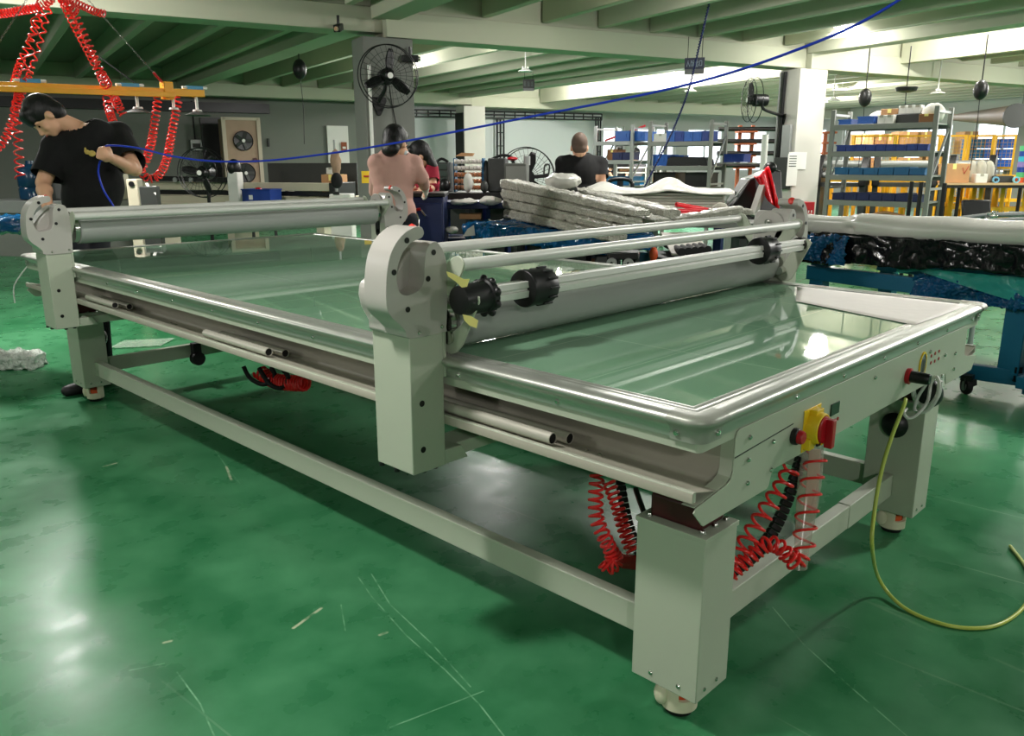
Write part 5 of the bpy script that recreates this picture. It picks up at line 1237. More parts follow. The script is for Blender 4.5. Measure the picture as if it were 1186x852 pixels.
G_CHU = [(0, 1, 0, -1), (-.7, .8, -.7, .1), (.7, .8, .7, .1), (-.7, .1, .7, .1), (-.9, -.2, -.9, -1), (.9, -.2, .9, -1), (-.9, -1, .9, -1)]
G_KOU = [(-.7, .8, .7, .8), (.7, .8, .7, -.8), (.7, -.8, -.7, -.8), (-.7, -.8, -.7, .8)]
G_XIAN = [(-.9, .9, -.9, -.9), (-.5, .9, -.5, -.9), (-.1, .9, .9, .9), (.3, .9, .3, -.9), (-.1, 0, .9, 0), (-.2, -.9, .9, -.9)]
sign(atd(804.5, 73.5, 10.2), .245, .135, .06, M_SIGN, M_LETTER, [G_REN, G_YUAN, G_CHU, G_KOU], 'navy hanging sign with four pale characters, crossed by the blue cord', (FH+SR*.35))
sign(atd(612.3, 97, 14.2), .20, .15, .04, M_SIGN2, M_LETTER2, [G_XIAN, G_YUAN, G_CHU], 'small dark hanging sign below the dish lamp', (FH))
for (u, v, d, lab) in ((608.5, 83, 12.5, 'white dish lamp just above the small dark sign'), (965, 117, 14, 'small white lamp near the top of the papered column'), (1086, 108.5, 13, 'small white lamp between the hanging reels at the right'), (800, 106, 15.5, 'small white lamp below the bright beam')):
    P_ = atd(u, v, d); t = thing('pendant_lamp', lab, 'lamp', P_); r = .17 if d < 10 else .11
    MB().lathe([(.03, .05), (.04, .045), (r, .012), (r, .0), (r*.9, 0), (.04, .03)], P_, (0, 0, 1), 28).build('lamp_shade', M_LAMP, t)
    for s in (-1, 1): MB().cyl(P_+RA*s*.045+ZU*.03, P_+RA*s*.045+ZU*.075, .014).build('lamp_bulb', M_LAMP, t)
    MB().cyl(P_+ZU*.04, Vector((P_.x, P_.y, 3.0)), .010).build('lamp_stem', M_LAMP, t)
# -------------------------------------------------------------- truss on back wall
M_TRUSS = mat('black_truss', (26, 28, 28), .5)
def truss(A_, B_, w, lab, name='lattice_truss'):
    d = (B_-A_); L = d.length; d.normalize(); s = (d.cross(RB)).normalized(); t = thing(name, lab, 'truss', A_)
    for k_ in (-1, 0, 1): MB().bar(A_+s*w/2*k_, B_+s*w/2*k_, .035).build('chord', M_TRUSS, t)
    n = int(L/.30)
    for i in range(n+1): MB().bar(A_+d*L*i/n-s*w/2, A_+d*L*i/n+s*w/2, .025).build('rung', M_TRUSS, t)
P_ = lambda u, v: CAMP+ray(u, v)*((18.45-CAMP.dot(RB))/ray(u, v).dot(RB))
truss(P_(469, 130.5), P_(697, 135.5), .16, 'long level black lattice truss along the top of the pale panel wall')
truss(Vector((P_(579.5, 190).x, P_(579.5, 190).y, .05)), P_(579.5, 138), .20, 'upright black lattice truss on the pale panel wall')
truss(Vector((P_(693, 190).x, P_(693, 190).y, .05)), P_(693, 136), .16, 'upright black lattice truss at the right end of the panel wall')
# duct far right
M_DUCT = mat('brown_grey_duct', (112, 98, 88), .6)
Q1 = atd(1104, 136, 16); Q2 = atd(1176, 134, 13); t = thing('ventilation_duct', 'brown tapering ventilation duct at the far right', 'duct', (Q1+Q2)/2); MB().cyl(Q1, Q2, .06, .17, n=28).build('duct_tube', M_DUCT, t); MB().cyl(Q2, Q2+(Q2-Q1).normalized()*.05, .19, n=28).build('duct_flange', M_DARKM, t)
# ============================================ wrapped goods right of the table
def slab(mb, A, Bq, w, h0, h1, up=ZU, n=14, round_=.35, lift=0.0):
    """long rounded packet from A to B (bottom centre line), width w, heights h0->h1"""
    d = (Bq-A).normalized(); s = d.cross(up).normalized()
    for_ = []
    sec = [(-.5, .15), (-.5, .8), (-.42, 1), (.42, 1), (.5, .8), (.5, .15), (.42, 0), (-.42, 0)]
    V = []; F = []
    for i in range(n+1):
        t = i/n; c = A.lerp(Bq, t); k = 1 if 0 < i < n else .8; h = h0+(h1-h0)*t
        for x, z in sec: V.append(c+s*w*x*k+up*(h*z*k+h*(1-k)*.5)+up*lift*math.sin(PI*t))
    m = len(sec)
    for i in range(n):
        for k_ in range(m): F.append((i*m+k_, i*m+(k_+1) % m, (i+1)*m+(k_+1) % m, (i+1)*m+k_))
    F += [tuple(range(m-1, -1, -1)), tuple(range(n*m, n*m+m))]
    return mb.add(V, F)
# blue film wrapped bench carrying them
A = atd(545, 262, 6.75); Bq = atd(705, 285, 5.5); A.z = Bq.z = .74; ax = (Bq-A).normalized(); ay = Vector((-ax.y, ax.x, 0))
t = thing('wrapped_bench', 'bench wrapped in blue stretch film under the bubble-wrapped profiles', 'bench', gpt((A+Bq)/2), math.atan2(ax.y, ax.x))
mb = MB(); slab(mb, A+ay*.2, Bq+ay*.2, .62, .13, .12, n=30); crinkle(mb.build('wrapped_top', M_BLUEF, t), .06, .05, 3)
for u in (.18, .52, .86):
    for v in (.0, .42): MB().bar(gpt(A.lerp(Bq, u)+ay*v), gpt(A.lerp(Bq, u)+ay*v)+ZU*.76, .06).build('bench_leg', M_BLACK, t)
MB().bar(gpt(A.lerp(Bq, .15))+ZU*.3, gpt(A.lerp(Bq, .9))+ZU*.3, .04).build('bench_rail', M_NAVY, t)
# four fanned packets
nm_ = ['lowest', 'second from the bottom', 'third from the bottom', 'topmost']
for i in range(4):
    a_ = atd(591+i*-1.5, 256-i*12.5, 7.1-.0*i); b_ = atd(716+i*9, 272-i*5.5, 5.0+.05*i)
    a_.z = .875+.083*i; b_.z = .872+.045*i
    mb = MB(); slab(mb, a_, b_, .15, .078, .043, n=30, lift=.006)
    tag(crinkle(mb.build('wrapped_profile', M_BUBBLE), .030, .03, 2), 'long bubble-wrapped profile, %s of the fanned stack on the blue bench' % nm_[i], 'packet', 'fanned bubble-wrapped profiles')
for i, (ua, va, da, ub, vb, db, h, lab) in enumerate(((640, 233, 6.9, 768, 263, 5.3, .055, 'short bubble-wrapped profile, lower one behind the fanned stack'), (668, 225, 7.0, 778, 252, 5.55, .06, 'short bubble-wrapped profile, upper one behind the fanned stack'))):
    a_ = atd(ua, va, da); b_ = atd(ub, vb, db); mb = MB(); slab(mb, a_, b_, .16, h, h, n=20)
    o = tag(crinkle(mb.build('wrapped_profile', M_BUBBLE), .03, .035, 2), lab, 'packet')
    d = (b_-a_).normalized(); s = d.cross(ZU).normalized()
mb = MB(); mb.ell(atd(652, 210, 6.7), .17, .13, .072, 20, 12); tag(crinkle(mb.build('plastic_bag', M_PLAST), .07, .11, 1), 'crumpled white plastic bag on the wrapped profiles, before the man in black', 'bag')
tag(MB().obox(atd(650, 219, 6.75), SR, FH, ZU, .13, .1, .02).build('dark_board', M_DARKM, bevel=.01), 'dark flat board under the crumpled white bag', 'board')
# bench with white boards under a plastic sheet
A = gpt(atd(692, 240, 7.3)); ax = (SR*.98-FH*.2).normalized(); ay = Vector((-ax.y, ax.x, 0))
t = thing('board_bench', 'low dark bench carrying the stack of white boards', 'bench', A+ax*.55+ay*.3, math.atan2(ax.y, ax.x))
MB().obox(A+ax*.55+ay*.3+ZU*.885, ax, ay, ZU, .60, .33, .02).build('bench_top', M_NAVY, t)
for u in (.02, 1.08):
    for v in (.0, .6): MB().bar(A+ax*u+ay*v, A+ax*u+ay*v+ZU*.866, .05).build('bench_leg', M_NAVY, t)
for i in range(7):
    o = MB().obox(A+ax*(.58+.012*math.sin(i*2.3))+ay*(.3+.012*math.cos(i*1.7))+ZU*(.918+i*.0245), ax, ay, ZU, .52, .28, .0108).build('white_board', M_BOARD, bevel=.002)
    tag(o, ['bottom white board of the stack under the plastic sheet', 'second white board up in the sheeted stack', 'third white board up in the sheeted stack', 'middle white board of the sheeted stack', 'fifth white board up in the sheeted stack', 'sixth white board up in the sheeted stack', 'top white board of the stack, touching the plastic sheet'][i], 'board', 'white boards under the sheet')
def sheet_fn(u, v):
    x = -.12+u*1.30; y = -.06+v*.75; z = 1.094+.012*mnoise.noise(Vector((x*7, y*7, 1)))
    z += .115*math.exp(-((x-.62)/.16)**2-((y-.3)/.3)**2)+.07*math.exp(-((x-.02)/.14)**2-((y-.3)/.3)**2)
    if v < .10: z -= (.10-v)*.25
    return A+ax*x+ay*y+ZU*z
tag(MB().grid(sheet_fn, 50, 24).build('plastic_sheet', M_PLAST, solid=.003), 'milky plastic sheet humped over the stack of white boards', 'plastic sheet')
# red tubes and odd wraps
for i, (u0, v0, u1, v1, d, lab) in enumerate(((783, 236.5, 822, 243.5, 6.3, 'topmost red tube lying slanted on the heap before the boards'), (776, 245, 815, 243, 6.2, 'middle red tube on the heap before the boards'), (785, 249.5, 816, 247.5, 6.05, 'lowest red tube on the heap before the boards'))):
    tag(MB().pipe(atd(u0, v0, d), atd(u1, v1, d+.1), .018, .012, 18).build('red_tube', M_REDF), lab, 'tube', 'red tubes on the heap')
for (u0, v0, u1, v1, d, w, h, lab) in ((774, 256, 858, 243, 6.0, .2, .05, 'bubble-wrapped strip under the red tubes'), (822, 246, 869, 246, 6.25, .16, .05, 'short bubble-wrapped strip right of the red tubes')):
    mb = MB(); slab(mb, atd(u0, v0+3, d), atd(u1, v1+3, d), w, h, h, n=14); tag(crinkle(mb.build('wrapped_strip', M_BUBBLE), .03, .05, 1), lab, 'packet')
mb = MB(); mb.ell(atd(834, 243, 6.45), .075, .07, .055); tag(crinkle(mb.build('grey_pouch', M_SACK), .03, .06, 0), 'grey pouch right of the white board stack', 'pouch')
# bench that carries the heap
Q = gpt(atd(815, 250, 6.25)); t = thing('heap_bench', 'grey bench under the red tubes and wrapped strips', 'bench', Q, math.atan2(ax.y, ax.x))
MB().obox(Q+ZU*.885, ax, ay, ZU, .42, .22, .018).build('bench_top', M_RACK, t)
for u in (-.38, .38):
    for v in (-.18, .18): MB().bar(Q+ax*u+ay*v, Q+ax*u+ay*v+ZU*.87, .05).build('bench_leg', M_RACK, t)
for i, (u, m, lab) in enumerate(((838, M_TEAL, 'teal upright canister under the heap bench'), (853, M_WHITEB, 'white carton left of the near gantry end'), (864, M_SACK, 'grey carton tight beside the near gantry end'))):
    Q2 = gpt(atd(u, 285, 5.2)); tag(MB().obox(Q2+ZU*.36, SR, FH, ZU, .035, .06, .36).build('upright_box', m, bevel=.006), lab, 'box')
# black machine cover with red cloth
c = gpt(atd(872, 240, 7.3)); base_d = 7.3
pp = [atd(u, v, base_d) for u, v in ((845, 275), (846, 243), (853, 232), (868, 207), (880, 203), (895, 196), (905, 198), (909, 275))]
t = thing('machine_cover', 'black machine end plate behind the near gantry, draped with a red cloth', 'machine', c)
n_ = len(pp); mb = MB(); bk = FH*.30
mb.add(pp+[p+bk for p in pp], [tuple(range(n_)), tuple(range(2*n_-1, n_-1, -1))]+[(i, n_+i, n_+(i+1) % n_, (i+1) % n_) for i in range(n_)]); mb.build('cover_plate', M_BLACK, t, bevel=.012)
MB().bar(atd(843, 238, base_d-.02), atd(868, 208, base_d-.02), .012, .01).build('edge_strip', M_GREYS, t)
b0 = atd(877, 275, base_d+.15); MB().obox(Vector((b0.x, b0.y, b0.z/2)), SR, FH, ZU, .2, .14, b0.z/2).build('cover_base', M_DARKM, t)
MB().bar(atd(872, 250, 7.1), atd(884, 215, 7.1), .06, .05).build('grey_arm', M_BODY2, t)
MB().ell(atd(892, 194, 7.3), .05, .06, .05).build('black_knob', M_BLACK, t)
def cloth(u, v):
    top = (873+u*17, 204-u*9+3*math.sin(u*5)); bot = (889+u*14, 232+u*11)
    x = top[0]+(bot[0]-top[0])*v**.8; y = top[1]+(bot[1]-top[1])*v
    return atd(x, y, 7.10+.05*math.sin(9*u+2*v)+.03*math.sin(17*u+5*v)-.04*v)
tag(MB().grid(cloth, 26, 18).build('red_cloth', M_REDF, solid=.006), 'red cloth draped over the black machine end plate', 'cloth')
# low trolley and clutter seen between the tubes
Q = gpt(atd(722, 300, 4.75)); t = thing('low_trolley', 'low black trolley with grey wheels, seen behind the gantry tubes', 'trolley', Q, math.atan2(ax.y, ax.x))
MB().obox(Q+ZU*.82, ax, ay, ZU, .09, .08, .022).build('platform', M_BLACK, t, bevel=.008)
for s in (-.06, .035): MB().pipe(Q+ax*s-ay*.11+ZU*.78, Q+ax*s-ay*.075+ZU*.78  , .030, .010, 24).build('wheel', M_GREYS, t)
for s in (-.07, .07):
    for v in (-.05, .06): MB().bar(Q+ax*s+ay*v, Q+ax*s+ay*v+ZU*.80, .03).build('leg', M_BLACK, t)
for (u, v, d, w, h, m, nm, lab) in ((700, 296, 5.6, .06, .06, M_DARKM, 'dark_crate', 'dark crate left of the low trolley'), (742, 292, 5.9, .05, .08, M_TEAL, 'teal_box', 'teal box right of the low trolley'), (693, 300, 5.9, .05, .05, M_CARTON2, 'brown_box', 'brown box left of the trolley wheels')):
    P_ = atd(u, v, d); tag(MB().obox(Vector((P_.x, P_.y, P_.z/2)), SR, FH, ZU, w, .06, P_.z/2).build(nm, m, bevel=.008), lab, 'box')
mb = MB(); P_ = atd(757, 294, 5.5); mb.ell(P_, .03, .03, .05, 10, 8); mb.cyl(P_, gpt(P_), .02); tag(mb.build('orange_tool', M_ORANGE), 'orange-pink tool standing right of the low trolley', 'tool')
for i in range(5):
    P_ = atd(788+i*7.5, 291-i*.6, 5.5); tag(MB().cyl(P_-FH*.05, P_+FH*.5+ZU*.0, .028, n=16).build('black_tube_end', M_RUBBER), 'black roll end in the row under the pale board, behind the gantry', 'roll', 'black rolls behind the gantry')
P_ = atd(800, 285, 5.5); tag(MB().obox(P_+FH*.2, SR, (FH+ZU*.25).normalized(), (ZU-FH*.25).normalized(), .13, .22, .006).build('pale_board', M_BOARD), 'pale board leaning above the black roll ends', 'board')
Q = gpt(P_)+FH*.22; t = thing('roll_bench', 'low bench under the black roll ends', 'bench', Q); MB().obox(Q+ZU*.69, SR, FH, ZU, .2, .27, .02).build('bench_top', M_DARKM, t)
for s in (-.17, .17): MB().obox(Q+SR*s+ZU*.335, SR, FH, ZU, .02, .25, .335).build('bench_leg', M_DARKM, t)
# =============================================== carts and bench behind the lady
Q = gpt(atd(494, 250, 6.85)); t = thing('tool_cabinet', 'navy tool cabinet beside the worker in pink', 'cabinet', Q)
MB().obox(Q+ZU*.60, SR, FH, ZU, .165, .22, .47).build('cabinet_body', M_NAVY, t, bevel=.01); MB().obox(Q+ZU*1.085, SR, FH, ZU, .175, .23, .016).build('cabinet_top', M_BLACK, t, bevel=.006)
for s in (-.13, .13):
    for v in (-.17, .17): MB().cyl(Q+SR*s+FH*v, Q+SR*s+FH*v+ZU*.14, .022).build('cabinet_leg', M_BLACK, t)
MB().obox(Q-FH*.223+ZU*.62, SR, FH, ZU, .15, .004, .40).build('cabinet_door', M_NAVY, t, bevel=.004)
tag(MB().obox(atd(500, 230, 6.75), SR, FH, ZU, .05, .07, .02).build('red_tray', M_REDTIP, bevel=.006), 'red tray on the navy tool cabinet', 'tray')
mb = MB(); P_ = atd(498, 222, 6.9); mb.lathe([(.022, -.04), (.024, .0), (.024, .02), (.010, .035), (.010, .05), (0, .052)], P_, (0, 0, 1), 16); tag(mb.build('red_white_bottle', M_RED), 'small red bottle behind the red tray', 'bottle')
t = thing('hose_hook', 'red-handled tool hanging on the side of the navy cabinet', 'tool', atd(478, 246, 6.5)); MB().tube(catmull([atd(474, 246, 6.55), atd(482, 243, 6.5), atd(487, 242, 6.5)], 4), .012, 8).build('red_handle', M_RED, t); MB().tube(catmull([atd(482, 246, 6.5), atd(485, 255, 6.5), atd(484, 270, 6.5)], 4), .007, 8).build('grey_rod', M_STEEL, t); MB().bar(atd(488, 243, 6.5), atd(493, 250, 6.5), .012).build('grey_prong', M_STEEL, t)
Q = gpt(atd(540, 250, 7.15)); t = thing('parts_trolley', 'navy two-tier parts trolley with white rags on top', 'trolley', Q)
MB().obox(Q+ZU*.985, SR, FH, ZU, .20, .20, .03).build('tray', M_NAVY, t, bevel=.006); MB().obox(Q+ZU*.66-SR*.02, SR, FH, ZU, .18, .20, .05).build('tray', M_NAVY, t, bevel=.006)
for s in (-.18, .18):
    for v in (-.17, .17): MB().bar(Q+SR*s+FH*v+ZU*.05, Q+SR*s+FH*v+ZU*.98, .04).build('post', M_NAVY, t); MB().cyl(Q+SR*s+FH*v-SR*.015+ZU*.05, Q+SR*s+FH*v+SR*.015+ZU*.05, .05).build('wheel', M_BLACK, t)
Q3 = Q
for (u, v, d, a_, b_, h, lab) in ((538, 233.5, 6.8, .13, .09, .022, 'flat white rag on the left of the parts trolley'), (568, 232.5, 6.9, .10, .09, .035, 'bulky white rag on the right of the parts trolley'), (523, 266, 6.75, .05, .06, .03, 'white rag on the lower tray of the trolley'), (598, 249, 7.0, .12, .1, .02, 'white rag on the blue-wrapped bench')):
    mb = MB(); P_ = atd(u, v, d); mb.ell(P_, a_, b_, h, 16, 8); tag(crinkle(mb.build('white_rag', M_CLOTH), .04, .06, 1), lab, 'rag')
Q = gpt(atd(588, 250, 7.4)); t = thing('parts_trolley', 'navy frame table right of the two-tier trolley', 'table', Q)
MB().obox(Q+ZU*.97, SR, FH, ZU, .22, .2, .028).build('tray', M_NAVY, t, bevel=.005)
for s in (-.19, .0, .19): MB().bar(Q+SR*s-FH*.17, Q+SR*s-FH*.17+ZU*.96, .04).build('post', M_NAVY, t); MB().bar(Q+SR*s+FH*.17, Q+SR*s+FH*.17+ZU*.96, .04).build('post', M_NAVY, t)
mb = MB(); P_ = atd(545, 250, 7.0); tag(MB().obox(P_, SR, FH, ZU, .09, .1, .02).build('folded_carton', M_CARTON), 'folded carton seen under the trolley top', 'carton')
mb = MB(); P_ = atd(543, 268, 6.5); mb.prism([(-.05, -.04), (.05, -.03), (.04, .05), (-.01, .02)], lambda u, v: P_+SR*u+ZU*v, FH*.02); tag(mb.build('white_wrap_corner', M_PLAST), 'loose white wrapping at the left end of the blue bench', 'plastic sheet')
# dark work bench with tool chest, spools and a small machine
A = gpt(atd(488, 225, 8.3)); Bq = gpt(atd(645, 225, 8.1)); ax2 = (Bq-A).normalized(); ay2 = Vector((-ax2.y, ax2.x, 0)); L = (Bq-A).length
t = thing('work_bench', 'long dark work bench behind the navy trolleys', 'bench', (A+Bq)/2, math.atan2(ax2.y, ax2.x)); MB().obox((A+Bq)/2+ay2*.3+ZU*1.0, ax2, ay2, ZU, L/2, .33, .04).build('bench_top', M_BLACK, t, bevel=.006)
for u in (.02, .35, .68, .98):
    for v in (.05, .55): MB().bar(A.lerp(Bq, u)+ay2*v, A.lerp(Bq, u)+ay2*v+ZU*.97, .05).build('bench_leg', M_BLACK, t)
MB().obox((A+Bq)/2+ay2*.58+ZU*.6, ax2, ay2, ZU, L/2, .01, .35).build('back_panel', M_DARKM, t)
zt = 1.041
def on_bench(u, dep): return A.lerp(Bq, (u-488)/(645-488))+ay2*dep+ZU*zt
P_ = on_bench(505, .3); t = thing('tool_chest', 'dark green tool chest with ribbed drawers behind the worker in red', 'chest', P_)
MB().obox(P_+ZU*.15, ax2, ay2, ZU, .095, .14, .15).build('chest_body', M_DARKM, t, bevel=.006)
for i in range(4): MB().obox(P_-ay2*.143+ZU*(.045+i*.07), ax2, ay2, ZU, .085, .006, .028).build('drawer', mat('dark_green_drawer', (52, 66, 60), .5), t, bevel=.004)
mb = MB(); mb.tube(catmull([P_+ax2*-.06+ZU*.30, P_+ZU*.335, P_+ax2*.07+ZU*.30], 4), .014, 8); mb.build('chest_handle', M_BLACK, t)
P0_ = on_bench(521, .25); t = thing('spool_rack', 'open rack of white and copper spools beside the tool chest', 'rack', P0_)
for s in (0, .30): MB().obox(P0_+ax2*s+ay2*.06+ZU*.17, ax2, ay2, ZU, .008, .06, .17).build('rack_side', M_TEALB, t)
for r in range(5): MB().cyl(P0_+ZU*(.045+r*.065), P0_+ax2*.30+ZU*(.045+r*.065), .006, n=8).build('spool_bar', M_DARKM, t)
M_COP = mat('copper_spool', (186, 122, 84), .35, metal=.3, var=.1); M_WSP = mat('white_spool', (214, 206, 200), .5)
sp0 = None
for r in range(5):
    for i in range(7):
        c = P0_+ax2*(.022+i*.041)+ZU*(.045+r*.065)
        lab = ('white wire spool in the upper rows of the spool rack', 'white spools on the rack') if r > 2 else ('copper wire spool in the lower rows of the spool rack', 'copper spools on the rack')
        mb = MB(); mb.lathe([(.008, -.016), (.027, -.016), (.027, -.012), (.021, -.010), (.021, .010), (.027, .012), (.027, .016), (.008, .016)], c, ax2, 14)
        tag(mb.build('wire_spool', M_WSP if r > 2 else M_COP), lab[0], 'spool', lab[1])
mb = MB(); P_ = P0_+ax2*.10+ZU*.36; mb.prism([(-.09, 0), (.08, 0), (.10, .03), (-.02, .035)], lambda u, v: P_+ax2*u+ZU*v, ay2*.1); tag(mb.build('tan_lid', M_CARTON), 'tan lid lying on top of the spool rack', 'lid')
P_ = on_bench(583, .35); t = thing('bench_machine', 'small dark machine with hoses on the work bench, left of the large fan', 'machine', P_)
MB().obox(P_-ax2*.10+ZU*.17, ax2, ay2, ZU, .09, .12, .17).build('motor_housing', M_DARKM, t, bevel=.012); MB().obox(P_+ax2*.09+ZU*.15, ax2, ay2, ZU, .12, .12, .14).build('gear_box', mat('olive_grey_metal', (86, 88, 82), .5), t, bevel=.012)
MB().obox(P_+ax2*.10-ay2*.125+ZU*.16, ax2, ay2, ZU, .10, .004, .10).build('side_plate', M_RACK, t)
MB().cyl(P_+ax2*.20+ZU*.27, P_+ax2*.20+ZU*.36, .035).build('filter_cup', M_GREYS, t); MB().ell(P_+ax2*.05+ZU*.335, .07, .04, .02).build('red_lid', M_RED, t)
MB().tube(catmull([P_-ax2*.17+ZU*.33, P_-ax2*.05+ZU*.37, P_+ax2*.06+ZU*.33, P_+ax2*.01+ZU*.2], 6), .014, 8).build('hose', M_RUBBER, t)
for i, (u, dep, r, h, m, nm, lab) in enumerate(((513, .12, .06, .07, M_BLACK, 'black_coil', 'black coil of cable before the spool rack'), (541, .10, .05, .10, M_PLAST, 'plastic_bag', 'clear plastic bag of parts before the spool rack'), (560, .10, .04, .06, M_DARKM, 'small_motor', 'small dark motor at the front of the work bench'), (558, .30, .05, .16, M_DARKM, 'grey_fixture', 'grey fixture between the spools and the small machine'))):
    P_ = on_bench(u, dep); mb = MB(); mb.ell(P_+ZU*h, r, r, h, 16, 10); o = tag(mb.build(nm, m), lab, 'bag' if 'bag' in nm else 'part')
    if 'bag' in nm: crinkle(o, .03, .05, 0)
# black bracket arms of the large fan
t = thing('fan_bracket', 'black angled bracket arm with loop handle in front of the large fan', 'bracket', fw)
MB().bar(fw-FH*.22-SR*.02, fw-FH*.22+SR*-.18+ZU*.20, .05, .03).build('bracket_arm', M_BLACK, t); MB().bar(fw-FH*.22, fw-FH*.2+SR*.24+ZU*.02, .05, .04).build('bracket_arm', M_BLACK, t)
MB().tube(catmull([fw-FH*.2+SR*.19+ZU*.03, fw-FH*.2+SR*.20+ZU*.13, fw-FH*.2+SR*.25+ZU*.13, fw-FH*.2+SR*.24+ZU*.03], 5), .010, 8).build('loop_handle', M_DARKM, t)
MB().cyl(fw-FH*.30, fw-FH*.15, .085, n=28).build('motor_cover', M_BLACK, t); MB().cyl(fw-FH*.305, fw-FH*.30, .022, n=18).build('motor_badge', M_PAPER, t)
# black roll cage right of the man
Q = gpt(atd(718, 220, 8.6)); t = thing('tubular_guard', 'black rounded tube frame right of the close-cropped man', 'frame', Q)
MB().tube(catmull([Q-SR*.13+ZU*.0, Q-SR*.13+ZU*1.0, Q-SR*.12+ZU*1.13, Q-SR*.06+ZU*1.165, Q+SR*.06+ZU*1.165, Q+SR*.12+ZU*1.13, Q+SR*.13+ZU*1.0, Q+SR*.13], 6), .022, 10).build('frame_tube', M_BLACK, t)
MB().bar(Q, Q+ZU*1.15, .045).build('centre_bar', M_BLACK, t); MB().obox(Q+ZU*.98+FH*.02, SR, FH, ZU, .11, .01, .1).build('frame_panel', M_DARKM, t)
# ===================================================== teal roll table, right
A = atd(922, 286, 5.75); Bq = atd(1178, 301, 4.55); A.z = .925; Bq.z = .945; dx = (Bq-A).normalized(); Bq = Bq+dx*1.1; dh = Vector((dx.x, dx.y, 0)).normalized(); dy = Vector((-dh.y, dh.x, 0))
if dy.dot(FH) < 0: dy = -dy
t = thing('roll_table', 'teal steel roll table wrapped in black and blue film, right of the green top', 'table', gpt((A+Bq)/2), math.atan2(dh.y, dh.x))
for u in (.05, .63, 1.0):
    P_ = gpt(A.lerp(Bq, u))+dy*.02
    for v in (.10, .95): MB().obox(P_+dy*v+ZU*.44, dh, dy, ZU, .055, .04, .40).build('leg', M_TEAL, t, bevel=.004)
    MB().obox(P_+dy*.45+ZU*.13, dh, dy, ZU, .045, .50, .035).build('foot_bar', M_TEAL, t, bevel=.004)
MB().obox(A.lerp(Bq, .5)+dy*.10-ZU*.36, dh, dy, ZU, (Bq-A).length/2-.05, .03, .05).build('lower_beam', M_TEAL, t, bevel=.004)
MB().obox(A.lerp(Bq, .5)+dy*.95-ZU*.36, dh, dy, ZU, (Bq-A).length/2-.05, .03, .05).build('lower_beam', M_TEAL, t, bevel=.004)
MB().obox(A.lerp(Bq, .5)+dy*.55-ZU*.09, dh, dy, ZU, (Bq-A).length/2, .45, .035).build('table_bed', M_TEAL, t, bevel=.004)
def drape(zt_, zb_, y0, amp, f, seed):
    Lr = (Bq-A).length
    def fn(u, v):
        p = A+dx*(Lr*u); k = math.sin(f*u+seed)*.6+math.sin(f*2.3*u+1.7*seed)*.4
        return p+dy*(y0+amp*k*(.3+v))+ZU*(zt_+(zb_-zt_)*v*(1+.12*math.sin(7*u+seed)+.05*math.sin(23*u)))
    return fn
crinkle(MB().grid(drape(-.05, -.235, -.035, .022, 34, 1.0), 110, 14).build('black_film', M_BLACKF, t, solid=.003), .05, .10, 0)
def blue(u, v): return A+dx*(.02+.42*u)+dy*(-.06+.02*math.sin(9*u+4*v))+ZU*(-.07-.17*v*(1-.2*u)-.05*u*v)
crinkle(MB().grid(blue, 40, 18).build('blue_film', M_BLUEF, t, solid=.002), .07, .035, 1)
def blue2(u, v): return A+dx*(.85+1.0*u)+dy*(.055+.02*math.sin(13*u+4*v))+ZU*(-.28-.14*v)
crinkle(MB().grid(blue2, 60, 14).build('blue_film', M_BLUEF, t, solid=.002), .07, .03, 1)
def tealf(u, v): return A+dx*(.75+.95*u)+dy*(.03+.01*math.sin(9*u))+ZU*(-.235-(.02+.16*min(1, abs(u-.15)*1.2))*v)
crinkle(MB().grid(tealf, 40, 8).build('clear_film', M_TEALF, t), .03, .06, 0)
def roll(u, v):
    Lr = (Bq-A).length; a_ = 2*PI*v; r = .066+.004*math.sin(a_*3+u*9)+.004*math.sin(u*31+a_)
    step = .012 if u > .17 else -.004
    if .145 < u < .175: step += .012*math.sin(a_*5)
    rr = r+step; return A+dx*Lr*u+dy*(math.cos(a_)*rr+.05)+ZU*(math.sin(a_)*rr)
rl = MB().grid(roll, 90, 40); rl.cyl(A-dx*.001+dy*.05, A+dx*.002+dy*.05, .06, n=32); 
tag(rl.build('film_roll', M_WHITEF), 'long roll of white film lying on the teal table', 'roll')
# caster
P_ = atz(1118, 456, 0); t2 = None
mb = MB(); mb.lathe([(.014, -.016), (.045, -.016), (.05, -.008), (.05, .008), (.045, .016), (.014, .016)], (P_.x, P_.y, .05), SR, 24); mb.build('caster_wheel', M_RUBBER, t)
MB().lathe([(.0, -.02), (.028, -.019), (.028, .019), (0, .02)], (P_.x, P_.y, .05), SR, 20).build('caster_hub', M_GREYS, t)
mb = MB(); mb.box(P_.x-.03, P_.x+.03, P_.y-.03, P_.y+.03, .085, .12); mb.prism([(-.02, .03), (.05, .06), (.045, .095), (-.03, .10)], lambda u, v: Vector((P_.x, P_.y, 0))+FH*.018+SR*u+ZU*v, FH*.004); mb.prism([(-.02, .03), (.05, .06), (.045, .095), (-.03, .10)], lambda u, v: Vector((P_.x, P_.y, 0))-FH*.022+SR*u+ZU*v, FH*.004); mb.build('caster_fork', M_BLACK, t)
P2 = atz(1150, 436, .08); P3 = atz(1112, 428, .1)
MB().bar(atd(1113, 428, 4.95), atd(1180, 437, 4.75), .06, .09).build('foot_bar', M_TEAL, t, bevel=.004)
q0, q1 = atd(1170, 437, 4.8), atd(1178, 330, 4.8)
MB().obox(Vector((q0.x, q0.y, (q0.z+.82)/2)), dh, dy, ZU, .06, .05, (.82-q0.z)/2).build('leg', M_TEAL, t, bevel=.004)
for v in (.17, .12): MB().obox(Vector((q0.x, q0.y, v))-FH*.06, SR, FH, ZU, .02, .012, .018).build('adjuster_bolt', M_BLACK, t)
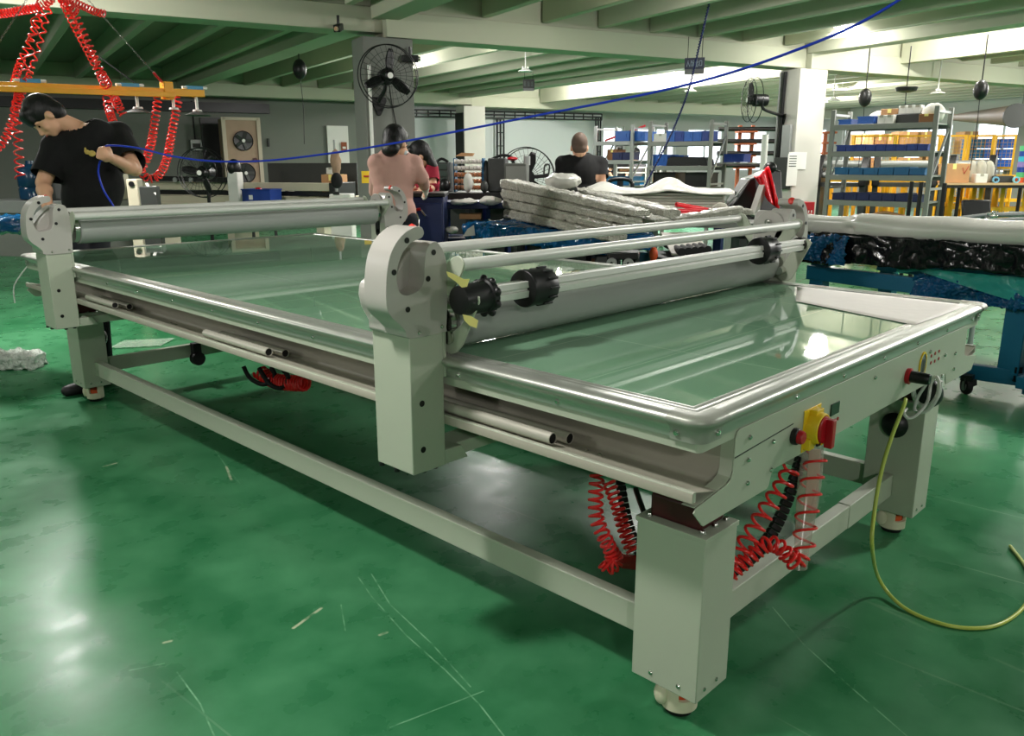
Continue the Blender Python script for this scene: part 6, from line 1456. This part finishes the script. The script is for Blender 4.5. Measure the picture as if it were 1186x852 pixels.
# tripod stand leaning behind the roll
c = atd(1147, 250, 5.9); t = thing('tripod_stand', 'silver tripod of rods with a star knob behind the white roll', 'stand', gpt(c))
for (u0, v0, u1, v1, d0, d1, r) in ((1108, 253, 1150, 248, 6.1, 5.9, .015), (1150, 249, 1215, 247, 5.95, 5.7, .019), (1128, 256, 1215, 252, 5.9, 5.6, .014)):
    MB().cyl(atd(u0, v0, d0), atd(u1, v1, d1), r, n=16).build('silver_rod', M_GREYS, t)
MB().cyl(c+FH*.03, gpt(c)+FH*.03, .02, n=16).build('stand_post', M_GREYS, t)
kn = MB().ell(c-FH*.02, .020).build('star_knob', M_STEEL, t)
for k_ in range(5): a_ = 2*PI*k_/5; MB().ell(c-FH*.02+SR*.03*math.cos(a_)+ZU*.03*math.sin(a_), .013, .013, .013, 10, 8).build('knob_lobe', M_STEEL, kn)
# ============================================================ left background
def wpt(u, v, b=18.58): d = ray(u, v); return CAMP+d*((b-CAMP.dot(RB))/d.dot(RB))
# exhaust cabinet with two fans
A_ = wpt(258, 137, 17.3); B_ = wpt(306, 236, 17.3); w_ = (B_-A_).dot(RA); zt_, zb_ = A_.z, .35
C0 = gpt(A_)+RA*w_/2
t = thing('exhaust_cabinet', 'dusty beige exhaust cabinet with two dark round fans', 'cabinet', C0, TH)
MB().obox(C0+RB*.3+ZU*(zt_+zb_)/2, RA, RB, ZU, w_/2, .28, (zt_-zb_)/2).build('cabinet_panel', M_RUSTY, t)
for s in (-1, 1): MB().obox(C0+RA*s*(w_/2)+RB*.02+ZU*(zt_+zb_)/2, RA, RB, ZU, .04, .04, (zt_-zb_)/2+.03).build('corner_post', mat('bleached_wood', (196, 182, 164), .8, var=.1), t)
MB().obox(C0+RB*.02+ZU*zt_, RA, RB, ZU, w_/2, .04, .03).build('top_rail', mat('bleached_wood', (196, 182, 164), .8), t)
for s in (-.4, .4): MB().obox(C0+RA*w_*s+RB*.3+ZU*zb_/2, RA, RB, ZU, .05, .05, zb_/2).build('cabinet_foot', M_DARKM, t)
for z in (zt_-.45, zt_-1.12):
    c = C0+RA*.02+RB*.0+ZU*z; d_ = MB().lathe([(.0, .0), (.19, .01), (.205, .03), (.205, -.02), (0, -.02)], c, -RB, 36).build('fan_disc', M_BLACK, t)
    for k_ in range(5):
        a_ = 2*PI*k_/5; MB().obox(c-RB*.036+RA*.11*math.cos(a_)+ZU*.11*math.sin(a_), (RA*math.cos(a_)+ZU*math.sin(a_)), (-RA*math.sin(a_)+ZU*math.cos(a_)+RB*.35).normalized(), RB, .07, .035, .003).build('fan_blade', M_DARKM, d_)
    MB().lathe([(0, .05), (.035, .05), (.04, .03)], c, -RB, 16).build('fan_hub', M_PAPER, d_)
MB().lathe([(.05, 0), (.05, .02), (0, .02)], C0+RA*w_*.33+ZU*(zt_-.85), -RB, 20).build('red_dial', M_MAROON, t)
# dark curtain strip, wall box, white door
tag(MB().obox(wpt(248, 190)-RB*.03-ZU*.0, RA, RB, ZU, .22, .02, 1.0).build('dark_door_panel', M_BLACK), 'dark panel standing left of the exhaust cabinet', 'panel')
P_ = wpt(227, 168, 18.5); t = thing('meter_box', 'small grey meter box on the dark wall above the fan', 'meter box', P_); MB().obox(P_, RA, RB, ZU, .12, .06, .12).build('box_body', M_GREYS, t, bevel=.01); MB().obox(P_-RB*.062-ZU*.01, RA, RB, ZU, .08, .003, .045).build('box_window', M_DARKM, t)
MB().cyl(P_+ZU*.1+RB*.04, Vector((P_.x, P_.y, 2.65))+RB*.04, .014).build('box_cable', M_RUBBER, t)
struct(MB().obox(wpt(392, 188)-RB*.03, RA, RB, ZU, .26, .03, .85).build('door_1', M_PAPER), 'white door panel beside the grey column')
P_ = wpt(398.5, 169.5, 18.48); t = thing('poster', 'small brown and red poster on the white door', 'poster', P_); MB().obox(P_, RA, RB, ZU, .07, .004, .10).build('poster_sheet', M_BROWN, t); MB().obox(P_-RB*.005-ZU*.03, RA, RB, ZU, .04, .003, .025).build('poster_patch', M_PAPER, t)
tag(MB().obox(wpt(311, 165, 18.57), RA, RB, ZU, .02, .03, .09).build('door_handle_plate', M_DARKM), 'small dark handle plate on the grey wall right of the exhaust cabinet', 'handle')
struct(MB().rbox(-6, 3.5, 18.4, 18.6, 2.42, 2.62).build('trim_1', M_BLACK))
# flatbed machine
A = gpt(atd(150, 215, 12.2)); Bq = gpt(atd(386, 215, 11.2)); ax = (Bq-A).normalized(); ay = Vector((-ax.y, ax.x, 0)); L = (Bq-A).length
t = thing('flatbed_machine', 'long beige flatbed machine along the wall behind the far gantry', 'machine', (A+Bq)/2, math.atan2(ax.y, ax.x))
M_ = (A+Bq)/2
MB().obox(M_+ZU*1.01, ax, ay, ZU, L/2, .06, .055).build('guide_rail', M_MACH, t, bevel=.008); MB().obox(M_+ay*.35+ZU*.80, ax, ay, ZU, L/2, .4, .07).build('machine_bed', M_MACH, t, bevel=.008)
MB().obox(M_+ay*.02+ZU*.915, ax, ay, ZU, L/2, .04, .03).build('slot_strip', M_BLACK, t); MB().obox(M_-ay*.06+ZU*.66, ax, ay, ZU, L/2, .03, .11).build('front_panel', M_MACH, t, bevel=.006)
MB().obox(A+ax*(L+.03)+ay*.2+ZU*.9, ax, ay, ZU, .045, .3, .17).build('end_cap', M_BLACK, t, bevel=.01)
for u in (.08, .5, .93): MB().obox(A+ax*L*u+ay*.3+ZU*.33, ax, ay, ZU, .06, .3, .33).build('machine_leg', M_MACH, t)
u_ = (285-150)/(386-150); P_ = A+ax*L*u_-ay*.14
MB().obox(P_+ZU*.98, ax, ay, ZU, .085, .07, .23).build('carriage', M_WHITEB, t, bevel=.012); mb = MB(); mb.ell(P_+ZU*1.27, .10, .09, .12, 18, 12); mb.build('carriage_hood', M_BLACK, t)
MB().obox(P_+ZU*.78-ax*.03, ax, ay, ZU, .11, .08, .03).build('carriage_foot', M_WHITEB, t, bevel=.006)
P_ = A+ax*.02-ay*.2; MB().obox(P_+ZU*1.0, ax, ay, ZU, .09, .08, .18).build('drive_box', M_MACH, t, bevel=.012); MB().cyl(P_+ZU*1.05-ay*.09, P_+ZU*1.05-ay*.07, .035).build('drive_knob', M_BLACK, t)
MB().bar(A+ax*.35-ay*.1+ZU*1.12, A+ax*1.9-ay*.1+ZU*1.10, .10, .07).build('linkage', M_BLACK, t); 
for u, lab in ((.28, ''), (.36, '')): MB().cyl(A+ax*L*u-ay*.17+ZU*1.1, A+ax*L*u-ay*.10+ZU*1.1, .035).build('linkage_roller', M_GREYS, t)
# clutter on the machine
P_ = A+ax*L*((322-150)/236)-ay*.32
t = thing('blue_crate', 'blue crate with a white label in front of the beige flatbed machine', 'crate', gpt(P_)); mb = MB(); hollow(mb, P_+ZU*.80, ax, ay, .22, .14, .19); mb.build('crate_body', M_BLUED, t); MB().obox(P_+ZU*.88-ay*.145-ax*.08, ax, ay, ZU, .03, .002, .03).build('crate_label', M_PAPER, t)
for s in (-.18, .18): MB().bar(gpt(P_)+ax*s, gpt(P_)+ax*s+ZU*.80, .03).build('crate_stand', M_DARKM, t)
tag(MB().ell(P_+ZU*.98-ax*.05, .05, .05, .03).build('red_tool', M_RED), 'small red tool on the blue crate', 'tool')
P_ = A+ax*L*((376-150)/236)+ay*.3; carton(P_+ZU*.875, ax, .28, .24, .30, M_CARTON, 'brown carton on the right end of the beige machine'); carton(P_+ZU*1.178-ax*.02, ax, .13, .14, .09, M_WHITEB, 'small white box on top of the brown carton by the column')
for u, lab in ((316, 'white crumpled scrap on the left of the machine top'), (327, 'white crumpled scrap right of the first on the machine top')):
    mb = MB(); mb.ell(A+ax*L*((u-150)/236)+ay*.3+ZU*.91, .06, .05, .045, 12, 8); tag(crinkle(mb.build('paper_scrap', M_CLOTH), .05, .05, 1), lab, 'scrap', 'paper scraps on the machine')
mb = MB(); mb.ell(A+ax*L*((350-150)/236)+ay*.3+ZU*.93, .13, .08, .06, 16, 10); tag(crinkle(mb.build('dark_rag', M_TEEB), .05, .06, 1), 'dark rag heap on the machine top', 'rag')
tag(MB().obox(M_+ay*.85+ax*.9+ZU*.95, ax, ay, ZU, .75, .03, .38).build('low_screen', M_DARKM), 'low dark screen behind the machine top', 'screen')
P_ = atd(389, 188, 10.5)
mb = MB(); mb.ell(P_, .075, .05, .17, 16, 12); o = tag(crinkle(mb.build('hanging_jacket', mat('beige_cloth', (150, 124, 102), .9, var=.2, scale=14)), .04, .08, 1), 'beige jacket hanging before the white door', 'jacket')
mb = MB(); mb.ell(atd(390, 209, 10.45), .08, .06, .10, 16, 12); tag(mb.build('black_bag', M_TEEB), 'black bag hanging below the beige jacket', 'bag')
Q = gpt(atd(389, 200, 10.6)); t = thing('coat_stand', 'thin coat stand behind the beige jacket', 'coat stand', Q); MB().cyl(Q, Q+ZU*1.62, .015).build('stand_pole', M_GREYS, t); MB().lathe([(.16, 0), (.15, .02), (.02, .03)], Q, (0, 0, 1), 20).build('stand_base', M_GREYS, t)
P_ = atd(396, 223, 10.2); t = thing('white_cabinet', 'white low cabinet beside the foot of the grey column', 'cabinet', gpt(P_)); MB().obox(Vector((P_.x, P_.y, .48)), SR, FH, ZU, .13, .15, .48).build('cabinet_body', M_WHITEB, t, bevel=.012)
MB().obox(P_-FH*.155-SR*.04, SR, FH, ZU, .04, .01, .018).build('recessed_grip', M_BLACK, t)
# grey counter, bottle, panel with zig-zag mark
A = gpt(atd(-25, 232, 11.9)); Bq = gpt(atd(122, 236, 11.6)); ax = (Bq-A).normalized(); ay = Vector((-ax.y, ax.x, 0)); L = (Bq-A).length
t = thing('grey_counter', 'pale grey counter far behind the man in black', 'counter', (A+Bq)/2, math.atan2(ax.y, ax.x)); MB().obox((A+Bq)/2+ay*.3+ZU*.72, ax, ay, ZU, L/2, .32, .09).build('counter_top', M_GREYS, t, bevel=.006); MB().obox((A+Bq)/2+ay*.3+ZU*.315, ax, ay, ZU, L/2-.03, .28, .315).build('counter_body', M_RACK, t)
P_ = A.lerp(Bq, (27+25)/147)+ay*.25+ZU*.811; mb = MB(); mb.lathe([(.16, 0), (.19, .015), (.19, .16), (.175, .18), (.19, .20), (.19, .36), (.165, .44), (.06, .51), (.055, .56), (0, .56)], P_, (0, 0, 1), 28); tag(mb.build('water_bottle', M_TANK), 'dark blue water bottle on the pale counter, left of the man', 'bottle')
tag(MB().obox(P_+ax*.33+ZU*.18, ax, ay, ZU, .12, .14, .18).build('dark_case', M_DARKM, bevel=.02), 'dark case right of the water bottle on the counter', 'case')
P_ = atd(174, 226, 7.2); t = thing('marked_panel', 'dark grey panel with a white zig-zag mark right of the man', 'panel', gpt(P_)); MB().obox(Vector((P_.x, P_.y, .57)), SR, FH, ZU, .075, .04, .57).build('panel_body', M_DARKM, t, bevel=.006)
zz = [(168, 212), (171.5, 219), (176, 221), (180.5, 226), (180.5, 215), (176.5, 215.5), (178, 219.5), (173.5, 216.5), (171.5, 212)]
pts = [atd(u, v, 7.155) for u, v in zz]; mb = MB(); n_ = len(pts); mb.add(pts+[p+FH*.004 for p in pts], [tuple(range(n_)), tuple(range(2*n_-1, n_-1, -1))]+[(i, n_+i, n_+(i+1) % n_, (i+1) % n_) for i in range(n_)]); mb.build('zigzag_mark', M_PAPER, t)
P_ = atd(157, 222, 7.4); t = thing('white_drive_unit', 'white drive unit beside the dark marked panel', 'machine', gpt(P_)); MB().obox(Vector((P_.x, P_.y, .60)), SR, FH, ZU, .05, .06, .60).build('unit_body', M_MACH, t, bevel=.01); MB().cyl(P_+ZU*.07-FH*.07, P_+ZU*.07-FH*.055, .025).build('unit_port', M_BLACK, t)
# film-wrapped table end at the far left
P_ = atd(10, 262, 5.3); t = thing('wrapped_table_end', 'table end wrapped in teal film at the left edge', 'table', gpt(P_)); mb = MB(); slab(mb, atd(-60, 268, 5.5), atd(32, 268, 5.3), .5, .09, .09, n=14); crinkle(mb.build('teal_wrap', M_BLUEF, t), .08, .06, 3)
MB().prism([(-.3, -.02), (.02, -.02), (.05, .01), (.04, .035), (-.05, .05), (-.3, .05)], lambda u, v: P_+SR*u+ZU*v-FH*.20, FH*.03).build('end_bracket', M_BODY, t, bevel=.004)
for u in (-.75, -.5): MB().bar(gpt(P_)+SR*u+FH*.1, gpt(P_)+SR*u+FH*.1+ZU*.88, .06).build('leg', M_DARKM, t)
# =============================================== suction crane and coiled hoses
A = atd(-40, 99, 4.9); Bq = atd(235.5, 110, 6.0); A.z = 1.80; Bq.z = 1.835
d = (Bq-A).normalized(); L = (Bq-A).length; s_ = d.cross(ZU).normalized()
t = thing('suction_crane', 'yellow suction lifting beam hung on chains above the man in black', 'crane', (A+Bq)/2-ZU*.06)
MB().bar(A, Bq, .05, .05).build('crane_beam', M_CRANE, t, bevel=.004); MB().bar(A+s_*.055-ZU*.02, Bq-d*.25+s_*.055-ZU*.02, .03, .035).build('side_beam', M_CRANE, t, bevel=.003)
def onb(u): return A.lerp(Bq, (u+40)/275.5)
c = onb(186); MB().obox(c+ZU*.01, d, s_, ZU, .035, .035, .06).build('hook_plate', M_CRANE, t, bevel=.006); MB().cyl(c+ZU*.045-FH*.04, c+ZU*.045+FH*.04, .012).build('hook_pin', M_STEEL, t)
for u, dz, r in ((116, .085, .06), (146, .085, .09), (193, .085, .05), (225, .095, .095)):
    c = onb(u)-ZU*.02; sc = MB().cyl(c, c-ZU*dz, .010).build('cup_stem', M_PAPER, t); MB().lathe([(.03, 0), (.035, -.012), (.03, -.014)], c-ZU*dz, (0, 0, 1), 20).build('cup_flange', M_PAPER, sc)
    if u != 193: MB().lathe([(.02, -.014), (r*.5, -.018), (r, -.040), (r*.94, -.042), (r*.4, -.03), (0, -.028)], c-ZU*dz, (0, 0, 1), 28).build('suction_cup', M_DARKM, sc)
for u in (25, 139, 224):
    c = onb(u)+ZU*.038; MB().bar(c-d*.06, c+d*.06, .024).build('air_valve', mat('light_blue_valve', (70, 150, 190), .4), t); 
    for k_ in (-.075, .075): MB().cyl(c+d*(k_-.02), c+d*(k_+.02), .010).build('valve_fitting', M_PAPER, t)
hub = atd(66, -22, 5.3)
MB().lathe([(.06, .0), (.08, .03), (.08, .09), (.04, .12), (.02, 2.95-hub.z)], hub-ZU*.02, (0, 0, 1), 20).build('hoist_hub', M_DARKM, t)
def chain(p, q, n):
    mb = MB(); dd = (q-p)/n
    for i in range(n):
        c = p+dd*(i+.5); x, y = frame_of(dd); a_, b_ = (x, y) if i % 2 else (y, x); h = dd*.62
        mb.tube([c+h*math.cos(k*PI/4)+a_*dd.length*.32*math.sin(k*PI/4) for k in range(8)], dd.length*.11, 5, closed=True)
    return mb
chain(hub+d*.1, onb(172)+ZU*.12, 46).build('lift_chain', M_CHAIN, t); chain(hub-d*.1, atd(-30, 92, 5.0), 46).build('lift_chain', M_CHAIN, t)
MB().tube(catmull([onb(171)+ZU*.13, onb(175)+ZU*.10, onb(183)+ZU*.055], 5), .009, 8).build('red_hook', M_RED, t)
MB().tube([atd(115, 66, 5.9), onb(146)+ZU*.05], .005, 8).build('black_strap', mat('matt_black_strap', (12, 12, 12), .95, spec=.05), t)
M_COILR = mat('bright_red_coil', (246, 52, 46), .35, var=.05, coat=.2)
def hose(pts, R, turns, lab, r=.0052, ppt=11):
    o = MB().tube(coil([atd(*p) for p in pts], R, turns, ppt), r, 6).build('coiled_hose', M_COILR); return tag(o, lab, 'hose')
D = 5.3
hose([(72, 0, D), (84, 25, D), (100, 55, D), (113, 80, D), (122, 100, 5.45)], .024, 19, 'red coiled hose running from the hub down right to the beam, upper strand')
hose([(78, -2, D-.05), (92, 28, D-.05), (106, 58, D-.05), (117, 82, D-.05), (126, 98, 5.4)], .020, 17, 'red coiled hose twisted beside the strand running down right')
hose([(58, 0, D), (44, 24, D), (34, 50, D), (24, 72, D), (17, 95, 5.15)], .021, 15, 'red coiled hose hanging from the hub down to the left valve')
hose([(60, 5, D), (53, 25, D), (47, 48, D), (38, 75, D), (31, 95, 5.15)], .016, 10, 'loosely stretched red coiled hose right of the left pair')
hose([(50, -2, D-.1), (40, 30, D-.1), (36, 55, D-.1), (30, 80, D-.1), (24, 94, 5.1)], .026, 5, 'wide-looped red coiled hose in the left bunch')
hose([(70, -4, D-.1), (85, 2, D-.1), (100, 9, D-.1), (112, 14, D-.1), (122, 16, D-.1)], .021, 15, 'red coiled hose reaching right along the ceiling beam')
hose([(60, -2, D-.1), (45, 8, D-.1), (25, 12, D-.1), (0, 16, D-.1), (-25, 16, D-.1)], .024, 25, 'red coiled hose sagging out of the left edge at the top')
hose([(70, -6, D), (82, 10, D-.05), (90, 16, D-.05)], .030, 7, 'short tight red hose bundle at the hub')
hose([(122, 106, 5.54), (126, 126, 5.5), (133, 145, 5.35), (146, 165, 5.3)], .024, 11, 'red coiled hose hanging below the beam behind the left shoulder')
hose([(130, 107, 5.57), (137, 122, 5.5), (143, 134, 5.5)], .026, 7, 'short red hose clump below the beam, beside the suction cup')
hose([(183, 113, 5.75), (180, 135, 5.75), (176, 162, 5.7), (169, 186, 5.6), (163, 196, 5.6), (172, 207, 5.6), (184, 203, 5.65), (193, 185, 5.75), (199, 155, 5.85), (207, 114, 5.9)], .026, 44, 'red coiled hose hanging in a long loop right of the man')
hose([(22, 103, 5.15), (20, 122, 5.1), (13, 145, 5.1), (4, 164, 5.1), (-14, 180, 5.1)], .024, 17, 'red coiled hose curving out of the left edge below the beam')
hose([(26, 103, 5.16), (18, 125, 5.05), (20, 145, 5.05), (21, 165, 5.05), (22, 185, 5.05), (23, 207, 5.05)], .025, 12, 'red coiled hose hanging straight down left of the man')
# blue air hose from the man's fist across the hall
P_ = [(118, 186, 4.62), (121, 171, 4.47), (130, 168.5, 4.42), (160, 171.5, 4.42), (200, 181, 4.45), (245, 186.5, 4.45), (300, 186.5, 4.40), (360, 180.5, 4.3), (450, 167, 4.1), (600, 138, 3.75), (800, 97, 3.2), (960, 43, 2.75), (1060, -12, 2.45), (1120, -60, 2.3)]
Pe = atd(1120, -60, 2.3); Pq = [atd(*p) for p in P_]+[Pe+SR*.25+ZU*.35, Pe+SR*.35+ZU*.85, Vector((Pe.x, Pe.y, 3.0))+SR*.38]
tag(MB().tube(catmull(Pq, 12), .0052, 8).build('blue_air_hose', M_ROPE), 'blue air hose stretched from the fist of the man up to the right', 'hose')
P_ = [(116, 186, 4.47), (114, 200, 4.5), (120, 220, 4.52), (132, 240, 4.55), (140, 262, 4.6)]
tag(MB().tube(catmull([atd(*p) for p in P_], 8), .0052, 8).build('blue_air_hose', M_ROPE), 'loose end of blue hose hanging from the fist over the black shirt', 'hose')
P_ = [(823, -8, 8.7), (821, 5, 8.8), (811, 48, 9.2), (796, 108, 9.8), (775, 160, 10.6), (752, 205, 11.2), (742, 225, 11.5)]
tag(MB().tube(coil([atd(*p) for p in P_], .006, 90, 6), .010, 6).build('coiled_blue_cable', mat('dark_blue_cord', (28, 30, 92), .4)), 'dark blue cord hanging past the navy sign to the racks', 'cord')
# badge on the shirt (child of the man)
PRINT_MB.build('shirt_print', M_PRINT, MAN)
# ================================================= hoses and chains at the table
def fhose(pts, R, turns, lab, r=.0043, ppt=14, R1=None):
    return tag(MB().tube(coil([atd(*p) for p in pts], R, turns, ppt, R1), r, 8).build('coiled_hose', M_COIL), lab, 'hose')
fhose([(692, 548, 2.3), (690, 575, 2.3), (691, 600, 2.3), (699, 620, 2.3), (709, 640, 2.32)], .019, 11, 'red coiled hose under the table, first left of the near leg')
fhose([(704, 556, 2.45), (714, 582, 2.42), (722, 610, 2.4), (732, 638, 2.38)], .018, 13, 'red coiled hose under the table, tight against the near leg')
fhose([(709, 640, 2.32), (712, 650, 2.32), (706, 655, 2.31), (700, 650, 2.31)], .022, 7, 'knot of red hose hanging left of the near leg')
tag(MB().tube([atd(707, 646, 2.40), atd(724, 650, 2.40), atd(742, 652, 2.40)], .022, 14).build('red_sleeve', mat('clear_red_sleeve', (190, 40, 40), .15, alpha=.75)), 'clear red sleeve disappearing behind the near leg', 'sleeve')
fhose([(917, 540, 2.16), (908, 560, 2.14), (888, 590, 2.12), (868, 622, 2.10), (846, 655, 2.08)], .022, 9, 'wide red coiled hose sloping down right of the near leg')
fhose([(846, 664, 2.1), (868, 645, 2.1), (888, 630, 2.1), (904, 634, 2.1), (914, 648, 2.1)], .019, 11, 'red coiled hose lying along the short cross beam')
fhose([(946, 522, 2.2), (940, 560, 2.18), (934, 600, 2.16), (930, 640, 2.14)], .028, 6, 'stretched red coiled hose wound round the clear bag', .0036, 16)
fhose([(930, 640, 2.14), (921, 652, 2.13), (913, 640, 2.12)], .020, 4, 'end knot of red hose below the yellow switch')
def bag(u, v):
    a_ = 2*PI*u; top = atd(943, 512, 2.21); bot = atd(926, 658, 2.15); c = top.lerp(bot, v); w = .026+.006*math.sin(5*v)
    return c+SR*math.cos(a_)*w+FH*math.sin(a_)*w*.6
tag(MB().grid(bag, 20, 20).build('clear_bag', mat('clear_plastic_bag', (200, 196, 182), .15, alpha=.38, var=.05)), 'clear plastic bag inside the stretched red hose', 'bag')
mb = MB(); Pq = [atd(944, 520, 2.215), atd(941, 560, 2.20), atd(937, 593, 2.19)]
mb.strip([p-SR*.016 for p in Pq], SR*.034, .0015); tag(mb.build('paper_slip', mat('tan_paper_slip', (206, 178, 150), .8)), 'tan paper slip inside the clear bag', 'paper')
def cable_chain(pts, w, lab):
    P = catmull([atd(*p) for p in pts], 6); P = resample(P, .018); t = thing('cable_chain', lab, 'cable chain', P[-1])
    for i in range(len(P)-1):
        d_ = (P[i+1]-P[i]); x = d_.cross(FH).normalized(); MB().bar(P[i]-x*0, P[i]+d_*.86, w, .018, up=FH).build('chain_link', M_BLACK, t, bevel=.002)
    return t
cable_chain([(718, 556, 2.5), (722, 580, 2.48), (729, 610, 2.46), (742, 645, 2.44)], .030, 'black cable chain left of the near leg')
cable_chain([(928, 530, 2.24), (915, 570, 2.22), (897, 612, 2.2), (872, 644, 2.18), (842, 665, 2.16)], .030, 'black cable chain sloping down right of the near leg')
tag(MB().bar(atd(736, 566, 2.3), atd(746, 594, 2.2), .012).build('black_strut', M_BLACK), 'thin black strut above the near leg cap', 'strut')
# yellow-green hose
P_ = [atd(1049, 462, 2.46), atd(1046, 472, 2.44), atd(1033, 505, 2.42), atd(1021, 545, 2.40), atd(1013, 590, 2.38), atd(1010, 632, 2.36), atz(1019, 672, .05), atz(1048, 704, .008), atz(1098, 724, .006), atz(1145, 726, .006), atz(1176, 712, .006), atz(1192, 690, .006), atz(1190, 660, .006), atz(1170, 632, .006)]
tag(MB().tube(catmull(P_, 10), .0058, 10).build('yellow_green_hose', mat('yellow_green_hose', (190, 202, 96), .3, var=.03)), 'yellow-green air hose falling from the panel knob to the floor', 'hose')
# white cable loops
P_ = [atd(1073, 444, 2.60), atd(1062, 462, 2.62), atd(1060, 476, 2.62), atd(1073, 476, 2.6), atd(1085, 462, 2.58), atd(1088, 445, 2.58), atd(1084, 436, 2.6), atd(1078, 445, 2.62), atd(1074, 465, 2.6), atd(1062, 480, 2.58), atd(1052, 484, 2.58), atd(1047, 478, 2.58), atd(1050, 473, 2.6)]
tag(MB().tube(catmull(P_, 8), .0052, 8).build('white_cable_loop', M_WHITEP), 'white cable looped under the far end of the panel', 'cable')
P_ = [atd(1057, 449, 2.64), atd(1062, 466, 2.66), atd(1075, 470, 2.64), atd(1086, 458, 2.62), atd(1089, 441, 2.6)]
tag(MB().tube(catmull(P_, 8), .008, 8).build('white_cable_loop', M_WHITEP), 'thicker white cable loop behind the thin one', 'cable')
tag(MB().ell(atd(1074, 455, 2.70), .04, .05, .05).build('black_grommet', M_BLACK), 'black grommet behind the white cable loops', 'grommet')
# floor: cable loops and red coil below the middle of the table
for pts, r, lab in (([(282, 424, 4.35), (290, 438, 4.36), (306, 445, 4.34), (318, 436, 4.3), (314, 425, 4.3)], .012, 'black cable loop on the floor, left one under the table'), ([(300, 426, 4.3), (312, 444, 4.28), (326, 449, 4.24), (334, 438, 4.2), (328, 428, 4.2)], .012, 'black cable loop on the floor, right one under the table')):
    tag(MB().tube(catmull([atd(*p) for p in pts], 6), r, 8).build('black_cable_loop', M_RUBBER), lab, 'cable')
fhose([(300, 430, 4.4), (316, 440, 4.35), (334, 443, 4.25), (354, 444, 4.15)], .036, 16, 'red coiled hose lying on the floor under the middle of the table', .008, 10)
# plastic on the floor
P_ = atz(14, 424, 0); mb = MB(); slab(mb, P_-SR*.30-FH*.05, P_+SR*.20, .22, .12, .09, n=18); tag(crinkle(mb.build('bubble_wrap_bundle', mat('clear_bubble_wrap', (206, 214, 204), .2, var=.08, scale=60, bump=.9, bscale=80)), .07, .045, 3), 'clear bubble wrap bundle lying on the green floor at the left edge', 'bundle')
P_ = atz(165, 398, .004); tag(MB().grid(lambda u, v: P_+SR*(u-.5)*.36+FH*(v-.5)*.28+FH*.08*(u-.5)+ZU*(.006+.010*abs(mnoise.noise(Vector((u*5, v*5, 3))))), 24, 14).build('clear_film_scrap', mat('clear_film', (190, 210, 190), .2, alpha=.5)), 'clear film scrap lying on the floor behind the far leg', 'film')
MB().tube(catmull([Vector((-.13, 4.25, .79)), Vector((-.20, 4.30, .68)), Vector((-.21, 4.30, .58))], 4), .004, 6).build('wire_end', M_WHITEP, table)
scene.view_settings.view_transform = 'Standard'
scene.view_settings.look = 'None'
scene.view_settings.gamma = 1.0
scene.view_settings.use_curve_mapping = False
scene.view_settings.exposure = 0.48
scene.cycles.use_denoising = True
scene.cycles.max_bounces = 6
scene.cycles.diffuse_bounces = 4
scene.cycles.glossy_bounces = 4
scene.cycles.transparent_max_bounces = 12
scene.cycles.sample_clamp_indirect = 6
scene.cycles.caustics_reflective = False
scene.cycles.caustics_refractive = False
